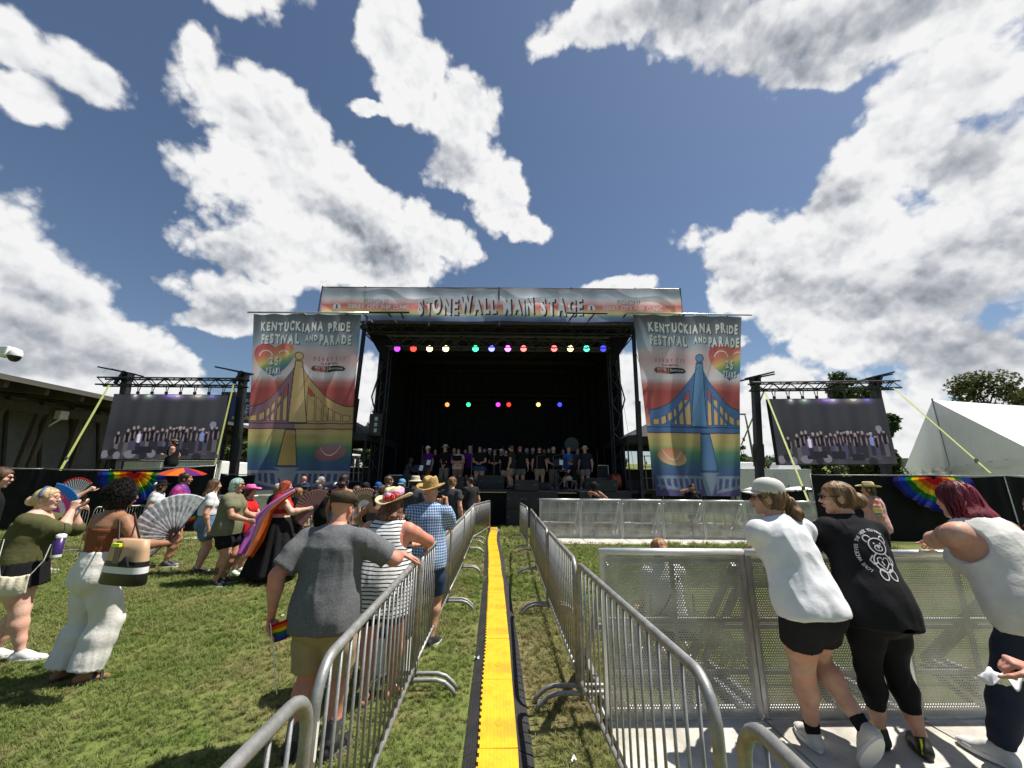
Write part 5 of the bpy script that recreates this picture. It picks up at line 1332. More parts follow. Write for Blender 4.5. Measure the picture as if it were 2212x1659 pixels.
def chain_fence():
    a, b = at(1598, 1058, 16.8), at(1752, 1058, 16.6); t = empty('chain_link_fence', (a.x, a.y, 0), 0, 'chain-link fence with black backing right of the blue bridge banner', 'fence'); L = b.x-a.x; h = a.z
    MB().poly([(0, 0.04, 0.05), (L, 0.04, 0.05), (L, 0.04, h-0.03), (0, 0.04, h-0.03)]).build('backing', BLKF, t)
    w = MB(); s_ = 0.14
    for k in range(int((L+h)/s_)):
        x0 = k*s_-h
        for sg in (1, -1):
            p, q = ((x0, 0), (x0+h, h)) if sg > 0 else ((x0+h, 0), (x0, h))
            def cl(p, q):
                (ax, az), (bx, bz) = p, q; tt = [0, 1]
                if bx == ax: return None
                lo, hi = sorted(((0-ax)/(bx-ax), (L-ax)/(bx-ax))); lo, hi = max(0, lo), min(1, hi)
                return None if hi <= lo else ((ax+(bx-ax)*lo, 0, az+(bz-az)*lo), (ax+(bx-ax)*hi, 0, az+(bz-az)*hi))
            r_ = cl(p, q)
            if r_: w.beam(r_[0], r_[1], 0.006)
    w.build('wire_mesh', M('dull_wire', (0.12, 0.12, 0.12), 0.5, 0.5), t)
    for x in (0, L*0.33, L*0.66, L): MB().tube([(x, 0, 0), (x, 0, h+0.05)], 0.028, 6).build('post', STEEL, t)
    MB().tube([(0, 0, h), (L, 0, h)], 0.022, 6).build('top_rail', STEEL, t)
chain_fence()
BUNT = printmat('rainbow_cloth', 0.8, trans=0.42)
def bunting(label, c, rx, rz, Y, a0=0, a1=math.pi, tilt=0.0):
    C = at(*c, Y); t = empty('rainbow_bunting', C, 0, label, 'bunting', 'pleated rainbow buntings on the fences')
    def S(u, v):
        a = a0+(a1-a0)*u; r = (0.06+0.94*v)*(1+0.05*np.sin(u*9+1)*v); x = -np.cos(a)*r*rx+0.03*np.sin(v*9+u*20)*v; z = -np.sin(a)*r*rz*(1-0.12*np.cos(a))-0.01; y = -0.08-0.055*np.sin(u*np.pi*17+v*1.5)*v-0.03*np.sin(u*61+v*4)*v-0.10*v*np.sin(a)
        return np.stack([x, y, z+tilt*x], -1)
    h, w = 40, 150; v = np.linspace(0, 1, h); cols = [(205, 30, 32), (235, 105, 25), (240, 200, 30), (25, 120, 50), (35, 62, 175), (44, 40, 110)]
    img = np.zeros((h, w, 3)); 
    for i in range(h): img[i] = lin(cols[min(5, int(v[i]*5.6))])
    o = painted('pleated_cloth', S, img, BUNT, t)
bunting('pleated rainbow bunting on the right-hand fence', (2010, 1030), 1.25, 1.15, 13.0)
bunting('pleated rainbow bunting on the left-hand fence', (295, 1019), 1.15, 1.0, 13.6)

# ================================================================ barricades
def barricade_proto(L=2.2):
    t = empty('crowd_barricade', (0, 0, 0)); h = 1.08; r = 0.021; c = 0.14
    p = [(0, 0, 0.10), (0, 0, h-c)]+[(c-c*math.cos(a), 0, h-c+c*math.sin(a)) for a in np.linspace(0.2, 1.37, 6)]+[(c, 0, h), (L-c, 0, h)]+[(L-c+c*math.sin(a), 0, h-c+c*math.cos(a)) for a in np.linspace(0.2, 1.37, 6)]+[(L, 0, h-c), (L, 0, 0.10)]
    MB().tube(p, r, 10).build('frame_tube', STEEL, t, True); MB().tube([(0, 0, 0.20), (L, 0, 0.20)], 0.016, 8).build('bottom_rail', STEEL, t, True)
    me = mkmesh('bar', *(lambda m: (m.v, m.f))(MB().tube([(0, 0, 0.19), (0, 0, h-0.005)], 0.0075, 7)), True); me.materials.append(STEEL)
    n = 18
    for k in range(1, n): x = L*k/n; o = obj('bar', me, None, t, (x, 0, 0)); o.scale = (1, 1, 1.0)
    fm = MB().tube([(0, -.36, .015), (0, -.34, .05), (0, -.27, .105), (0, -.20, .125), (0, .20, .125), (0, .27, .105), (0, .34, .05), (0, .36, .015)], 0.019, 8).tube([(0, 0, .12), (0, 0, .22)], 0.021, 8)
    me = mkmesh('foot', fm.v, fm.f, True); me.materials.append(STEEL)
    for x in (0.0, L): obj('foot', me, None, t, (x, 0, 0))
    MB().tube([(-0.01, 0, .80), (-.05, 0.0, .80), (-.055, 0, .74), (-.03, 0, .73)], 0.006, 6).tube([(-0.01, 0, .36), (-.05, 0.0, .36), (-.055, 0, .30), (-.03, 0, .29)], 0.006, 6).build('hook', STEEL, t)
    return t
BP = barricade_proto(); _first = [True]
def barricade(a, b, label, grp='steel crowd barricades along the cable ramp'):
    a, b = Vector(a), Vector(b); t = BP if _first[0] else copytree(BP); _first[0] = False
    d = b-a; t.location = (a.x, a.y, 0); t.rotation_euler = (0, 0, math.atan2(d.y, d.x)); t.scale = (d.length/2.2, 1, 1); tag(t, label, 'barricade', grp); return t
LB = [(-0.66, -0.55), (-0.66, 1.52), (-0.70, 1.66), (-0.815, 3.80), (-0.82, 3.92), (-0.87, 6.05), (-0.88, 6.17), (-0.93, 8.30), (-0.95, 8.42), (-1.02, 10.5), (-1.03, 10.6), (-1.10, 12.6)]
NL = ['steel barricade cut off by the lower left frame edge, nearest on the left', 'steel barricade with a white sticker that the grey-shirted man holds', 'steel barricade beside the blue checked shirt', 'fourth steel barricade from the front in the left row', 'fifth steel barricade from the front in the left row', 'farthest steel barricade in the straight left row']
for i in range(6):
    b = barricade((*LB[2*i], 0), (*LB[2*i+1], 0), NL[i])
    if i == 1:
        s_ = MB(); s_.add([(0.022*math.sin(a)*1.0-0.0, -0.0215*math.cos(a), z+0.012*math.sin(a*3)) for z in (0.80, 0.86, 0.92) for a in np.linspace(-0.9, 0.9, 6)], [(r_*6+k, r_*6+k+1, (r_+1)*6+k+1, (r_+1)*6+k) for r_ in (0, 1) for k in range(5)])
        so_ = s_.build('sticker', M('worn_white_sticker', (0.75, 0.75, 0.72), 0.6, var=0.1), b)
        so_.rotation_euler = (0, 0, R(20))
barricade(gnd(1021, 1091, 1.08).xy.to_3d()*1.0, gnd(1059, 1080, 1.08).xy.to_3d()*0.97, 'steel barricade turned across towards the ramp end beside the dark-shirted man')
RB = [(0.735, -0.75), (0.70, 1.40), (0.70, 1.56), (0.575, 3.62), (0.57, 3.74), (0.53, 5.9), (0.525, 6.02), (0.51, 8.2), (0.51, 8.3), (0.50, 10.4)]
NR = ['steel barricade cut off by the lower right frame edge, with a rusty bend', 'steel barricade standing before the perforated fence panel', 'third steel barricade from the front in the right row', 'fourth steel barricade from the front in the right row', 'last steel barricade in the straight right row']
for i in range(5): barricade((*RB[2*i], 0), (*RB[2*i+1], 0), NR[i])
barricade((0.44, 11.0, 0), (0.30, 13.1, 0), 'lone steel barricade standing before the black speaker stack')
barricade(gnd(205, 1096, 1.08), gnd(318, 1092, 1.08)*1.0, 'steel barricade before the left scrim fence behind the curly-haired woman')
barricade(gnd(80, 1100, 1.08), gnd(195, 1097, 1.08), 'steel barricade before the left scrim fence behind the striped fan')

# ================================================================ perforated stage barriers
def perfmat(name='perforated_sheet', pitch=0.020, hole=0.238):
    m = bpy.data.materials.new(name); m.use_nodes = True; nt = m.node_tree; b = nt.nodes['Principled BSDF']; L = nt.links.new; new = smooth_nodes(nt)
    b.inputs['Base Color'].default_value = (0.50, 0.49, 0.45, 1); b.inputs['Metallic'].default_value = 0.35; b.inputs['Roughness'].default_value = 0.5
    tc = new('ShaderNodeTexCoord'); sp = new('ShaderNodeSeparateXYZ'); L(tc.outputs['Object'], sp.inputs[0])
    def mth(op, *a):
        n = new('ShaderNodeMath', operation=op)
        for i, q in enumerate(a):
            if isinstance(q, (int, float)): n.inputs[i].default_value = q
            else: L(q, n.inputs[i])
        return n.outputs[0]
    u = mth('DIVIDE', sp.outputs[0], pitch); v = mth('DIVIDE', sp.outputs[2], pitch*1.732)
    def dist(o):
        a = mth('SUBTRACT', mth('FRACT', mth('ADD', u, o)), 0.5); c = mth('MULTIPLY', mth('SUBTRACT', mth('FRACT', mth('ADD', v, o)), 0.5), 1.732); return mth('SQRT', mth('ADD', mth('MULTIPLY', a, a), mth('MULTIPLY', c, c)))
    d = mth('MINIMUM', dist(0.0), dist(0.5)); al = mth('GREATER_THAN', d, hole); L(al, b.inputs['Alpha'])
    n = new('ShaderNodeTexNoise'); n.inputs['Scale'].default_value = 3; n.inputs['Detail'].default_value = 8; L(tc.outputs['Object'], n.inputs['Vector'])
    cr = new('ShaderNodeValToRGB'); cr.color_ramp.elements[0].color = (0.27, 0.26, 0.22, 1); cr.color_ramp.elements[1].color = (0.50, 0.49, 0.45, 1); cr.color_ramp.elements[0].position = 0.35; cr.color_ramp.elements[1].position = 0.65
    L(n.outputs[0], cr.inputs[0]); L(cr.outputs[0], b.inputs['Base Color']); return m
PERF = perfmat()
PLATE = M('barrier_floor_plate', (0.60, 0.58, 0.53), 0.6, var=0.10, vscale=5, col2=(0.50, 0.47, 0.40), c2scale=2.5, bump=0.1, bscale=120, dirt=0.55)
def barrier_proto(W=1.18, near=True):
    t = empty('stage_barrier', (0, 0, 0)); h = 1.20
    MB().tube([(0, 0, h), (W, 0, h)], 0.030, 12).build('top_rail', M('bright_aluminium', (0.72, 0.72, 0.71), 0.4, 0.5, var=0.08, dirt=0.15), t, True)
    for x in (0.025, W-0.025): MB().box((x, 0.0, h/2+0.02), (0.05, 0.045, h-0.06)).build('side_post', ALU, t)
    MB().poly([(0.03, -0.025, 0.06), (W-0.03, -0.025, 0.06), (W-0.03, -0.025, h-0.03), (0.03, -0.025, h-0.03)]).build('perforated_sheet', PERF, t)
    fr = MB().box((W/2, 0, 0.06), (W-0.1, 0.04, 0.06)).box((W/2, 0, h-0.06), (W-0.1, 0.03, 0.03))
    for z in ((0.70, 0.34) if near else (0.34, 0.80)): fr.box((W/2, 0.012, z), (W-0.1, 0.025, 0.03))
    for x in ((0.5,) if near else (0.25, 0.5, 0.75)): fr.box((W*x, 0.014, h/2), (0.03, 0.026, h-0.15))
    fr.build('inner_frame', ALU, t)
    br = MB(); dy = 1.0
    for x in (0.06, W-0.06): br.beam((x, 0.03, h-0.1), (x, dy, 0.05), 0.045, 0.045).beam((x, 0.02, 0.05), (x, dy, 0.05), 0.05, 0.05)
    br.beam((0.06, dy*0.62, 0.46), (W-0.06, dy*0.62, 0.46), 0.04, 0.04); br.build('rear_brace', M('brace_metal', (0.34, 0.34, 0.33), 0.5, 0.5, var=0.2) if near else ALU, t)
    if not near: MB().box((W/2, dy*0.48, 0.44), (W-0.12, 0.30, 0.03)).build('step', PLATE, t)
    MB().box((W/2, -0.62, 0.022), (W-0.008, 1.20, 0.035)).build('floor_plate', PLATE, t); MB().box((W/2, 0.10, 0.022), (W-0.008, 0.20, 0.03)).build('floor_plate', PLATE, t)
    return t
NB = barrier_proto()
names = ['perforated barrier panel behind the nearest right barricade, its left end free', 'perforated barrier panel the white-shirted woman leans on', 'perforated barrier panel behind the black teddy-bear shirt', 'perforated barrier panel the red-haired woman in the white tank top leans on']
nx0 = gnd(1294, 1192, 1.2).x
for i in range(5):
    t = NB if i == 0 else copytree(NB); t.location = (nx0+1.19*i, 3.44+0.03*i, 0); t.rotation_euler = (0, 0, R(1.5))
    tag(t, names[i] if i < 4 else 'perforated barrier panel cut off by the right frame edge', 'barrier', 'near row of perforated stage barriers')
FB = barrier_proto(1.30, False); fx = gnd(1161, 1076, 1.2).x; num = ('leftmost panel', 'second panel from the left', 'third panel from the left', 'fourth panel from the left', 'fifth panel from the left', 'sixth panel from the left', 'rightmost panel')
for i in range(7):
    t = FB if i == 0 else copytree(FB); t.location = (fx+1.315*i, 13.2, 0); tag(t, num[i]+' of the far right barrier row before the stage', 'barrier', 'far row of stage barriers right of the ramp')
    if i == 0:
        for ch in t.children:
            if ch.name.startswith('floor_plate') and ch.data.vertices[0].co.y > 0.3: pass
for i in range(6):
    t = copytree(FB); t.location = (-1.15-1.315*(i+1)-0.6, 13.5, 0); tag(t, ('panel nearest the ramp', 'second panel from the ramp', 'third panel from the ramp', 'fourth panel from the ramp', 'fifth panel from the ramp', 'panel farthest from the ramp')[i]+' in the far left barrier row behind the crowd', 'barrier', 'far row of stage barriers left of the ramp')
def bottle(p, label):
    t = empty('water_bottle', p, 0, label, 'bottle', 'water bottles on the barrier step'); MB().lathe([(0.001, 0), (0.032, 0.002), (0.033, 0.12), (0.028, 0.15), (0.012, 0.19), (0.012, 0.21)], 12).build('bottle_body', M('clear_plastic', (0.6, 0.65, 0.68), 0.15, spec=0.8), t, True); MB().cyl((0, 0, 0.215), 0.014, 0.02, 10).build('bottle_cap', WHITE, t)
for i, px in enumerate((1266, 1293, 1434, 1443, 1456, 1282)): 
    p = at(px, 1130, 13.68); bottle((p.x, 13.68+0.03*(i % 3), 0.456), ('water bottle behind the second far barrier panel, left one', 'water bottle behind the second far barrier panel, right one', 'water bottle behind the fourth far barrier panel, left one', 'water bottle behind the fourth far barrier panel, middle one', 'water bottle behind the fourth far barrier panel, right one', 'water bottle between two others behind the second far barrier panel')[i])
for i, (px, w, lb) in enumerate(((1178, 0.5, 'white towel folded behind the first far barrier panel'), (1355, 0.42, 'white papers on the step of the third far barrier panel'), (1520, 0.6, 'white towel lying behind the fifth far barrier panel'))):
    p = at(px, 1133, 13.68); t = empty('towel', (p.x, 13.68, 0.456), R(4*i), lb, 'towel', 'white cloths on the barrier step'); mb = MB(); mb.sheet(lambda u, v: ((u-.5)*w, (v-.5)*0.24, 0.012+0.012*math.sin(u*9+i)*math.sin(v*7)), 12, 5); solidify(mb.build('cloth', M('white_cloth', (0.8, 0.8, 0.78), 0.8), t, True), 0.015)

# ================================================================ cable ramp
ORD = ('first', 'second', 'third', 'fourth', 'fifth', 'sixth', 'seventh', 'eighth', 'ninth', 'tenth', 'eleventh', 'twelfth', 'thirteenth', 'fourteenth', 'fifteenth', 'sixteenth', 'seventeenth', 'eighteenth', 'nineteenth', 'twentieth', 'twenty-first')
def cable_ramp():
    lid = M('yellow_polyurethane', (0.78, 0.46, 0.012), 0.5, var=0.08, vscale=12, bump=0.15, bscale=150, dirt=0.42, col2=(0.66, 0.36, 0.012), c2scale=5)
    P = RAMP_PTS; ys = []; y = P[1][1]-0.25
    acc = [0.0]
    for a, b in zip(P[:-1], P[1:]): acc.append(acc[-1]+math.hypot(b[0]-a[0], b[1]-a[1]))
    total = acc[-1]; n = round(total/0.92)
    def pt(s_):
        s_ = min(max(s_, 0), total); k = max(i for i in range(len(acc)) if acc[i] <= s_+1e-9); k = min(k, len(P)-2); f = (s_-acc[k])/(acc[k+1]-acc[k]); return Vector((P[k][0]+(P[k+1][0]-P[k][0])*f, P[k][1]+(P[k+1][1]-P[k][1])*f, 0))
    for i in range(n):
        a, b = pt(total*i/n), pt(total*(i+1)/n-0.004); d = (b-a); L = d.length; t = empty('cable_ramp', a, math.atan2(-d.x, d.y), None, 'cable ramp', 'yellow and black cable ramp sections')
        k = n-1-i
        lab = 'section at the bottom edge of the photograph' if i == 0 else ('last section, where the ramp ends at the stage skirt' if i == n-1 else ORD[i]+' section from the near end')
        t['label'] = 'yellow lidded cable ramp, '+lab; jr = random.Random(i); t.location.x += jr.uniform(-.004, .004); t.rotation_euler.z += jr.uniform(-.006, .006); t.location.z = jr.uniform(-.002, .003)
        tw = 0.125; e = MB(); N = 22; rs = []
        if i == 0: pass
        lf = [(-tw-(0.012 if (k_ % 2) else 0.0), L*(k_+q)/N) for k_ in range(N) for q in (0.0, 1.0)]   # toothed left edge
        top = [(x, y, 0.056) for x, y in lf]+[(tw, L, 0.056), (tw, 0, 0.056)]; bot = [(x, y, 0.040) for x, y, _ in top]; m = len(top)
        e.add(top+bot, [tuple(range(m))[::-1], tuple(range(m, 2*m))]+[(q, (q+1) % m, m+(q+1) % m, m+q) for q in range(m)])
        e.build('lid', lid, t)
        rb = MB(); ny, nx = int(L/0.023), 9
        if a.y < 9.5:
            for yy in range(ny):
                for xx in range(nx):
                    if abs(xx-4) < 1 and yy % 14 < 5: continue
                    cx, cy = -0.10+0.2*xx/(nx-1), L*(yy+0.5)/ny; q = 0.0075; rb.add([(cx-q, cy-q*0.7, 0.0562), (cx+q, cy-q*0.7, 0.0562), (cx+q, cy+q*0.7, 0.0562), (cx-q, cy+q*0.7, 0.0562), (cx, cy, 0.0592)], [(0, 1, 4), (1, 2, 4), (2, 3, 4), (3, 0, 4)])
            ro = rb.build('tread_knobs', lid, t); ro['kind'] = 'stuff'
            w = MB(); w.poly([(0, L*0.3-0.05, .0585), (0.035, L*0.3, .0585), (0, L*0.3+0.05, .0585), (-0.035, L*0.3, .0585)]); w.build('warning_mark', M('mark_yellow', (0.60, 0.33, 0.01), 0.6), t)
        for sg, nm in ((-1, 'rubber_side'), (1, 'rubber_side')):
            s_ = MB(); x0, x1 = sg*(tw-0.006), sg*(tw+0.105); s_.add([(x0, 0, 0.0), (x0, 0, 0.047), (x1, 0, 0.008), (x1, 0, 0), (x0, L, 0.0), (x0, L, 0.047), (x1, L, 0.008), (x1, L, 0)], [(0, 1, 2, 3), (7, 6, 5, 4), (1, 5, 6, 2), (2, 6, 7, 3), (0, 4, 5, 1), (0, 3, 7, 4)])
            if a.y < 8:
                for yy in range(int(L/0.026)):
                    for xx in range(5):
                        fx_ = 0.12+0.18*xx; cx = x0+(x1-x0)*fx_; cz = 0.047-(0.039)*fx_; cy = (yy+0.5)*0.026; q = 0.006; s_.add([(cx-q, cy-q, cz), (cx+q, cy-q, cz), (cx+q, cy+q, cz), (cx-q, cy+q, cz), (cx, cy, cz+0.005)], [(0, 1, 4), (1, 2, 4), (2, 3, 4), (3, 0, 4)])
            s_.build(nm, RUBBER, t)
        MB().box((0, L/2, 0.020), (tw*2-0.02, L, 0.036)).build('channel', RUBBER, t)
cable_ramp()

for i, (px, py) in enumerate(((1030, 1420), (1238, 1640), (610, 1330))):
    p = gnd(px, py, 0.03); t = empty('litter', p, R(40*i), ('scrap of white paper beside the ramp', 'scrap of white paper in the worn grass before the floor plates', 'small pale scrap on the lawn left of the grey-shirted man')[i], 'paper scrap', 'bits of litter on the lawn'); mb = MB(); mb.sheet(lambda u, v: ((u-.5)*.05, (v-.5)*.03, .012*math.sin(u*5+v*3)), 4, 3); mb.build('paper', M('white_cloth', (0.8, 0.8, 0.78), 0.8), t)
# ================================================================ background
WOOD = M('weathered_timber', (0.060, 0.048, 0.038), 0.85, var=0.35, vscale=4, bump=0.4, bscale=18, stretch=(1, 1, 0.2))
def atx(px, py, X):
    d = ray(px, py); t = X/d.x; return Vector((X, d.y*t, EYE+d.z*t))
def pavilion():
    t = empty('pavilion', (-22, 14, 0), 0, 'long timber pavilion with paired posts and a deep shed roof behind the left screen', 'building'); o = t.location
    Y0, Y1 = 3.0, 62.0; e0, e1 = atx(0, 812, -21.0), atx(244, 853, -21.0)
    ze = (e0.z+e1.z)/2; P = lambda x, y, z: Vector((x, y, z))-o
    rf = MB()
    def slab(x0, z0, x1, z1, th): rf.add([P(x0, Y0, z0), P(x1, Y0, z1), P(x1, Y1, z1), P(x0, Y1, z0), P(x0, Y0, z0-th), P(x1, Y0, z1-th), P(x1, Y1, z1-th), P(x0, Y1, z0-th)], [(0, 1, 2, 3), (7, 6, 5, 4), (0, 4, 5, 1), (3, 2, 6, 7), (0, 3, 7, 4), (1, 5, 6, 2)])
    slab(-21, ze, -36, ze+1.4, 0.12); rf.build('roof', M('roof_boards', (0.03, 0.028, 0.027), 0.9, var=0.3, vscale=2, bump=0.3), t)
    MB().box(P(-20.96, (Y0+Y1)/2, ze-0.12), (0.10, Y1-Y0, 0.22)).build('fascia_board', M('grey_fascia', (0.09, 0.083, 0.07), 0.85, var=0.25, vscale=1.5, stretch=(1, .1, 1)), t)
    y = Y0+1; me = None
    while y < Y1:
        o_ = MB().beam(P(-21.1, y, ze-0.32), P(-27.5, y, ze+0.25), 0.16, 0.38).build('rafter', WOOD, t); y += 1.5
    MB().beam(P(-23.6, Y0, ze-0.85), P(-23.6, Y1, ze-0.85), 0.32, 0.42).build('header_beam', WOOD, t)
    WX = -25.6; y = Y0; pm = [M('wall_panel_grey', (0.17, 0.165, 0.155), 0.8, var=0.15, vscale=1.2, dirt=0.4), M('wall_panel_pale', (0.24, 0.235, 0.225), 0.7, var=0.1, vscale=1.0, dirt=0.3)]
    while y < Y1:
        wx = lambda z: WX+0.25*(ze-z)
        for z0, z1, k in ((0.75, 2.0, 1), (2.06, ze-0.2, 0)): MB().beam(P(wx(z0), y+0.74, z0), P(wx(z1), y+0.74, z1), 1.40, 0.08, up=(1, 0, 0)).build('wall_panel', pm[k], t)
        MB().beam(P(wx(0)+0.08, y, 0), P(wx(ze)+0.08, y, ze), 0.12, 0.12, up=(1, 0, 0)).build('stud', WOOD, t); y += 1.5
    MB().box(P(WX+1.7, (Y0+Y1)/2, 0.36), (0.9, Y1-Y0, 0.72)).build('base_wall', M('concrete', (0.33, 0.32, 0.29), 0.9, var=0.15, bump=0.2), t)
    y = Y0+1.2
    while y < Y1:
        MB().beam(P(-23.6, y+0.10, ze-0.7), P(-23.7, y-0.2, 0.2), 0.22, 0.20).build('post', WOOD, t); MB().beam(P(-23.5, y+0.48, ze-0.7), P(-23.6, y+0.12, 0.2), 0.16, 0.18).build('post', WOOD, t); y += 1.9
    p = atx(133, 897, -23.3); MB().box(p-o, (0.3, 0.40, 0.42)).tube([p-o+Vector((0, 0, -.2)), p-o+Vector((-.3, -0.2, -.6))], 0.04, 6).build('floodlight', M('lamp_housing', (0.55, 0.55, 0.54), 0.5), t)
pavilion()
def billboard():
    Y = 40; a, b, c = at(486, 856, Y), at(640, 856, Y), at(640, 915, Y); t = empty('billboard', (a.x, Y, 0), 0, 'dark blue billboard with white and yellow writing behind the left gantry tower', 'billboard'); W_, z1, z0 = b.x-a.x, a.z, c.z
    MB().box((W_/2, 0, (z0+z1)/2), (W_, 0.3, z1-z0)).build('panel', M('billboard_blue', (0.015, 0.035, 0.11), 0.5), t); MB().box((W_/2, 0.3, z1+0.25), (W_+0.3, 1.2, 0.3)).build('cap_board', BLK, t)
    for x in (W_*0.15, W_*0.85): MB().box((x, 0.5, z0/2), (0.35, 0.35, z0)).build('post', BLK, t)
    H_ = z1-z0
    for txt, px, zz, h_, w_, m in (("AMERICA'S", 536, .78, .12, 2.2, INKW), ("WE'VE", 540, .38, .30, 2.3, INKW), ("MORGAN &", 532, .12, .12, 2.3, M('yellow_ink', (0.75, 0.65, 0.05), 0.6))):
        x = at(px, 880, Y).x-a.x; put_text('lettering', text_shape(txt, h_*H_, 0.03, 0.75, 0.09, width=w_), lambda u, v: (x+u, -0.17, z0+zz*H_+v), m, t)
billboard()
LEAF = M('leaves', (0.050, 0.085, 0.018), 0.6, col2=(0.095, 0.13, 0.03), c2scale=0.6, var=0.35, vscale=3, spec=0.3, trans=0.25)
LEAF2 = M('leaves_yellowish', (0.085, 0.105, 0.028), 0.6, col2=(0.15, 0.15, 0.05), c2scale=0.6, var=0.35, vscale=3, spec=0.3, trans=0.25)
BARK = M('bark', (0.06, 0.045, 0.032), 0.9, var=0.3, bump=0.5, bscale=12)
def tree(x, y, h, w, label, seed, n=5200, leaf=0.20, m=None, trunk=0.32, low=0.22, grp='trees behind the stage'):
    rng = np.random.default_rng(seed); rr = random.Random(seed); t = empty('tree', (x, y, 0), 0, label, 'tree', grp)
    tm = MB(); r0 = 0.022*h; top = h*0.7; tm.tube([(0, 0, 0), (0.05*w*0.1, 0, h*0.2), (-.03*w, .02*w, h*0.45), (0.02*w, 0, top)], [r0, r0*0.8, r0*0.5, r0*0.15], 8)
    cl = []
    for k in range(int(16+w*1.6)):
        a = rr.uniform(0, 6.28); f = rr.uniform(0.0, 1.0); z = h*(low+(0.92-low)*f); rad = w/2*math.sin(math.pi*min(1, 0.18+0.80*(1-abs(f-0.42)**1.3)))*rr.uniform(0.25, 0.92); rad *= (1.0 if f < 0.7 else (1.15-f)*2)
        c = Vector((math.cos(a)*rad, math.sin(a)*rad, z)); s_ = w*rr.uniform(0.10, 0.19); cl.append((c, s_)); zb = max(h*0.15, z-h*0.22); tm.tube([(0, 0, zb), tuple(c*0.5+Vector((0, 0, (zb+z)/2*0.5-c.z*0.0)) if False else (c.x*0.5, c.y*0.5, (zb+z)/2)), tuple(c)], [r0*0.35, r0*0.2, r0*0.05], 5, False)
    tm.build('trunk', BARK, t, True)
    wts = np.array([q[1]**2 for q in cl]); idx = rng.choice(len(cl), n, p=wts/wts.sum()); C = np.array([tuple(q[0]) for q in cl])[idx]; S_ = np.array([q[1] for q in cl])[idx]
    d = rng.normal(size=(n, 3)); d /= np.linalg.norm(d, axis=1)[:, None]; P = C+d*(S_*rng.uniform(0.45, 1.1, n)**0.7)[:, None]*np.array([1, 1, 0.75])
    u = rng.normal(size=(n, 3)); u /= np.linalg.norm(u, axis=1)[:, None]; nn = d*0.6+np.array([0, 0, 0.5])+rng.normal(size=(n, 3))*0.5; v_ = np.cross(nn, u); v_ /= np.linalg.norm(v_, axis=1)[:, None]+1e-6; u = np.cross(v_, nn); u /= np.linalg.norm(u, axis=1)[:, None]+1e-6
    s_ = (leaf*rng.uniform(0.5, 1.2, n))[:, None]; Q = np.stack([P-u*s_, P+v_*s_*0.55, P+u*s_, P-v_*s_*0.55], 1).reshape(-1, 3)
    o = mesh('crown', Q, np.arange(4*n).reshape(n, 4), m or LEAF, t); return t
def tree_at(px, ytop, Y, wpx, label, seed, **k):
    p = at(px, ytop, Y); w = wpx/FPX*Y; return tree(p.x, Y, p.z/0.97, w, label, seed, **k)
tree_at(1745, 865, 30, 210, 'broad leafy tree behind the left half of the right screen', 1, n=9000, low=0.15)
tree_at(1818, 800, 32, 130, 'tall leafy tree peeping over the right screen truss', 2, n=6500)
tree_at(1905, 893, 31, 90, 'leafy tree at the right edge of the right screen', 3, n=4200, low=0.12)
tree_at(2110, 806, 48, 190, 'big round tree rising behind the white tent', 4, n=9000, leaf=0.26, m=LEAF2)
tree_at(2230, 836, 50, 170, 'tree behind the white tent, cut off by the right frame edge', 5, n=6000, leaf=0.26, m=LEAF2)
tree_at(822, 866, 29, 78, 'feathery tree between the golden banner and the stage column', 6, n=3200, leaf=0.13, m=LEAF2)
tree_at(800, 942, 27, 70, 'low dark tree behind the road cases left of the stage', 7, n=2500, low=0.1)
tree_at(1341, 952, 30, 40, 'slim tree between the stage and the right canopy tent', 8, n=1800, leaf=0.12, low=0.1)
tree_at(1607, 958, 27, 48, 'small tree just right of the blue bridge banner', 9, n=2200, leaf=0.13, low=0.1)
tree_at(520, 948, 30, 90, 'dark tree behind the left gantry tower', 10, n=3500, low=0.1)
tree_at(1700, 985, 34, 180, 'low shrubby tree under the right video screen', 11, n=5000, low=0.05)
tree_at(1880, 978, 33, 200, 'spreading hedge-like tree below the right screen beside the tent', 12, n=6000, low=0.05)
for i, (px, w) in enumerate(((120, 260), (380, 220), (640, 260), (980, 260), (1180, 260), (1480, 260), (1560, 160), (2100, 300))):
    tree_at(px, 1004-(i % 3)*3, 130, w, ('far tree beyond the pavilion', 'far tree behind the left video screen', 'far tree behind the golden banner', 'far tree behind the left side of the stage', 'far tree behind the right side of the stage', 'far tree behind the blue banner', 'far tree on the slope right of the blue banner', 'far tree behind the white tent wall')[i], 20+i, n=3000, leaf=0.9, low=0.02, grp='far trees on the horizon')
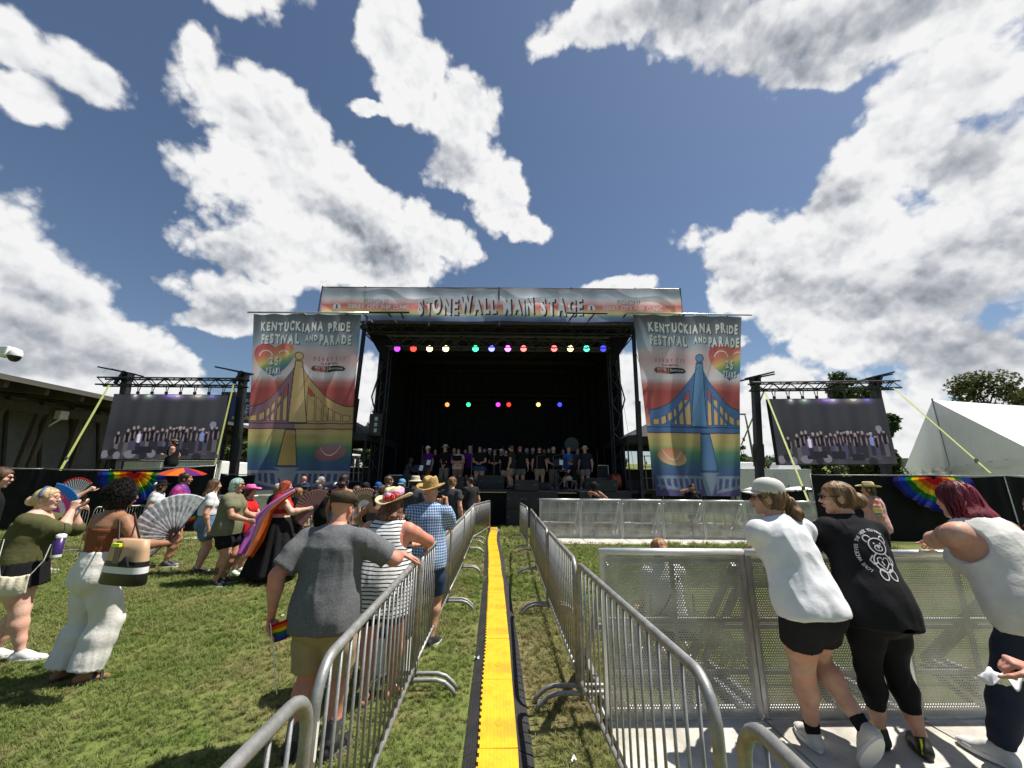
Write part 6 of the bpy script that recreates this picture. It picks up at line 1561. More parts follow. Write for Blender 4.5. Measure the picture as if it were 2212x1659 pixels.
# white marquee with a hipped end
def marquee():
    Pk, C1, M1 = at(2014, 864, 19.5), at(1951, 1021, 24.0), at(2047, 1001, 19.0); C2 = at(2460, 985, 12.5); zE = 2.15
    C2 = at(2250, 984, 16.5); zE = C2.z; d1 = ray(1951, 1019); k1 = (zE-EYE)/d1.z; C1 = Vector((d1.x*k1, d1.y*k1, zE)); Pk = at(2014, 864, (C1.y+C2.y)/2); R2 = Pk+Vector((22, 4.5, 0)); C3 = C2+Vector((22, 4.5, 0))
    t = empty('marquee', (C1.x, C1.y, 0), 0, 'large white marquee tent with a peaked roof at the right edge', 'tent'); o = t.location.copy(); Wm = M('tent_vinyl', (0.82, 0.83, 0.83), 0.45, var=0.05, vscale=1.5, bump=0.7, bscale=2.4, trans=0.12, dirt=0.12)
    C1 = Vector((C1.x, C1.y, zE)); mid = (C1+C2)/2; mid.z = zE
    def tri(A, B, C, n=14, sag=0.25):
        mb = MB()
        def f(u, v):
            p = (A*(1-v)+(B*(1-u)+C*u)*v); s_ = math.sin(math.pi*u)*v*(1-v)*4*sag; q = p-o; q.z -= s_*0.6+0.03*math.sin(u*40)*v; return q
        return mb.sheet(f, n, n)
    mm = ray(2047, 1001); m1 = min((C1.lerp(C2, k/60) for k in range(61)), key=lambda q: abs(q.x/q.y-mm.x/mm.y))
    tri(Pk, C1, m1).build('roof_end_left', Wm, t, True); tri(Pk, m1, C2).build('roof_end_right', Wm, t, True)
    mb = MB(); mb.sheet(lambda u, v: (Pk.lerp(R2, u))*(1-v)+(C2.lerp(C3, u))*v-o-Vector((0, 0, 0.3*math.sin(math.pi*v)*u)), 10, 8); mb.build('roof_side', Wm, t, True)
    mb = MB(); mb.sheet(lambda u, v: C1.lerp(C2, u)-o+Vector((0.03*math.sin(u*90), 0.04*math.sin(u*70), -v*0.32)), 60, 2); mb.build('valance', Wm, t, True)
    mb = MB(); mb.sheet(lambda u, v: C1.lerp(C2, u)-o+Vector((0.25+0.06*math.sin(u*60), 0.25+0.06*math.sin(u*50), -0.05-v*(zE-0.1))), 60, 2); mb.build('side_wall', Wm, t, True)
    MB().tube([Pk-o+Vector((0, 0, 0.1)), m1-o+Vector((-0.05, -0.1, 0.02))], 0.05, 6).build('hip_seam', M('tent_webbing', (0.28, 0.29, 0.30), 0.7), t)
    for p in (C1, m1, C2): MB().tube([p-o+Vector((0.1, 0.1, -zE)), p-o+Vector((0.1, 0.1, 0))], 0.05, 6).build('pole', ALU, t)
marquee()
def canopy(px, py, Y, w, h, label):
    p = at(px, py, Y); t = empty('canopy_tent', (p.x, Y, 0), 0, label, 'canopy', 'black canopy tents beside the stage'); mb = MB(); z = p.z; e = z-h
    c = [(-w/2, -w/2, e), (w/2, -w/2, e), (w/2, w/2, e), (-w/2, w/2, e)]; mb.add([(0, 0, z)]+c, [(0, 1, 2), (0, 2, 3), (0, 3, 4), (0, 4, 1)]); mb.add(c+[(x, y, q-0.3) for x, y, q in c], [(0, 4, 5, 1), (1, 5, 6, 2), (2, 6, 7, 3), (3, 7, 4, 0)]); mb.build('roof', M('canopy_cloth', (0.018, 0.018, 0.02), 0.8, var=0.2, trans=0.02), t)
    for x, y, q in c: MB().tube([(x*.98, y*.98, 0), (x*.98, y*.98, q)], 0.03, 6).build('leg', BLK, t)
canopy(733, 892, 19.0, 4.6, 1.25, 'black canopy tent behind the golden bridge banner'); canopy(1420, 905, 19.0, 4.4, 1.1, 'black canopy tent behind the blue bridge banner')
def far_stuff():
    a, b = at(1560, 986, 90), at(2000, 986, 90); t = empty('retaining_wall', (a.x, 90, 0), 0, 'long grey concrete highway wall far behind the right screen', 'wall'); L = b.x-a.x
    for k in range(12): MB().box((L*(k+0.5)/12, 0, a.z-1.0), (L/12-0.1, 0.4, 2.0)).build('wall_panel', M('concrete_far', (0.30, 0.29, 0.27), 0.9, var=0.15, vscale=0.3), t)
    MB().box((L/2, 0.2, (a.z-2)/2), (L, 0.4, a.z-2)).build('footing', GM, t)
    mb = MB(); mb.add([(a.x-30, 60, 0.02), (b.x+60, 60, 0.02), (b.x+60, 89.6, a.z-1.9), (a.x-30, 89.6, a.z-1.9)], [(0, 1, 2, 3)]); tag(mb.build('embankment', GM), kind='structure')
    for px, py, Y, hh, lb, arm in ((1607, 896, 45, 1, 'tall curved street lamp between the blue banner and the right gantry', -0.5), (1598, 967, 85, 1, 'small distant street lamp left of the tall one', 1.4), (2, 985, 1, 1, '', 0)):
        if not lb: continue
        p = at(px, py, Y); bt = at(px+(24 if Y < 60 else 8), 985, Y); t = empty('street_lamp', (bt.x, Y, 0), 0, lb, 'street lamp', 'street lamps on the highway'); dx = p.x-bt.x; sgn = -1
        MB().tube([(0, 0, 0), (dx*0.55, 0, p.z*0.75), (dx*0.75, 0, p.z*0.96), (dx*0.85, 0, p.z), (dx*1.0, 0, p.z+0.12)], [0.16, 0.11, 0.08, 0.06, 0.05], 8).build('pole', M('lamp_pole', (0.22, 0.23, 0.23), 0.5, 0.5), t, True); MB().box((dx*1.0-0.3, 0, p.z+0.06), (0.9, 0.3, 0.14)).build('lamp_head', M('lamp_pole', (0, 0, 0)), t)
    def trailer(x0, x1, y0, y1, Y, label, vents, grp='white trailers behind the fences', door=None):
        a, c = at(x0, y0, Y), at(x1, y1, Y); b = at(x1, y0, Y); t = empty('trailer', ((a.x+b.x)/2, Y+1.2, 0), 0, label, 'trailer', grp); W_ = b.x-a.x; z1 = a.z; z0 = 0.5
        bevel(MB().box((0, 0, (z0+z1)/2), (W_, 2.4, z1-z0)).build('body', WHITE, t), 0.08); MB().box((0, -1.21, z1-0.06), (W_, 0.03, 0.10)).build('trim', ALU, t)
        for d in (door or (W_*0.2,)): MB().box((d, -1.22, (z0+z1)/2), (0.8, 0.04, (z1-z0)*0.8)).build('door', M('door_white', (0.68, 0.68, 0.67), 0.5), t); MB().box((d+0.3, -1.25, (z0+z1)/2), (0.04, 0.04, 0.25)).build('handle', BLK, t)
        for x in (-W_*0.3, W_*0.3):
            for y in (-1.1, 1.1): MB().cyl((x, y, 0.35), 0.35, 0.22, 16, 'y').build('wheel', RUBBER, t, True)
        for v in vents: bevel(MB().box((v, 0, z1+0.22), (1.5, 0.9, 0.42), taper=0.75).build('roof_vent', M('vent_plastic', (0.7, 0.7, 0.68), 0.5), t), 0.06)
    trailer(1590, 1752, 1012, 1050, 24, 'long white trailer with roof air units beside the right gantry tower', (-1.2, 1.5), door=(0.4,))
    trailer(268, 352, 993, 1040, 24, 'white trailer under the left part of the left screen', ())
    trailer(350, 480, 994, 1040, 22, 'white trailer behind the man in the black tank top', (), door=(-1.0, 0.1, 1.1))
    for i, (x0, x1) in enumerate(((1606, 1668), (1690, 1760))):
        a, b = at(x0, 1046, 20), at(x1, 1046, 20); t = empty('portable_toilet_roof', ((a.x+b.x)/2, 20, 0), 0, ('low white domed shelter left of the gantry tower', 'low white domed shelter right of the gantry tower')[i], 'shelter', 'white domed shelters behind the fence'); w = (b.x-a.x)/2
        mb = MB(); mb.sheet(lambda u, v: (-w+2*w*u, -0.7+1.4*v, a.z-0.45+0.35*math.sin(math.pi*u)**0.5*(0.6+0.4*math.sin(math.pi*v))), 16, 6); mb.build('dome', WHITE, t, True); MB().box((0, 0, (a.z-0.35)/2), (2*w*0.96, 1.3, a.z-0.35)).build('cabin', M('vent_plastic', (0, 0, 0)), t)
        for k in range(7): MB().box((-w+2*w*(k+0.5)/7, -0.72, a.z-0.28), (w*0.16, 0.05, 0.08)).build('vent', BLK, t)
far_stuff()
def ptz():
    Y = 9.0; p = at(22, 764, Y); q = at(-60, 800, Y); t = empty('security_camera', p, 0, 'white security camera with a black dome at the upper left edge', 'camera')
    MB().tube([q-p, (-0.3, 0, -0.16), (-0.22, 0, -0.02), (-0.12, 0, 0.02)], 0.018, 6).tube([q-p, Vector((q.x-p.x, 0, -p.z))], 0.06, 8).build('bracket_pole', M('lamp_pole', (0, 0, 0)), t)
    bevel(MB().box((-0.10, 0, 0.04), (0.26, 0.22, 0.26)).build('housing', WHITE, t), 0.03); MB().lathe([(0.02, 0.12), (0.09, 0.10), (0.125, 0.0), (0.12, -0.06)], 20, (0.13, 0, 0)).build('dome_hood', WHITE, t, True)
    MB().lathe([(0.001, -0.20), (0.05, -0.19), (0.09, -0.15), (0.11, -0.09), (0.11, -0.05)], 20, (0.13, 0, 0)).build('dome_glass', M('smoked_glass', (0.01, 0.01, 0.012), 0.1), t, True)
ptz()
# ================================================================ gear on and before the stage
GRL = M('speaker_grille', (0.022, 0.022, 0.024), 0.7, var=0.3, bump=0.4, bscale=200)
def speaker(x, y, z, w, d, h, label, wedge=False, grp='black speakers', handles=True):
    t = empty('speaker', (x, y, z), 0, label, 'speaker', grp); mb = MB()
    if wedge: mb.add([(-w/2, -d/2, 0), (w/2, -d/2, 0), (w/2, d/2, 0), (-w/2, d/2, 0), (-w/2, -d/2, h), (w/2, -d/2, h), (w/2, d/2, h*0.35), (-w/2, d/2, h*0.35)], [(0, 3, 2, 1), (0, 1, 5, 4), (1, 2, 6, 5), (2, 3, 7, 6), (3, 0, 4, 7), (4, 5, 6, 7)])
    else: mb.box((0, 0, h/2), (w, d, h))
    bevel(mb.build('cabinet', BLK, t), 0.015); MB().box((0, -d/2-0.008, h/2), (w*0.9, 0.016, h*0.88)).build('grille', GRL, t)
    if handles:
        for sx in (-.36, .36): MB().box((sx*w, -d/2-0.02, h*0.55), (0.12, 0.01, 0.04)).build('handle', M('handle_grey', (0.09, 0.09, 0.09), 0.5), t)
y = SY-0.75
for i, px in enumerate((1113, 1149, 1185, 1270, 1306, 1342)):
    p = at(px, 1064, y)
    for k in (0, 1): speaker(p.x, y+0.3, 0.02+k*0.69, 0.70, 0.8, 0.68, ('lower ' if k == 0 else 'upper ')+('subwoofer at the left end of the stack at the ramp end', 'subwoofer in the middle of the stack at the ramp end', 'subwoofer at the right end of the stack at the ramp end', 'subwoofer at the left end of the stack behind the leaning guard', 'subwoofer in the middle of the stack behind the leaning guard', 'subwoofer at the right end of the stack behind the leaning guard')[i], grp='subwoofers before the stage', handles=px < 1200)
for i, (px, py, Y, w, h, wd, lb) in enumerate(((1137, 1064, y+0.1, 0.95, 0.42, True, 'black floor monitor on top of the subwoofers at the ramp end'), (1308, 1066, y+0.1, 0.90, 0.46, True, 'black floor monitor on top of the subwoofers behind the guard'), (990, 1060, SY+0.1, 0.5, 0.5, False, 'upright black fill speaker at the stage edge'), (965, 1060, SY+0.2, 0.5, 0.4, True, 'black floor monitor on the stage edge left of the fill speaker'),
                                             (1060, 1053, SY+0.6, 1.15, 0.58, True, 'wide black floor monitor in front of the choir near the centre'), (1285, 1052, SY+0.7, 1.0, 0.5, True, 'black floor monitor before the tan-hatted singer'), (1170, 1054, SY+0.5, 0.8, 0.3, True, 'low black floor monitor before the choir right of the conductor'), (1009, 1054, SY+0.5, 0.8, 0.4, True, 'black floor monitor before the singer in the pink cap'))):
    p = at(px, py, Y); speaker(p.x, Y, 1.40 if py > 1062 else DK, w, 0.5, h, lb, wd, 'floor monitors on the stage')
def case(px, Y, w, h, z, label, edge_=ALU, d=0.7, grp='flight cases beside the choir'):
    p = at(px, 1040, Y); t = empty('flight_case', (p.x, Y, z), 0, label, 'flight case', grp); MB().box((0, 0, h/2), (w, d, h)).build('case_body', M('case_laminate', (0.02, 0.02, 0.022), 0.5, var=0.2), t)
    e = MB(); 
    for a, b in (((-w/2, 0), (-w/2, h)), ((w/2, 0), (w/2, h)), ((-w/2, h), (w/2, h)), ((-w/2, 0.01), (w/2, 0.01))): e.beam((a[0], -d/2, a[1]), (b[0], -d/2, b[1]), 0.035, 0.035)
    e.build('edge_trim', edge_, t); 
    for sx in (-.25, .25): MB().box((sx*w, -d/2-0.01, h*0.45), (0.16, 0.02, 0.12)).build('recessed_handle', M('handle_grey', (0, 0, 0)), t)
case(1300, SY+2.4, 0.50, 1.10, DK, 'upright flight case with pale edges right of the choir'); case(866, SY+2.0, 0.95, 0.55, DK, 'low flight case with silver edges behind the drummer'); case(1372, SY+1.2, 0.9, 0.95, 0.9, 'dark flight case beside the orange drum', BLK)
case(765, SY+0.8, 1.0, 1.5, 0.3, 'tall dark road case behind the lower edge of the golden banner', BLK); case(790, SY+1.4, 0.7, 1.9, 0.3, 'slim dark road case left of the stage column', BLK); case(1390, SY+2.2, 1.2, 1.0, 0.5, 'wide dark road case right of the stage column', BLK)
def drum():
    p = at(1329, 1036, SY+1.0); t = empty('bass_drum', (p.x, SY+1.0, DK), R(0), 'orange bass drum standing on its side at the right end of the stage', 'drum'); m = M('orange_shell', (0.42, 0.07, 0.025), 0.35)
    MB().lathe([(0.33, -0.2), (0.34, -0.17), (0.33, 0.17), (0.33, 0.2)], 32).build('shell', m, t, True).rotation_euler = (0, R(84), 0); t.location.z += 0.36
    for s_ in (-1, 1): o = MB().lathe([(0.001, 0), (0.33, 0)], 32).build('drum_head', M('drum_skin', (0.3, 0.08, 0.05), 0.5), t); o.rotation_euler = (0, R(84), 0); o.location = (s_*0.19, 0, 0.02*s_*-1)
    for s_ in (-1, 1): o = MB().tube([(0.34*math.cos(a), 0.34*math.sin(a), 0) for a in np.linspace(0, 6.283, 25)[:-1]], 0.014, 6, closed=True).build('hoop', BLK, t, True); o.rotation_euler = (0, R(84), 0); o.location = (s_*0.2, 0, -0.02*s_)
drum()
def ladder(pts, Y, label):
    A = [at(*q, Y) for q in pts]; t = empty('scaffold_frame', (A[0].x, Y, A[3].z), 0, label, 'scaffold', 'pale scaffold frames beside the stage'); o = t.location; A = [q-o for q in A]; mb = MB()
    for a, b in ((A[0], A[3]), (A[1], A[2]), ((A[0]+A[1])/2, (A[3]+A[2])/2)): MB().tube([a, b], 0.025, 6).build('upright', STEEL, t)
    for f in (0, 0.33, 0.66, 1): MB().tube([A[0].lerp(A[3], f)+Vector((-.05, 0, 0)), A[1].lerp(A[2], f)+Vector((.1, 0, 0))], 0.02, 6).build('rung', STEEL, t)
ladder([(1378, 985), (1406, 985), (1412, 1058), (1385, 1058)], SY+0.4, 'pale scaffold frame at the right stage corner'); ladder([(754, 985), (776, 985), (774, 1040), (752, 1040)], SY+0.4, 'pale scaffold frame at the left stage corner')
def hung_array():
    p = at(817, 897, SY+0.3); t = empty('hanging_speaker', p, 0, 'small black hanging speaker box left of the stage opening', 'speaker'); MB().box((0, 0, -0.45), (0.55, 0.5, 0.95)).build('cabinet', BLK, t); MB().tube([(0, 0, 0), (0, 0, 1.5)], 0.02, 5).build('chain', BLK, t)
    for k in range(3): MB().box((0.02, -0.26, -0.2-0.25*k), (0.12, 0.02, 0.16)).build('label_plate', M('label_grey', (0.45, 0.45, 0.44), 0.6), t)
hung_array()
def fan_disc():
    p = at(1235, 960, SY+3.2); t = empty('drum_shield_disc', (p.x, SY+3.2, DK), 0, 'round grey cymbal-like disc on a stand behind the choir', 'disc'); MB().cyl((0, 0, p.z-DK), 0.36, 0.04, 28, 'y').build('disc', M('disc_grey', (0.045, 0.05, 0.055), 0.5), t); MB().tube([(0, 0.05, 0), (0, 0.05, p.z-DK)], 0.02, 6).build('stand', BLK, t)
fan_disc()
def micstand(px, py, Y, label, boom=True, zt=None):
    p = at(px, py, Y); t = empty('microphone_stand', (p.x, Y, DK), 0, label, 'microphone stand', 'microphone stands before the choir'); h = p.z-DK; m = M('stand_metal', (0.14, 0.14, 0.14), 0.4, 0.6)
    MB().tube([(0, 0, 0), (0, 0, h)], 0.014, 6).cyl((0, 0, 0.015), 0.13, 0.02, 16).build('stand', m, t)
    if boom: MB().tube([(0, 0, h), (0.35, 0.25, h+0.08)], 0.010, 5).build('boom', m, t)
    MB().cyl((0.38 if boom else 0, 0.27 if boom else 0, h+0.1), 0.028, 0.12, 10).build('microphone', BLK, t)
for i, (px, py, Y, b) in enumerate(((1068, 972, SY+0.6, True), (913, 970, SY+1.2, False), (1195, 985, SY+0.9, True), (1020, 968, SY+0.9, False), (1160, 985, SY+0.8, True), (1290, 978, SY+2.0, False))):
    micstand(px, py, Y, ('thin pale microphone stand in front of the choir centre', 'microphone stand left of the purple-shirted singer', 'microphone stand before the keyboard player', 'microphone stand beside the pink-capped singer', 'microphone stand before the khaki-shorts singer', 'microphone stand at the right end of the choir')[i], b)
def music_stand(px, py, Y, label, tilt=60):
    p = at(px, py, Y); t = empty('music_stand', (p.x, Y, DK), 0, label, 'music stand', 'music stands on the stage'); h = p.z-DK; o = MB().box((0, 0, 0), (0.48, 0.015, 0.34)).build('desk', BLK, t); o.location = (0, 0, h); o.rotation_euler = (R(-25), 0, 0); MB().tube([(0, 0, 0.1), (0, 0, h)], 0.014, 6).tube([(-.2, -.2, 0.01), (0, 0, .15), (.2, -.2, .01)], 0.012, 5).build('stand', BLK, t); o = MB().box((0.05, -0.02, 0.02), (0.16, 0.004, 0.24)).build('sheet_music', WHITE, t); o.location = (0.05, -0.03, h); o.rotation_euler = (R(-25), 0.1, 0)
music_stand(921, 1000, SY+0.8, 'black music stand before the purple-shirted singer'); music_stand(1207, 1000, SY+0.6, 'black music stand before the seated keyboard player'); music_stand(905, 1012, SY+0.5, 'low black music stand beside the drummer')
def keyboard(px, Y, label):
    p = at(px, 1020, Y); t = empty('keyboard', (p.x, Y, DK), 0, label, 'keyboard'); MB().box((0, 0, 0.80), (0.35, 1.0, 0.10)).build('keyboard_body', BLK, t); MB().box((0.03, 0, 0.855), (0.14, 0.9, 0.012)).build('key_bed', WHITE, t)
    MB().beam((-.25, -.3, 0.02), (.25, .3, .75), 0.03).beam((.25, -.3, 0.02), (-.25, .3, .75), 0.03).build('cross_stand', STEEL, t)
keyboard(1214, SY+1.0, 'black keyboard on a crossed stand before the hatted keyboard player')
def snare():
    p = at(906, 1008, SY+1.1); t = empty('snare_drum', (p.x, SY+1.1, DK), 0, 'small hand drum on a stand before the seated drummer', 'drum'); MB().cyl((0, 0, 0.72), 0.2, 0.22, 24).build('shell', BLK, t, True); MB().cyl((0, 0, 0.836), 0.195, 0.01, 24).build('drum_head', M('drum_white', (0.5, 0.5, 0.48), 0.5), t); MB().tube([(-.25, -.2, 0), (0, 0, .4), (.25, -.2, 0)], 0.015, 5).tube([(0, .3, 0), (0, 0, .4), (0, 0, .62)], 0.015, 5).build('stand', STEEL, t)
snare()
for i, (px, Y) in enumerate(((1241, SY+1.05), (882, SY+1.15))):
    p = at(px, 1030, Y); t = empty('stool', (p.x+(0.05 if i == 0 else -0.05), Y, DK), 0, ('small stool under the hatted keyboard player', 'small stool under the seated drummer')[i], 'stool', 'stools on the stage'); MB().cyl((0, 0, 0.47), 0.19, 0.06, 20).build('seat', BLK, t, True)
    for a in (0.5, 2.6, 4.7): MB().tube([(0, 0, 0.44), (0.24*math.cos(a), 0.24*math.sin(a), 0)], 0.014, 5).build('leg', STEEL, t)
def umbrella():
    c = at(396, 1012, 12.4); t = empty('rainbow_umbrella', c, 0, 'open rainbow parasol seen edge-on above the young men by the left fence', 'umbrella')
    def S(u, v):
        a = u*2*np.pi; n = 8; sc = 1-0.06*np.abs(np.sin(a*n/2)); r = v*0.86*sc; return np.stack([r*np.cos(a), r*np.sin(a), 0.02-0.30*v**1.8*1.0], -1)
    cols = [(205, 60, 30), (60, 120, 205), (225, 200, 40), (40, 120, 70), (40, 70, 170), (210, 90, 40), (235, 120, 50), (110, 40, 120)]; img = np.zeros((10, 97, 3))
    for k in range(97): img[:, k] = lin(cols[min(7, int(k/97*8))])
    o = painted('canopy', S, img, BUNT, t); MB().tube([(0, 0, 0.05), (0, 0, -1.15), (0.0, 0, -1.2)], 0.01, 6).build('shaft', STEEL, t); t.rotation_euler = (R(5), R(3), 0); t.scale = (.72, .72, .6)
    for k in range(8): a = k*math.pi/4; MB().tube([(0, 0, 0.0), (0.40*math.cos(a), 0.40*math.sin(a), -0.09), (0.82*math.cos(a), 0.82*math.sin(a), -0.29)], 0.005, 4).build('rib', STEEL, t)
umbrella()
def platform():
    p = at(380, 1040, 15.3); t = empty('camera_platform', (p.x, 15.3, 0), 0, 'dark platform behind the left fence that the man in the tank top stands on', 'platform'); MB().box((0, 0, 1.33), (2.6, 1.6, 0.08)).build('deck', BLK, t)
    for x in (-1.2, 1.2):
        for yy in (-.7, .7): MB().beam((x, yy, 0), (x, yy, 1.3), 0.06).build('leg', STEEL, t)
platform()
def cooler():
    p = gnd(852, 1462); t = empty('white_box', (p.x-0.02, p.y+0.1, 0), R(-8), 'white plastic box standing in the grass behind the barricade bars', 'box'); bevel(MB().box((0, 0, 0.17), (0.30, 0.34, 0.34), taper=1.06).build('box_body', WHITE, t), 0.02); bevel(MB().box((0, 0, 0.36), (0.34, 0.38, 0.05)).build('lid', M('box_lid_black', (0.03, 0.03, 0.035), 0.5), t), 0.012)
cooler()
# ================================================================ people
def W2L(loc, face, p):
    d = Vector(p)-Vector(loc); c, n = math.cos(R(face)), math.sin(R(face)); return (c*d.x+n*d.y, -n*d.x+c*d.y, d.z)
K_, WH, GR = cloth((0.012, 0.012, 0.013), 'black_cotton'), cloth((0.72, 0.72, 0.70), 'white_cotton'), cloth((0.055, 0.056, 0.06), 'dark_grey_cotton')
DEN = M('denim', (0.10, 0.17, 0.25), 0.85, col2=(0.17, 0.26, 0.36), c2scale=6, var=0.15, vscale=30, bump=0.3, bscale=60, spec=0.1)
KHA = cloth((0.34, 0.26, 0.16), 'khaki_twill', bump=0.4); SHOEB = M('black_shoe', (0.015, 0.015, 0.016), 0.6); SHOEW = M('white_shoe', (0.66, 0.65, 0.62), 0.6, var=0.05, dirt=0.15)
STRAW = M('straw', (0.50, 0.33, 0.12), 0.8, col2=(0.28, 0.17, 0.06), c2scale=60, bump=0.8, bscale=120, spec=0.2); STRAWP = M('pale_straw', (0.70, 0.60, 0.36), 0.8, col2=(0.55, 0.45, 0.26), c2scale=70, bump=0.6, bscale=120, spec=0.2)
def heather():
    return M('heather_grey', (0.135, 0.138, 0.142), 0.9, var=0.42, vscale=150, bump=0.45, bscale=20, spec=0.1)
def patt(name, kind, a, b, s1, s2=0.5):
    m = material(name, a, 0.9, bump=0.35, bscale=20, spec=0.1); nt = m.node_tree; bs = nt.nodes['Principled BSDF']; L = nt.links.new; new = smooth_nodes(nt); tc = new('ShaderNodeTexCoord'); sp = new('ShaderNodeSeparateXYZ')
    nz = new('ShaderNodeTexNoise'); nz.inputs['Scale'].default_value = 5; nz.inputs['Detail'].default_value = 2; L(tc.outputs['Object'], nz.inputs['Vector']); va = new('ShaderNodeVectorMath', operation='MULTIPLY_ADD'); va.inputs[1].default_value = (0.03, 0.03, 0.03); L(nz.outputs[1], va.inputs[0]); L(tc.outputs['Object'], va.inputs[2]); L(va.outputs[0], sp.inputs[0])
    def mth(op, *q):
        n = new('ShaderNodeMath', operation=op)
        for i, v in enumerate(q):
            if isinstance(v, (int, float)): n.inputs[i].default_value = v
            else: L(v, n.inputs[i])
        return n.outputs[0]
    z = mth('LESS_THAN', mth('FRACT', mth('DIVIDE', sp.outputs[2], s1)), s2)
    if kind == 'check':
        x = mth('LESS_THAN', mth('FRACT', mth('DIVIDE', mth('ADD', sp.outputs[0], mth('MULTIPLY', sp.outputs[1], 0.6)), s1)), s2); z = mth('MULTIPLY', mth('ADD', x, z), 0.5)
    mx = new('ShaderNodeMix', data_type='RGBA'); L(z, mx.inputs[0]); mx.inputs[6].default_value = (*a, 1); mx.inputs[7].default_value = (*b, 1); L(mx.outputs[2], bs.inputs['Base Color']); return m
STRIPE = patt('striped_jersey', 'stripe', (0.72, 0.72, 0.70), (0.02, 0.02, 0.025), 0.030, 0.30); CHECK = patt('blue_check', 'check', (0.50, 0.62, 0.74), (0.03, 0.09, 0.24), 0.030, 0.55)

def fan(piv, r, a0, a1, nrm_, cols, rib, label, inner=0.25, ring=None, n=18, ribw=0.010, grp='open hand fans'):
    t = empty('hand_fan', piv, 0, label, 'fan', grp); N_ = Vector(nrm_).normalized(); X = Vector((0, 0, 1)).cross(N_).normalized()*-1; X = X if X.x > 0 else -X; Z = N_.cross(X); Z = Z if Z.z > 0 else -Z; No = X.cross(Z)
    def S(u, v):
        a = R(a0)+(R(a1)-R(a0))*u; q = r*(inner+(1-inner)*v); pl = 0.006*np.abs(((u*n*2) % 2)-1)*(q/r); return np.cos(a)[..., None]*q[..., None]*np.array(X)+np.sin(a)[..., None]*q[..., None]*np.array(Z)+pl[..., None]*np.array(No)
    h, w = 24, n*6+1; img = np.zeros((h, w, 3))
    for i in range(h):
        for k in range(w): img[i, k] = cols(k/(w-1), i/(h-1), (k//3) % 2)
    o = painted('fan_leaf', S, img, BUNT, t); solidify(o, 0.001)
    mb = MB(); q = r*1.0
    for k in range(n//2+1):
        a = R(a0)+(R(a1)-R(a0))*k/(n//2); d = X*math.cos(a)+Z*math.sin(a); MB().beam(d*0.0, d*q*(1.0 if k in (0, n//2) else 0.97), ribw, 0.003, up=No).build('rib', rib, t)
    return t
def phone(p, label, rz=0.0):
    t = empty('phone', p, rz, label, 'phone', 'phones held up to film'); bevel(MB().box((0, 0, 0), (0.150, 0.009, 0.074)).build('phone_body', M('phone_glass', (0.01, 0.01, 0.012), 0.15), t), 0.004); MB().box((0.055, -0.006, 0.018), (0.025, 0.004, 0.025)).build('camera_bump', M('smoked_glass', (0, 0, 0)), t); return t
def flagm():
    return BUNT
def flag(p, dx, dz, label, a=0.0, w=0.26, h=0.15, cols=None, stick=True, rz=0):
    cols = cols or [(205, 25, 30), (235, 105, 30), (240, 205, 40), (25, 125, 55), (40, 75, 180), (85, 35, 120)]; t = empty('rainbow_flag', p, rz, label, 'flag', 'small rainbow flags')
    ca, sa = math.cos(a), math.sin(a)
    def S(u, v):
        x = u*w; z = -v*h; return np.stack([x*ca-z*sa, 0.02*np.sin(u*7+v*2), x*sa+z*ca], -1)
    img = np.zeros((24, 12, 3)); 
    for i in range(24): img[i] = lin(cols[min(len(cols)-1, int(i/24*len(cols)))])
    solidify(painted('flag_cloth', S, img, flagm(), t), 0.001)
    if stick: MB().tube([(sa*0.02, 0, 0.02), (0.30*sa, 0, -0.42*ca)], 0.003, 5).build('stick', WHITE, t)
    return t

# ---- nearest people -------------------------------------------------------------------------------------------
H9 = dict(h=0.0095, hh=0.0055)
# grey T-shirt man at the barricade
L0 = (-1.29, 3.05, 0)
p = Person(L0, -4, 1.65, 'm', 1.21, ga=1.16, gl=1.05, belly=0.03, lean=4, skin=SKIN['red'], head=(-6, -4, 0), hl=W2L(L0, -4, (-1.62, 2.98, 0.86)), el=(-0.6, -0.9, 0), hr=W2L(L0, -4, (-0.885, 3.44, 1.165)), er=(0.8, -0.5, -0.5),
           hand=('fist', 'rest'), handdir=((V(-0.1, 0.15, -1), V(1, 0, 0)), (V(0.9, 0.45, -0.25), V(-0.2, 0, -1))), fl=(-.13, .0, 0, 14), fr=(.12, .03, 0, -12), label='stout man in a grey T-shirt and flat cap resting a hand on the barricade', **H9)
p.top(heather(), 'shirt', sleeve=0.82, hem=-0.055, loose=0.035, fold=0.010, flare=0.030); p.bottom(KHA, 'shorts', length=0.92, flare=0.034, off=0.014, fold=0.008, waist=0.04)
p.shoes(SHOEB, M('grey_sole', (0.12, 0.12, 0.12), 0.7), socks=cloth((0.09, 0.09, 0.095), 'grey_sock'), sockh=0.35); p.hair(HAIR['grey'], 'bald', n=0, off=0.001); p.parts['hair'].hide_render = False
bpy.data.objects.remove(p.parts['hair']); p.flatcap(M('olive_tweed', (0.075, 0.058, 0.036), 0.95, col2=(0.045, 0.035, 0.024), c2scale=90, var=0.25, vscale=60, bump=0.5, bscale=150, spec=0.1))
p.root['label'] = p.root['label']; flag((-1.60, 2.93, 0.80), 0, 0, 'small rainbow flag in the left hand of the grey-shirted man', a=R(22), w=0.17, h=0.11)
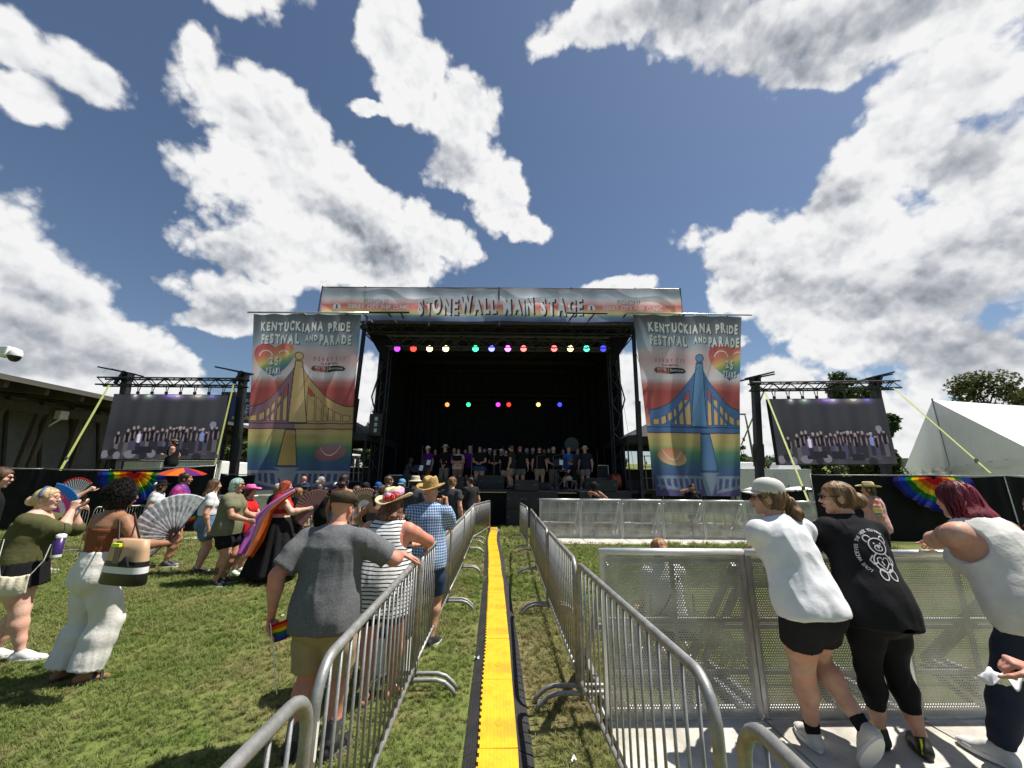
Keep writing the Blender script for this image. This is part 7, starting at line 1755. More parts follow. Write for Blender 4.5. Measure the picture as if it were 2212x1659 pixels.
# striped tank top woman
L0 = (-1.13, 3.76, 0)
p = Person(L0, -8, 1.64, 'f', 1.38, ga=1.38, gl=1.12, lean=9, skin=SKIN['red'], head=(-8, -3, 0), hl=W2L(L0, -8, (-0.95, 4.15, 1.13)), hr=W2L(L0, -8, (-0.86, 4.24, 1.13)), el=(-1, -.4, -.3), er=(1.2, -0.7, 0.0), hand=('rest', 'rest'), handdir=((V(0.8, 0.5, 0), V(0, 0, -1)), (V(-0.5, 0.8, 0), V(0, 0, -1))),
           fl=(-.02, -.10, 0, 20), fr=(.14, .05, 0, -20), label='woman in a striped tank top and a straw hat wrapped with a pink scarf', **H9)
p.top(STRIPE, 'tank_top', tank=True, sleeve=0, hem=-0.12, loose=0.04, fold=0.008, neckr=0.052); p.bottom(K_, 'shorts', length=0.55, flare=0.02); p.sandals(M('patterned_sandal', (0.05, 0.05, 0.06), 0.6)); p.hair(HAIR['auburn'], 'curly', n=380, length=0.17, spread=0.07, curl=0.012, wave=0.01, vol=1.1, r=0.0045)
h_ = p.hat(STRAWP, brim=0.085, crown=0.115, curl=0.045, tilt=14, roll=-6, band=M('cord_black', (0.02, 0.02, 0.02), 0.6), dip=0.02)
T = p.hatframe((0, -0.012, 0.062), 14, -6)
def wrap(u, v):
    a = u*2*math.pi; r = 0.093-0.012*v+0.006*math.sin(a*5+v*6)+0.010*math.sin(v*math.pi); return T((math.cos(a)*r, math.sin(a)*r*1.15, 0.028+0.062*v+0.014*math.sin(a+0.6)+0.004*math.sin(a*7)))
solidify(MB().sheet(wrap, 64, 8).build('scarf', M('pink_scarf', (0.72, 0.28, 0.46), 0.7, col2=(0.80, 0.48, 0.60), c2scale=20, bump=0.6, bscale=30), h_, True), 0.004)
mb = MB(); rr = random.Random(3)
for k in range(46):
    a = rr.uniform(-1.9, -0.55); z = rr.uniform(0.012, 0.045); c = T((math.cos(a)*0.102, math.sin(a)*0.118, z)); mb.tube([c, c+V(rr.uniform(-.014, .014), -0.014, rr.uniform(-.014, .012)), c+V(rr.uniform(-.02, .02), -0.022, rr.uniform(-.03, .0))], [0.007, 0.009, 0.003], 5)
mb.build('red_ribbon', M('red_ribbon', (0.62, 0.04, 0.03), 0.6), h_, True)
mb = MB(); mb.sheet(lambda u, v: T((0.03+0.035*u-0.01*v, -0.112-0.012*math.sin(u*3), 0.05-0.03*u-0.018*v)), 6, 4); solidify(mb.build('blue_ribbon', M('navy_ribbon', (0.02, 0.02, 0.12), 0.6), h_, True), 0.004)
# blue check shirt man
L0 = (-0.97, 4.85, 0)
p = Person(L0, -6, 1.73, 'm', 1.18, ga=1.12, lean=3, skin=SKIN['mid'], head=(-8, 4, 0), hr=W2L(L0, -6, (-0.79, 5.06, 1.46)), er=(.35, -.2, -1.5), hl=W2L(L0, -6, (-0.93, 5.07, 1.44)), el=(-1, -.3, -1), hand=('grip', 'grip'), handdir=((V(.3, .3, 1), V(1, 0, 0)), (V(-.15, .2, 1), V(-1, 0, 0))), label='man in a blue checked shirt and a woven straw hat filming over the barricade', h=0.011, hh=0.0065)
p.top(CHECK, 'shirt', sleeve=0.8, hem=-0.05, loose=0.03, fold=0.009, flare=0.028); p.bottom(cloth((0.03, 0.05, 0.1), 'navy_shorts'), length=0.9, flare=0.03); p.shoes(SHOEB, WHITE); p.hat(STRAW, brim=0.075, crown=0.125, curl=0.035, tilt=8, band=None, pinch=0.025)
phone((-0.86, 5.12, 1.53), 'black phone held up by the man in the checked shirt')
# curly haired woman with tube top
L0 = (-3.84, 3.98, 0)
p = Person(L0, -16, 1.69, 'f', 1.10, ga=1.10, gl=1.02, lean=2, twist=2, skin=SKIN['brown'], head=(-10, -2, 0), hl=W2L(L0, -16, (-4.02, 4.30, 1.04)), el=(-1.3, -0.5, 0), hr=W2L(L0, -16, (-3.34, 4.14, 1.13)), er=(.7, -1, -1), hand=('relax', 'grip'), handdir=((V(1, .3, 0), V(0, -.2, -1)), (V(0.35, 0.25, 1), V(-1, 0, 0.3))), fl=(-.17, 0, 0, 8), fr=(.10, .02, 0, -30), label='woman with black curls in a brown tube top and cream trousers holding a silver fan', **H9)
p.top(cloth((0.22, 0.075, 0.035), 'rust_jersey', bump=0.6, stretch=(1, 1, 6)), 'tube_top', bare=True, sleeve=0, top=0.235, hem=0.115, loose=0, off=0.006, fold=0.004, fs=(2, 2, 30)); CRM = M('cream_linen', (0.68, 0.66, 0.60), 0.9, var=0.05, bump=0.6, bscale=18, spec=0.1)
p.bottom(CRM, 'trousers', length=1.93, flare=0.028, straight=0.30, waist=0.115, fold=0.013, fs=(11, 11, 3.0)); p.sandals(SHOEB); p.hair(HAIR['black'], 'afro', n=2200, vol=1.04)
mb = MB(); wt = p.wr[1]; mb.tube([wt+V(.03*math.cos(a), .02*math.sin(a), .03*math.sin(a)) for a in np.linspace(0, 6.28, 13)[:-1]], 0.007, 6, closed=True); mb.build('watch_band', SHOEB, p.root)
CX = (-3.30, 4.12, 1.20)
fan(CX, 0.40, 62, 228, (0.15, -1, 0.12), lambda u, v, k: lin((250, 250, 252))*(0.74+0.26*((math.sin(u*70)*math.sin(v*31+u*40)) > -0.3))*(0.93 if k else 1.0)*(0.55 if (v > 0.45 and v < 0.62 and math.sin(u*120) > 0.2) else 1), M('fan_rib_black', (0.02, 0.02, 0.022), 0.5), 'large silver and black fan held by the woman with black curls', inner=0.2, n=18, ribw=0.016)
def handbag():
    c = at(276, 1206, 3.76); t = empty('handbag', c, R(-14), 'tan, black and white handbag on the shoulder of the woman with black curls', 'handbag'); w = 0.36
    def ring(z, ww, dd, n=20): return [(ww*math.copysign(abs(math.cos(a))**0.6, math.cos(a)), dd*math.copysign(abs(math.sin(a))**0.8, math.sin(a)), z) for a in np.linspace(0, 2*math.pi, n+1)[:-1]]
    def band(rs, name, m):
        mb = MB(); n = 20
        for r_ in rs: mb.v += ring(*r_)
        for i in range(len(rs)-1):
            for k in range(n): mb.f.append((i*n+k, i*n+(k+1) % n, (i+1)*n+(k+1) % n, (i+1)*n+k))
        return mb.build(name, m, t, True)
    band([(-.17, .001, .001), (-.17, .19, .055), (-.16, .198, .062), (-.09, .19, .060)], 'base', M('black_leather', (0.012, 0.012, 0.012), 0.35)); band([(-.09, .192, .061), (-.048, .186, .059)], 'white_stripe', M('white_leather', (0.7, 0.69, 0.66), 0.5))
    band([(-.048, .186, .059), (-.012, .182, .057)], 'black_stripe', M('black_leather', (0, 0, 0))); band([(-.012, .181, .056), (.06, .168, .05), (.13, .155, .045), (.13, .001, .001)], 'tan_body', M('tan_leather', (0.52, 0.33, 0.19), 0.5, var=0.06))
    MB().box((-.03, -.054, .05), (.055, .008, .15)).build('brown_stripe', M('brown_leather', (0.20, 0.13, 0.10), 0.5), t)
    mb = MB()
    for k in range(9): a = (k-4)*0.11; mb.tube([(.09, -.075, .03), (.09+a*.12, -.08, -.035)], [0.006, 0.005], 4)
    mb.build('tassel', SHOEB, t); MB().box((-.02, -.075, .10), (.075, .02, .022)).build('yellow_tag', M('neon_yellow', (0.75, 0.85, 0.02), 0.5), t)
    t.scale = (1.22, 1.22, 1.22); sh = p.w(p.sh[1]+V(-.045, -.03, .045)); sh = Vector(W2L(c, -14, sh))/1.22; sh2 = sh+Vector((0.03, .08, 0.01))
    mb = MB()
    for x, q in ((-.05, sh), (.04, sh2)): mb.beam((x-.02, -.04 if q is sh else .04, .12), q, 0.022, 0.006, up=(0, 1, 0))
    mb.build('strap', M('strap_brown', (0.035, 0.022, 0.02), 0.6), t)
handbag()
# blonde woman with phone
L0 = (-5.02, 4.36, 0)
p = Person(L0, -62, 1.63, 'f', 1.35, ga=1.3, gl=1.2, lean=4, skin=SKIN['pale'], head=(-10, 4, 0), hr=W2L(L0, -62, (-4.84, 4.56, 1.40)), er=(.5, .2, -1.0), hl=W2L(L0, -62, (-4.92, 4.66, 1.40)), el=(-.6, .4, -1), hand=('grip', 'grip'), handdir=((V(0, .25, 1), V(.8, .3, 0)), (V(-.1, .1, 1), V(-1, .2, 0))), fl=(-.10, -.05, 0, 0), fr=(.10, .22, 0, -8), label='blonde woman in an olive top photographing the stage at the left edge', **H9)
OL = cloth((0.085, 0.085, 0.035), 'olive_jersey'); p.top(OL, 'top', sleeve=1.0, hem=0.045, top=0.262, loose=0.02, fold=0.008, bare=True, flare=0.012); p.skirt(K_, 0.27, 0.05, waist=0.08, folds=20, amp=0.010); p.shoes(SHOEW, WHITE); p.hair(HAIR['blonde'], 'bun', n=300, vol=1.08, r=0.003); p.glasses(dark=False, col=(0.20, 0.10, 0.05))
mb = MB(); mb.tube([p.hp_((0.082*math.cos(a), -0.02+0.10*math.sin(a)*0.0-0.0, 0.035+0.092*math.sin(a))) for a in np.linspace(-0.2, 3.34, 16)], 0.016, 6); mb.build('headband', M('blue_headband', (0.04, 0.10, 0.2), 0.7), p.root, True)
phone(p.w((0, 0, 0))+Vector((0.20, 0.28, 1.52)), 'black phone held by the blonde woman', R(-35))
c = at(32, 1246, 3.98); t = empty('drawstring_bag', c, R(28), 'small cream drawstring bag on the back of the blonde woman', 'bag'); t.scale = (.78, .78, .78); mb = MB(); mb.sheet(lambda u, v: ((u-.5)*(0.24+0.02*v), -0.03*math.sin(u*math.pi)*math.sin(v*math.pi)-0.01*math.sin(u*20)*(1-v), 0.02-0.22*v-0.02*math.sin(u*math.pi)), 16, 10); solidify(mb.build('pouch', M('cream_canvas', (0.66, 0.60, 0.44), 0.9, bump=0.6, bscale=40), t, True), 0.012)
MB().tube([(-.12, 0, 0), (-.20, .06, .20), (-.22, .10, .42)], 0.005, 5).tube([(.12, 0, 0), (.20, .02, .16), (.21, .06, .34)], 0.005, 5).build('cord', CRM, t)
c = at(128, 1175, 4.35); t = empty('tumbler', c, 0, 'purple tumbler hanging from the wrist of the blonde woman', 'bottle'); MB().lathe([(0.001, -0.12), (0.036, -0.12), (0.038, -0.09), (0.038, 0.06), (0.001, 0.06)], 16).build('cup', M('purple_metal', (0.045, 0.02, 0.12), 0.3), t, True); MB().lathe([(0.039, 0.06), (0.041, 0.09), (0.02, 0.10), (0.001, 0.10)], 16).build('lid', WHITE, t, True); MB().lathe([(0.040, -0.125), (0.040, -0.10)], 16).build('base_ring', WHITE, t)
MB().tube([(0, 0, 0.1), (0.02, 0, 0.15), (0, 0, 0.2)], 0.005, 5).build('handle_loop', SHOEB, t)
# man behind her
def who(px, top, Y, hat=0.0):
    q = at(px, top, Y); return (q.x, Y, 0), q.z-hat
loc, H = who(-6, 1012, 5.4); p = Person(loc, -35, H, 'm', 1.05, skin=SKIN['pale'], head=(-30, -5, 0), label='dark-haired man in sunglasses behind the blonde woman at the left edge', h=0.013, hh=0.007); p.top(K_); p.bottom(K_); p.shoes(SHOEB, WHITE); p.hair(HAIR['brown'], 'short', n=50, vol=1.6); p.glasses()

# ---- right side, leaning on the perforated barrier ------------------------------------------------------------
L0 = (2.08, 2.98, 0.045)
p = Person(L0, 6, 1.76, 'f', 1.04, ga=1.08, gl=1.10, lean=17, side=-2, hip=(-.08, -.07, -.02), skin=SKIN['light'], head=(55, 6, 0), hl=W2L(L0, 6, (2.12, 3.52, 1.245)), hr=W2L(L0, 6, (2.22, 3.56, 1.24)), el=(-1.4, 0, -.2), er=(1.4, 0, -.3), hand=('rest', 'rest'), handdir=((V(.8, .2, 0), V(0, 0, -1)), (V(-1, .1, 0), V(0, 0, -1))),
           fl=(-.01, .16, 0, -18), fr=(.12, -.12, 0.02, -8, 55), kr=(0.1, 1, 0), label='woman in a white T-shirt and beige cap leaning on the perforated barrier', **H9)
p.top(cloth((0.76, 0.76, 0.77), 'bright_white_tee', bump=0.4), 'shirt', sleeve=0.72, hem=-0.012, loose=0.018, off=0.018, fold=0.012, flare=0.026); p.bottom(cloth((0.022, 0.021, 0.023), 'charcoal_shorts'), length=0.48, flare=0.028, off=0.008, waist=0.03); p.shoes(M('cream_shoe', (0.55, 0.53, 0.47), 0.7), SHOEW, socks=K_, sockh=0.18)
p.hair(HAIR['honey'], 'pony', n=260, length=0.26, vol=1.15, wave=0.016, r=0.0035); p.cap(M('cap_cream', (0.60, 0.58, 0.53), 0.85, bump=0.3, bscale=60), tilt=6); p.glasses(up=0.0)
L0 = (2.60, 3.04, 0.045)
p = Person(L0, 4, 1.74, 'f', 1.10, ga=1.08, gl=1.08, lean=14, side=4, hip=(-.10, -.06, 0), skin=SKIN['light'], head=(62, 4, 0), hl=W2L(L0, 4, (2.62, 3.50, 1.245)), hr=W2L(L0, 4, (2.74, 3.52, 1.245)), el=(-1.4, 0, -.2), er=(1.4, 0, -.3), hand=('rest', 'rest'), handdir=((V(.8, .2, 0), V(0, 0, -1)), (V(-1, .1, 0), V(0, 0, -1))),
           fl=(-.07, .12, 0, -30), fr=(.12, .02, 0, -35), label='woman with a low bun in a black teddy-bear T-shirt and black leggings', **H9)
p.top(cloth((0.016, 0.016, 0.018), 'black_tee', bump=0.4), 'shirt', sleeve=0.95, hem=-0.065, loose=0.035, fold=0.010, flare=0.030); p.bottom(M('black_leggings', (0.007, 0.007, 0.008), 0.75, spec=0.2), 'leggings', length=1.62, off=0.006, flare=0.0, waist=0.06, fold=0.001); p.shoes(M('olive_black_shoe', (0.03, 0.03, 0.016), 0.6, col2=(0.012, 0.012, 0.012), c2scale=16), M('sole_black', (0.02, 0.02, 0.02), 0.7), socks=None)
p.hair(HAIR['honey'], 'bun', n=380, vol=1.12, r=0.003); p.glasses()
for i in (0, 1): T2 = lambda q: p.an[i]+p.ft[i] @ (V(*q)*p.H); mb = MB(); mb.beam(T2((-.012, -.040, -.03)), T2((-.010, -.036, .018)), 0.012, 0.006); mb.build('heel_tab', M('neon_yellow', (0, 0, 0)), p.root)
def bear_print(P):
    sh = P.parts['shirt']; me = sh.data; bv = BVHTree.FromPolygons([v.co for v in me.vertices], [tuple(q.vertices) for q in me.polygons]); O = Vector(P.st(0.165)); rx, up, fr = Vector(P.rt), Vector(P.up), Vector(P.fr); sc = 0.155
    def pr(x, y):
        o = O+rx*(x*sc+0.015)+up*(y*sc)-fr*0.6; h_ = bv.ray_cast(o, fr, 1.2); return (h_[0] if h_[0] else O+rx*x*sc+up*y*sc-fr*0.2)-fr*0.004
    mb = MB()
    def stroke(pts, w=0.028, closed=False):
        n = len(pts); m = n if closed else n-1; L_ = []
        for i in range(m):
            a, b = Vector(pts[i]), Vector(pts[(i+1) % n]); k = max(1, int((b-a).length/0.08)); L_ += [a.lerp(b, j/k) for j in range(k)]
        if not closed: L_.append(Vector(pts[-1]))
        N = len(L_); base = len(mb.v)
        for i in range(N):
            t = (L_[(i+1) % N]-L_[i-1]) if closed else (L_[min(i+1, N-1)]-L_[max(i-1, 0)]); t = t.normalized() if t.length > 0 else Vector((1, 0)); q = Vector((-t.y, t.x))*w; mb.v += [tuple(pr(L_[i].x+q.x, L_[i].y+q.y)), tuple(pr(L_[i].x-q.x, L_[i].y-q.y))]
        for i in range(N if closed else N-1): j = (i+1) % N; mb.f.append((base+2*i, base+2*i+1, base+2*j+1, base+2*j))
    E = lambda cx, cy, rx_, ry_, a0=0, a1=360, n=22: [(cx+rx_*math.cos(R(a0+(a1-a0)*k/n)), cy+ry_*math.sin(R(a0+(a1-a0)*k/n))) for k in range(n if a1-a0 == 360 else n+1)]
    stroke(E(0, .55, .40, .34), closed=True); stroke(E(-.36, .85, .16, .15, 20, 250)); stroke(E(.36, .85, .16, .15, -70, 160)); stroke(E(0, .47, .17, .12), closed=True, w=.022); stroke(E(0, .52, .05, .035), closed=True, w=.02); stroke([(0, .47), (0, .40)], .015)
    stroke(E(-.14, .66, .02, .02), closed=True, w=.02); stroke(E(.14, .66, .02, .02), closed=True, w=.02); stroke(E(0, -.12, .42, .40, 120, 420)); stroke(E(-.22, -.62, .17, .22), closed=True); stroke(E(.22, -.62, .17, .22), closed=True)
    stroke([(-.40, .15), (-.56, -.05), (-.45, -.22), (-.22, -.12)]); stroke([(.40, .15), (.56, -.05), (.45, -.22), (.22, -.12)])
    stroke([(0, -.42), (-.26, -.15), (-.24, .04), (-.08, .08), (0, -.02), (.08, .08), (.24, .04), (.26, -.15)], closed=True, w=.022); stroke([(0, -.25), (-.07, -.1), (-.03, -.08)], .03)
    mb.build('bear_drawing', INKW, P.root); mb = MB(); txt = 'LOVE WHOEVER THE HECK YOU WANT'; n = len(txt)
    for i, ch in enumerate(txt):
        if ch == ' ': continue
        a = R(222-(222-58)*i/(n-1)); cx, cy = 0.02+0.86*math.cos(a), 0.22+0.98*math.sin(a); v, f, w = glyph(ch, 0.02); b = a-math.pi/2; s_ = 0.17
        mb.add([pr(cx+((q[0]-w/2)*math.cos(b)-q[1]*math.sin(b))*s_, cy+((q[0]-w/2)*math.sin(b)+q[1]*math.cos(b))*s_) for q in v], f)
    mb.build('lettering', INKW, P.root)
bear_print(p)
L0 = (3.14, 2.88, 0.045)
p = Person(L0, 8, 1.80, 'f', 1.40, ga=1.45, gl=1.25, lean=22, side=-2, hip=(0.14, -.20, -.02), skin=SKIN['light'], head=(0, 2, 0), hl=W2L(L0, 6, (3.52, 3.58, 1.25)), hr=W2L(L0, 6, (3.66, 3.60, 1.25)), el=(-1.6, -.1, -0.1), er=(1.3, 0, -.3), hand=('rest', 'rest'), handdir=((V(1, .3, 0), V(0, 0, -1)), (V(-1, .1, 0), V(0, 0, -1))),
           fl=(.0, .10, 0, 0), fr=(.25, -.05, 0, -20), label='woman with wine-red hair in a white tank top leaning on the barrier', **H9)
p.top(cloth((0.66, 0.65, 0.60), 'ivory_tank'), 'tank_top', tank=True, sleeve=0, hem=-0.03, loose=0.02, fold=0.007); p.bottom(M('navy_jeans', (0.010, 0.017, 0.040), 0.8, var=0.15, vscale=20, bump=0.4, bscale=25), 'jeans', length=1.93, off=0.008, flare=0.006, fold=0.003); p.shoes(SHOEW, WHITE); p.hair(HAIR['wine'], 'long', n=560, length=0.20, spread=0.07, vol=1.22, wave=0.020, r=0.0036)
# person sitting behind the barrier
loc = (1.52, 4.25, 0); t = empty('folding_chair', (1.52, 4.28, 0), 0, 'low folding chair behind the perforated barrier', 'chair')
MB().box((0, 0, 0.36), (0.42, 0.40, 0.03)).build('seat', K_, t); MB().box((0, -0.20, 0.50), (0.42, 0.02, 0.10)).build('backrest', K_, t)
for sx in (-.2, .2): MB().tube([(sx, .2, 0), (sx, -.2, .37), (sx, -.22, .74)], 0.012, 6).tube([(sx, -.2, 0), (sx, .2, .37)], 0.012, 6).build('leg', STEEL, t)
p = Person(loc, 5, 1.55, 'f', 1.1, hip=(0, 0, -0.36), skin=SKIN['light'], head=(0, -8, 0), fl=(-.12, .45, 0, 5), fr=(.12, .45, 0, -5), hl=(-.1, .3, .5), hr=(.1, .3, .5), label='seated person in a white shirt seen through the perforated barrier', h=0.013, hh=0.008)
p.top(WH, 'shirt', hem=0.0); p.bottom(K_, length=0.6); p.shoes(SHOEW, WHITE); p.hair(HAIR['red'] if False else hairmat('ginger', (0.26, 0.12, 0.045), (0.42, 0.23, 0.10)), 'bun', n=40)
mb = MB(); mb.tube([p.st(0.27)+p.sr*0.10-p.sf*0.10, p.st(0.18)-p.sf*0.135, p.st(0.04)-p.sr*0.14-p.sf*0.11], 0.014, 6); mb.build('cross_strap', K_, p.root)
# people cut off by the right frame edge
L0 = (2.78, 1.82, 0.045); p = Person(L0, 12, 1.66, 'm', 1.1, ga=1.15, skin=SKIN['red'], hl=W2L(L0, 12, (2.17, 2.02, 0.81)), el=(-1, -.6, 0), hand=('grip', 'relax'), handdir=((V(-.7, .5, .3), V(.3, 0, -1)), None), label='person at the right frame edge of whom only a hand with a napkin shows', h=0.010, hh=0.0055); p.top(cloth((0.55, 0.53, 0.5), 'pale_tee')); p.bottom(WH, length=1.9, flare=.01); p.shoes(SHOEW, WHITE); p.hair(HAIR['brown'], 'short', n=0)
c = Vector((2.27, 2.08, 0.89)); t = empty('napkin', c, 0, 'crumpled white napkin in the hand at the right frame edge', 'napkin'); mb = MB(); mb.sheet(lambda u, v: ((u-.5)*0.13+0.02*math.sin(v*7), (v-.5)*0.10, 0.03*math.sin(u*9+v*4)*math.cos(v*6)), 14, 10); solidify(mb.build('paper', M('paper_white', (0.75, 0.75, 0.78), 0.8), t, True), 0.004)
loc, H = who(2243, 1060, 3.9); p = Person(loc, 70, 1.66, 'f', 1.15, skin=SKIN['light'], head=(10, 0, 0), hl=(-.25, .3, 1.15), label='woman in a dark red top whose face just enters at the right frame edge', h=0.012, hh=0.006); p.top(cloth((0.12, 0.015, 0.03), 'dark_red'), sleeve=1.0); p.bottom(K_); p.shoes(SHOEB, WHITE); p.hair(HAIR['honey'], 'long', n=60)

# ---- the rest of the crowd --------------------------------------------------------------------------------------
def crowd(px, top, Y, label, face=0, sex='f', g=1.1, hat=None, hair=('long', 'brown'), topk=('tee', K_), bot=('shorts', K_), skin='light', head=(0, 0, 0), shoes=SHOEB, h=None, n=26, length=0.22, grp='crowd on the grass', H=None, gl=None, loc=None, glasses=False, band=None, curl=0.0, hk=None, **kw):
    hh = {None: 0.0, 'cap': 0.02, 'capback': 0.02}.get(hat[0] if hat else None, 0.055)
    l, Hx = who(px, top, Y, hh); H = H or min(Hx, 1.86); l = loc or l
    p = Person(l, face, H, sex, g, gl=gl, skin=SKIN[skin], head=head, label=label, group=grp, h=h or (0.014 if Y < 9 else 0.018), hh=0.0075 if Y < 9 else 0.010, **kw)
    k, m = topk
    if k == 'tee': p.top(m, 'shirt', fold=0.006)
    elif k == 'crop': p.top(m, 'crop_top', hem=0.10, fold=0.004)
    elif k == 'bra': p.top(m, 'bra_top', hem=0.155, tank=True, sleeve=0, fold=0.002, off=0.006, neckr=0.062)
    elif k == 'tank': p.top(m, 'tank_top', tank=True, sleeve=0, fold=0.005)
    elif k == 'tube': p.top(m, 'tube_top', bare=True, sleeve=0, top=0.225, hem=0.11, off=0.005, fold=0.003)
    elif k == 'drape': p.top(m, 'draped_flag', hem=-0.02, sleeve=1.5, loose=0.06, off=0.03, fold=0.02, flare=0.03, neckr=0.03)
    k, m = bot
    if k == 'shorts': p.bottom(m, 'shorts', length=0.55, flare=0.025)
    elif k == 'long': p.bottom(m, 'shorts', length=0.95, flare=0.03)
    elif k == 'pants': p.bottom(m, 'trousers', length=1.93, flare=0.012)
    elif k == 'skirt': p.skirt(m, 0.40, 0.08)
    elif k == 'maxi': p.skirt(m, 0.97, 0.27, waist=0.11, folds=9, amp=0.05)
    p.shoes(shoes, WHITE if shoes is not SHOEW else SHOEW)
    if hair: p.hair(HAIR[hair[1]], hair[0], n=n, length=length, curl=curl, seed=int(px), r=0.006)
    if glasses: p.glasses()
    if hat:
        m = hat[1]; kk = hk or {}
        if hat[0] == 'cap': p.cap(m)
        elif hat[0] == 'capback': p.cap(m, back=True)
        elif hat[0] == 'bucket': p.hat(m, brim=0.055, crown=0.085, curl=0, droop=0.025, pinch=0, flat=1, tilt=2, name='bucket_hat')
        elif hat[0] == 'cowboy': p.hat(m, brim=0.092, crown=0.10, curl=0.04, tilt=2, band=band, **kk)
        elif hat[0] == 'sun': p.hat(m, brim=0.09, crown=0.09, curl=0, droop=0.03, pinch=0, flat=1, tilt=8, band=band)
    return p
c_ = lambda r, g, b: cloth((r, g, b))
PINKH = M('pink_felt', (0.70, 0.14, 0.36), 0.8, bump=0.2); BEIGE = cloth((0.50, 0.44, 0.31), 'beige_cotton')
# woman with the two fans at the left
p = crowd(118, 1043, 8.3, 'woman with yellow sunglasses on her head holding two fans at the left', -50, g=1.3, topk=('tee', WH), bot=('shorts', K_), n=60, length=0.30, shoes=SHOEW, hr=(.40, .36, 1.50), er=(1, -.3, -1), hl=(-.15, .30, 1.15), hand=('grip', 'grip'), h=0.013, loc=(-8.72, 7.98, 0), H=1.62)
p.glasses(col=(0.75, 0.55, 0.03), up=0.075, dark=False)
fan(at(160, 1074, 7.9), 0.37, 48, 200, (0.1, -1, 0), lambda u, v, k: lin((225, 60, 50)) if v > .88 else (lin((250, 250, 250)) if (v < .12 or k) else lin((90, 92, 98))), WHITE, 'white ribbed fan with a red rim raised at the left', inner=0.30, n=20, ribw=0.020)
fan(at(86, 1120, 5.6), 0.47, -52, 84, (0.1, -1, 0.1), lambda u, v, k: lin((70, 150, 225))*(0.85 if k else 1) if (v > .72 or v < .22) else (lin((225, 90, 155)) if (v > .55 or v < .38) else lin((235, 225, 235))), SHOEB, 'blue, pink and white striped fan held low at the left', inner=0.2, n=24, ribw=0.008)
MAGPUR = M('magenta_purple_flag', (0.42, 0.015, 0.13), 0.6, col2=(0.10, 0.02, 0.20), c2scale=2.2, c2=(0.42, 0.58), bump=0.4, bscale=12)
p = crowd(398, 1021, 8.7, 'young man with a faded haircut wrapped in a purple and magenta flag', -62, 'm', 1.0, hair=('short', 'dark'), topk=('drape', MAGPUR), bot=('shorts', GR), skin='tan', n=30)
p = crowd(352, 1024, 10.2, 'person in a black hat with pink brim and white T-shirt by the left fence', -70, g=1.0, hat=('sun', K_), hair=('bob', 'dark'), topk=('tee', WH), bot=('shorts', BEIGE), shoes=SHOEW, band=None, H=1.66)
p = crowd(338, 1052, 11.6, 'pale-clothed person standing below the parasol by the left fence', -40, 'm', 1.0, hat=('cap', WH), hair=('short', 'brown'), topk=('tee', c_(0.5, 0.5, 0.48)), bot=('shorts', WH), h=0.02, H=1.6)
p = crowd(472, 1036, 8.25, 'woman with long brown hair in a white crop T-shirt and denim shorts', -48, g=1.12, topk=('crop', WH), bot=('shorts', DEN), n=90, length=0.34, loc=(-5.95, 8.1, 0), h=0.012)
flag(p.w((0.10, -0.17, 0.98)), 0, 0, 'small rainbow flag stuck in the denim shorts of the long-haired woman', a=R(200), w=0.26, h=0.16, stick=False, rz=R(-15))
p = crowd(508, 1034, 7.35, 'woman with mint green hair in an olive T-shirt with a calf tattoo', -82, g=1.32, hair=('bob', 'green'), topk=('tee', c_(0.17, 0.17, 0.10)), bot=('shorts', K_), n=90, loc=(-4.95, 7.3, 0), glasses=True, hl=(-.18, .40, 1.05), hr=(.18, .38, 1.06), er=(.3, -1, -.6), el=(-.3, -1, -.6), hand=('grip', 'grip'), h=0.0115, skin='mid', gl=1.25)
mb = MB(); K0, A0 = p.kn[1], p.an[1]; q = A0+(K0-A0)*0.42
for k in range(3): mb.tube([q+V(0.072, -0.01+0.026*math.cos(a), 0.035*k-0.03+0.018*math.sin(a)) for a in np.linspace(0, 6.28, 11)[:-1]], 0.007, 4, closed=True)
mb.build('tattoo', M('tattoo_ink', (0.03, 0.028, 0.035), 0.6), p.root)
p = crowd(548, 1041, 8.2, 'woman in a pink cowboy hat and red T-shirt', -85, g=1.2, hat=('cowboy', PINKH), hk=dict(dip=0.0), topk=('tee', c_(0.50, 0.02, 0.02)), bot=('shorts', K_), n=50, length=0.20, shoes=SHOEW, loc=(-5.2, 8.1, 0), hl=(-.15, .38, 1.05), hr=(.15, .4, 1.1), hand=('grip', 'grip'), H=1.60)
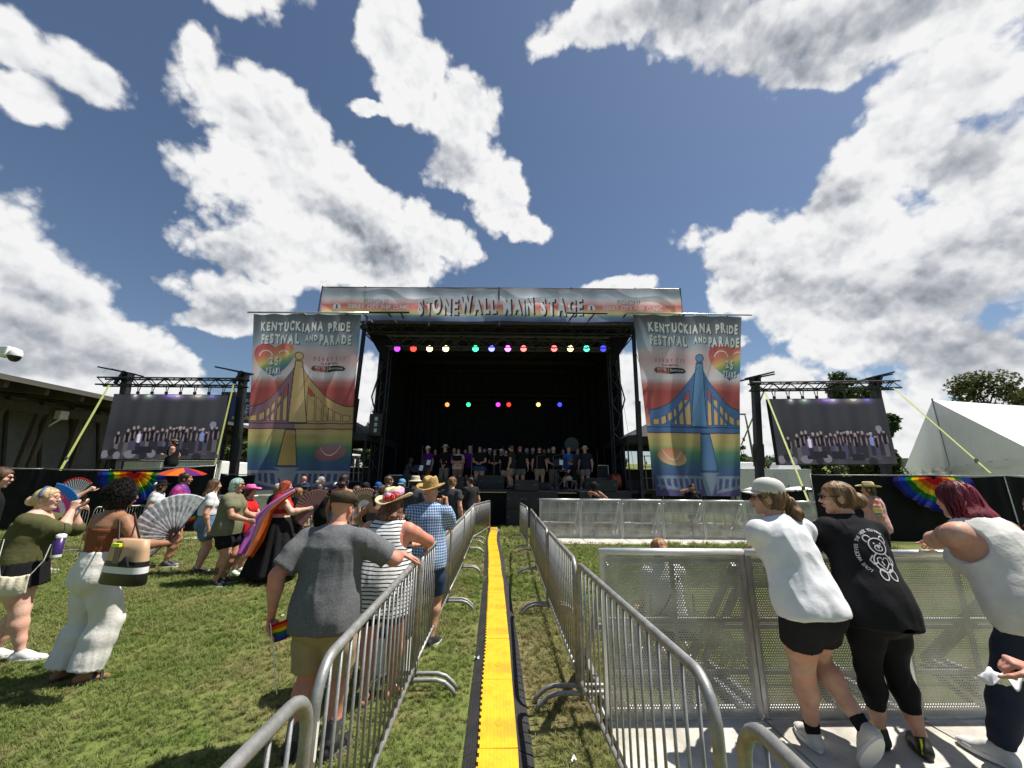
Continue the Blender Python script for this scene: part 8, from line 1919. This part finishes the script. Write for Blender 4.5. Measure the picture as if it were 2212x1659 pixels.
# red hair, cape and long skirt
p = crowd(634, 1038, 7.75, 'woman with long red hair, red bra top and long black skirt wearing a flag cape', -58, g=1.45, hair=('long', 'red'), topk=('bra', c_(0.42, 0.02, 0.025)), bot=('maxi', K_), n=220, length=0.36, skin='pale', glasses=True, hr=(.30, .42, 1.22), er=(.6, -.6, -1), hl=(-.1, .42, 1.1), hand=('grip', 'grip'), h=0.011, shoes=SHOEW, loc=(-4.30, 7.7, 0), H=1.72)
def cape():
    t = empty('flag_cape', (0, 0, 0), 0, 'pink, white and orange striped flag worn as a cape by the red-haired woman', 'flag'); Lf = [(640, 1052), (611, 1066), (580, 1087), (550, 1113), (529, 1158), (516, 1196)]; Rt = [(634, 1066), (608, 1087), (588, 1108), (580, 1136), (569, 1171), (548, 1206)]
    A = [at(*q, 7.50-0.05*i) for i, q in enumerate(Lf)]; B = [at(*q, 7.36-0.04*i) for i, q in enumerate(Rt)]; o = A[0].copy(); t.location = (o.x, o.y, o.z)
    def cur(P, v): s_ = v*(len(P)-1); i = np.clip(s_.astype(int), 0, len(P)-2); f = (s_-i)[:, None]; Q = np.array([tuple(q-o) for q in P]); return Q[i]*(1-f)+Q[i+1]*f
    def S(u, v):
        P = cur(A, v)*(1-u[:, None])+cur(B, v)*u[:, None]; P[:, 1] += 0.05*np.sin(u*13+v*4)*(0.4+v); return P
    cols = [(205, 95, 205), (215, 130, 210), (240, 215, 240), (232, 190, 220), (235, 140, 80), (225, 115, 45), (190, 80, 30)]; img = np.zeros((60, 40, 3))
    for k in range(40): img[:, k] = lin(cols[min(6, int(k/40*7))])
    solidify(painted('cape_cloth', S, img, BUNT, t), 0.002)
cape()
fan(at(683, 1100, 7.75), 0.36, 62, 235, (0.6, -1, 0), lambda u, v, k: lin((150, 112, 108))*(0.8 if k else 1), SHOEB, 'dark see-through fan held by the red-haired woman', inner=0.2, n=18, ribw=0.014)
crowd(600, 1046, 10.2, 'person in a grey cap and black T-shirt behind the pink cowboy hat', -30, g=1.15, hat=('cap', c_(0.42, 0.41, 0.42)), hair=('bob', 'honey'))
crowd(616, 1030, 13.2, 'dark-haired woman standing before the golden banner', -20, hair=('long', 'dark'), H=1.7)
crowd(658, 1023, 13.6, 'bald man in black before the golden banner', 15, 'm', 1.2, hair=None, skin='red', head=(20, 0, 0))
crowd(660, 1041, 11.8, 'man in a navy bucket hat and khaki shorts beside the dark fan', -15, 'm', 1.2, hat=('bucket', c_(0.03, 0.05, 0.10)), hair=('short', 'dark'), bot=('long', BEIGE), shoes=SHOEB)
crowd(692, 1030, 13.0, 'grey curly-haired man in sunglasses and denim shorts', -60, 'm', 1.1, hair=('curly', 'grey'), length=0.02, topk=('tee', GR), bot=('long', DEN), glasses=True, curl=0.01, shoes=SHOEW)
crowd(702, 1058, 11.0, 'person in black holding up a white hat in the middle of the crowd', 0, hair=('bob', 'dark'), hr=(.25, .4, 1.35), H=1.55)
crowd(727, 1042, 11.2, 'person in a white cap with a dark ponytail', 0, hat=('cap', WH), hair=('long', 'dark'), H=1.64)
crowd(743, 1025, 8.9, 'bare-backed woman with dark pigtails and pink sunglasses on her head', -8, g=1.0, hair=('long', 'dark'), topk=('tube', K_), bot=('shorts', DEN), skin='tan', n=40, length=0.12).glasses(col=(0.5, 0.1, 0.16), up=0.08, dark=False)
crowd(770, 1050, 9.8, 'woman with a brown bun in a white top beside the rainbow fan', -30, g=1.0, hair=('bun', 'brown'), topk=('tank', WH), bot=('shorts', DEN), skin='tan')
p = crowd(822, 1048, 6.6, 'bare-backed woman with a dark ponytail and her hand on her hip', -20, g=1.05, hair=('pony', 'dark'), topk=('tube', M('tattoo_ink', (0, 0, 0))), bot=('shorts', DEN), skin='tan', n=60, length=0.22, hl=(-.20, .02, .98), el=(-1.4, -.5, 0), hr=(.15, .45, 1.15), hand=('fist', 'grip'))
RB_ = [(225, 60, 60), (240, 240, 240), (235, 160, 60), (240, 240, 240), (240, 215, 80), (240, 240, 240), (90, 160, 100), (240, 240, 240), (70, 110, 180), (240, 240, 240)]
fan(at(787, 1094, 6.9), 0.30, 28, 190, (0.0, -1, 0.0), lambda u, v, k: lin((245, 245, 245)) if v < .3 else lin([(170, 70, 70), (225, 205, 190)][k] if v > .86 else ([(70, 80, 110), (225, 200, 150)][k] if v < .62 else [(190, 140, 90), (235, 225, 205)][k])), WHITE, 'small white fan with rainbow ribs held beside the brown bun', inner=0.1, n=26, ribw=0.006)
crowd(790, 1040, 12.0, 'dark-skinned person with short curls near the stage', -50, 'm', hair=('afro', 'black'), skin='dark', n=30, H=1.66)
crowd(817, 1036, 11.4, 'person with a blue head scarf hanging to the shoulder', -20, hair=('long', 'black'), hat=('capback', c_(0.02, 0.10, 0.36)), topk=('tee', c_(0.02, 0.10, 0.36)), H=1.66)
crowd(838, 1029, 10.8, 'short-haired man in glasses and black T-shirt left of the blue cap', -45, 'm', 1.2, hair=('short', 'brown'))
crowd(868, 1036, 11.0, 'person in a light blue cap worn backwards', -10, 'm', 1.0, hat=('capback', c_(0.12, 0.30, 0.48)), hair=('short', 'brown'))
crowd(897, 1026, 9.2, 'man in a beige bucket hat and black T-shirt left of the woven straw hat', -15, 'm', 1.1, hat=('bucket', BEIGE), hair=('short', 'dark'), topk=('tee', GR))
crowd(976, 1031, 9.8, 'man with a blond fade in a dark grey T-shirt right of the woven straw hat', -25, 'm', 1.05, hair=('short', 'honey'), topk=('tee', GR), bot=('long', GR), n=40)
crowd(1018, 1027, 13.0, 'bearded man in a dark T-shirt and pale shorts at the barricade end', 40, 'm', 1.05, hair=('short', 'dark'), topk=('tee', c_(0.03, 0.028, 0.03)), bot=('long', BEIGE), shoes=SHOEW, head=(30, 0, 0), hl=(-.32, .25, 1.0))
crowd(690, 1062, 9.8, 'person in a dark T-shirt half hidden by the flat cap', 0, hair=('bob', 'honey'), H=1.55, loc=(-5.1, 9.8, 0))
# right field
p = crowd(1877, 1040, 8.6, 'woman in a pale straw hat and pink top before the right fence', 60, g=1.3, hat=('cowboy', STRAWP), band=K_, hair=('bob', 'brown'), topk=('tank', c_(0.62, 0.36, 0.34)), bot=('shorts', c_(0.5, 0.12, 0.25)), hk=dict(pinch=0.01))
t = empty('shoulder_bag', at(1893, 1098, 8.35), 0, 'rainbow coloured bag on the hip of the woman in the pale straw hat', 'bag'); painted('bag_cloth', lambda u, v: np.stack([0.09*np.cos(u*6.28)*np.sin(v*3.1), -0.02+0.04*np.sin(u*6.28), 0.12-0.26*v], -1), np.array([[lin(RB_[(i//4) % 10]) for k in range(20)] for i in range(30)]), BUNT, t); MB().tube([(0, 0, 0.2), (-.12, .1, .5)], 0.008, 5).build('strap', SHOEB, t)
crowd(1283, 1037, 13.9, 'guard with an afro and black T-shirt leaning an arm on the far barrier', 40, 'm', 1.15, hair=('afro', 'black'), skin='brown', n=60, H=1.74, topk=('tank', K_), twist=-10, hl=(-.35, -.48, 1.30), el=(-.5, -1, 0), hr=(.35, -.1, 1.0), grp='guards behind the far barrier')
crowd(1494, 1038, 13.9, 'person with purple hair and white headphones behind the far barrier', 165, 'f', 1.2, hair=('bob', 'dark'), skin='brown', H=1.72, hr=(.16, .16, 1.55), er=(1, 0, -.5), hand=('relax', 'grip'), grp='guards behind the far barrier')
# man on the platform
p = crowd(380, 949, 15.0, 'bearded man in a black tank top with a rainbow headband standing above the left fence', 118, 'm', 1.25, hair=('long', 'dark'), length=0.08, topk=('tank', K_), bot=('shorts', GR), loc=(at(380, 949, 15.0).x, 15.0, 1.37), H=1.82, hr=(.32, .02, 1.02), er=(1.2, -.8, 0), hl=(-.05, .26, 1.22), hand=('grip', 'fist'), h=0.014, grp='people above the left fence')
mb = MB(); mb.tube([p.hp_((0.083*math.cos(a), -0.012+0.102*math.sin(a), 0.062)) for a in np.linspace(0, 6.28, 25)[:-1]], 0.016, 6, closed=True); mb.build('headband', M('headband_orange', (0.65, 0.18, 0.04), 0.7, col2=(0.2, 0.35, 0.1), c2scale=9), p.root, True)

# ---- the choir on the stage ------------------------------------------------------------------------------------
PURP = c_(0.10, 0.015, 0.16)
def singer(px, top, Y, label, sex='m', topm=K_, bot=('shorts', KHA), hair=('short', 'brown'), hat=None, g=1.12, face=180, skin='light', pose='down', H=None, glasses=False, **kw):
    hh = 0.05 if hat else 0.0; q = at(px, top, Y); H = H or max(1.5, min(1.9, q.z-DK-hh)); P = dict(
        down={}, clasp=dict(hl=(.0, .22, .86), hr=(.02, .22, .86)), folder=dict(hl=(-.13, .33, 1.12), hr=(.13, .33, 1.12), hand=('grip', 'grip'), er=(1, -.6, -1), el=(-1, -.6, -1)),
        pockets=dict(hl=(-.2, .05, .84), hr=(.2, .05, .84), el=(-1, -1, 0), er=(1, -1, 0)))[pose]
    P.update(kw); p = Person((q.x, Y, DK+(0.0 if Y < SY+2.6 else 0.0)), face, H, sex, g, skin=SKIN[skin], label=label, group='choir and band on the stage', h=0.022, hh=0.013, **P)
    p.top(topm, 'shirt', fold=0.004); k, m = bot
    if k == 'skirt': p.skirt(m, 0.34, 0.06, n=36)
    else: p.bottom(m, 'trousers' if k == 'pants' else 'shorts', length=1.93 if k == 'pants' else 0.85, flare=0.012 if k == 'pants' else 0.025)
    p.shoes(SHOEW if int(px) % 2 else SHOEB, None)
    if hair: p.hair(HAIR[hair[1]], hair[0], n=8, length=0.2, seed=int(px))
    if glasses: p.glasses()
    if hat:
        if hat[0] == 'cap': p.cap(hat[1])
        elif hat[0] == 'bucket': p.hat(hat[1], brim=0.05, crown=0.085, curl=0, droop=0.02, pinch=0, flat=1)
        else: p.hat(hat[1], brim=0.085, crown=0.09, curl=0.0, droop=0.02)
    if pose == 'folder':
        c = p.w((0, 0.42, 1.17)); t = empty('music_folder', c, R(face), 'black folder of the '+' '.join(label.split()[:11]), 'folder', 'music folders of the choir'); MB().poly([(-.22, 0, .05), (0, .03, 0), (0, .10, .24), (-.22, .06, .26)]).poly([(.22, 0, .05), (.22, .06, .26), (0, .10, .24), (0, .03, 0)]).build('cover', K_, t); MB().poly([(-.20, -.005, .07), (0, .022, .02), (0, .088, .23), (-.20, .05, .25)]).poly([(.20, -.005, .07), (.20, .05, .25), (0, .088, .23), (0, .022, .02)]).build('pages', M('page_grey', (0.5, 0.5, 0.5), 0.8), t)
    return p
s0 = SY
singer(926, 963, s0+1.5, 'singer in a white cap and purple shirt beside the music stand', 'f', PURP, ('shorts', c_(0.16, 0.10, 0.05)), ('bob', 'brown'), ('cap', WH), face=150)
singer(963, 957, s0+1.3, 'singer in a wide sun hat with clasped hands and tan trousers', 'f', K_, ('pants', c_(0.20, 0.16, 0.12)), ('long', 'brown'), ('sun', BEIGE), face=170, pose='clasp')
singer(982, 957, s0+2.8, 'tall bald singer with purple stage light as his shirt colour behind the sun hat', 'm', PURP, ('pants', K_), None, H=1.9)  # purple stage light falling on him is put into the shirt colour
singer(991, 969, s0+1.2, 'singer in a tie-dye T-shirt holding a black folder', 'f', M('tie_dye', (0.55, 0.50, 0.40), 0.9, col2=(0.55, 0.20, 0.16), c2scale=7, c2=(0.45, 0.55)), ('shorts', c_(0.20, 0.12, 0.08)), ('bob', 'dark'), g=1.25, pose='folder', glasses=True)
singer(1016, 963, s0+1.7, 'singer in a pink cap and purple T-shirt', 'm', PURP, ('shorts', K_), ('short', 'grey'), ('cap', c_(0.55, 0.22, 0.32)))
singer(1037, 964, s0+1.1, 'large singer in sunglasses and a blue skirt reading sheet music', 'f', K_, ('skirt', c_(0.03, 0.07, 0.17)), ('short', 'dark'), g=1.4, pose='folder', glasses=True)
singer(1047, 966, s0+2.6, 'singer half hidden behind the large singer in the blue skirt', 'm', K_, ('shorts', GR), ('short', 'dark'))
singer(1069, 970, s0+1.4, 'singer all in black behind the pale microphone stand', 'f', K_, ('pants', K_), ('short', 'dark'), pose='folder', glasses=True)
singer(1083, 969, s0+2.6, 'singer in a white cap in the back row left of the conductor', 'm', K_, ('shorts', GR), ('short', 'grey'), ('cap', WH)); singer(1088, 962, s0+3.4, 'bald singer at the very back left of the conductor', 'm', K_, ('pants', K_), None)
singer(1093, 972, s0+1.5, 'singer in beige shorts and a belt bag beside the conductor', 'f', K_, ('shorts', BEIGE), ('bob', 'dark'))
singer(1106, 962, s0+0.8, 'conductor in khaki shorts turned sideways to the choir', 'm', c_(0.03, 0.022, 0.03), ('shorts', KHA), ('short', 'brown'), face=70, pose='down')
singer(1123, 962, s0+1.3, 'big bespectacled singer in black and grey shorts right of the conductor', 'm', K_, ('shorts', c_(0.16, 0.16, 0.13)), ('short', 'red'), g=1.45, glasses=True)
singer(1138, 966, s0+2.6, 'grey-haired singer behind the big bespectacled one', 'f', K_, ('pants', K_), ('bob', 'grey')); singer(1151, 966, s0+2.3, 'white-bearded singer in the back row with a folder', 'm', K_, ('pants', K_), ('short', 'grey'), pose='folder')
singer(1165, 962, s0+1.3, 'singer in a lettered black T-shirt and khaki shorts', 'm', K_, ('shorts', KHA), ('short', 'dark'), ('cap', K_), g=1.2); singer(1175, 963, s0+2.7, 'singer in glasses behind the khaki shorts', 'm', K_, ('pants', K_), ('short', 'dark'), glasses=True)
singer(1185, 966, s0+2.2, 'short singer in the back row left of the grey-haired man', 'f', K_, ('pants', K_), ('short', 'brown')); singer(1195, 959, s0+1.5, 'grey-haired singer with crossed arms and khaki trousers', 'm', K_, ('pants', c_(0.16, 0.13, 0.09)), ('short', 'grey'), g=1.25, pose='folder')
singer(1216, 960, s0+2.4, 'bearded singer in a navy bucket hat', 'm', K_, ('pants', K_), ('short', 'dark'), ('bucket', c_(0.02, 0.03, 0.09))); singer(1228, 965, s0+1.9, 'white-haired singer in a bright blue shirt', 'f', c_(0.04, 0.14, 0.42), ('shorts', GR), ('short', 'grey'))
singer(1247, 960, s0+1.9, 'bearded singer in glasses near the right end of the choir', 'm', GR, ('shorts', KHA), ('short', 'brown'), glasses=True); singer(1263, 954, s0+1.3, 'singer in a tan straw hat at the right end of the choir', 'm', c_(0.03, 0.03, 0.045), ('shorts', c_(0.22, 0.20, 0.16)), ('short', 'grey'), ('sun', STRAWP), face=150)
singer(941, 970, s0+3.0, 'dim singer behind the purple-shirted one', 'f', K_, ('pants', K_), ('long', 'dark')); singer(1006, 966, s0+3.2, 'dim singer in the back row left of the pink cap', 'm', K_, ('pants', K_), ('short', 'dark')); singer(1058, 964, s0+3.3, 'dim singer in the back row behind the blue skirt', 'm', K_, ('pants', K_), ('short', 'brown'), ('bucket', WH))
singer(1238, 978, s0+1.05, 'seated keyboard player in a brown hat', 'm', K_, ('shorts', BEIGE), ('short', 'brown'), ('sun', c_(0.16, 0.11, 0.07)), face=80, H=1.72, hip=(0, 0, -.40), fl=(-.1, .42, 0), fr=(.1, .42, 0), hl=(-.16, .42, .86), hr=(.16, .42, .86), lean=8)
singer(882, 975, s0+1.15, 'seated dark-skinned drummer in a black T-shirt', 'm', GR, ('pants', c_(0.10, 0.10, 0.08)), None, face=-70, skin='dark', H=1.74, hip=(0, 0, -.40), fl=(-.14, .45, 0), fr=(.14, .45, 0), hl=(-.14, .42, .86), hr=(.14, .42, .86), lean=10)
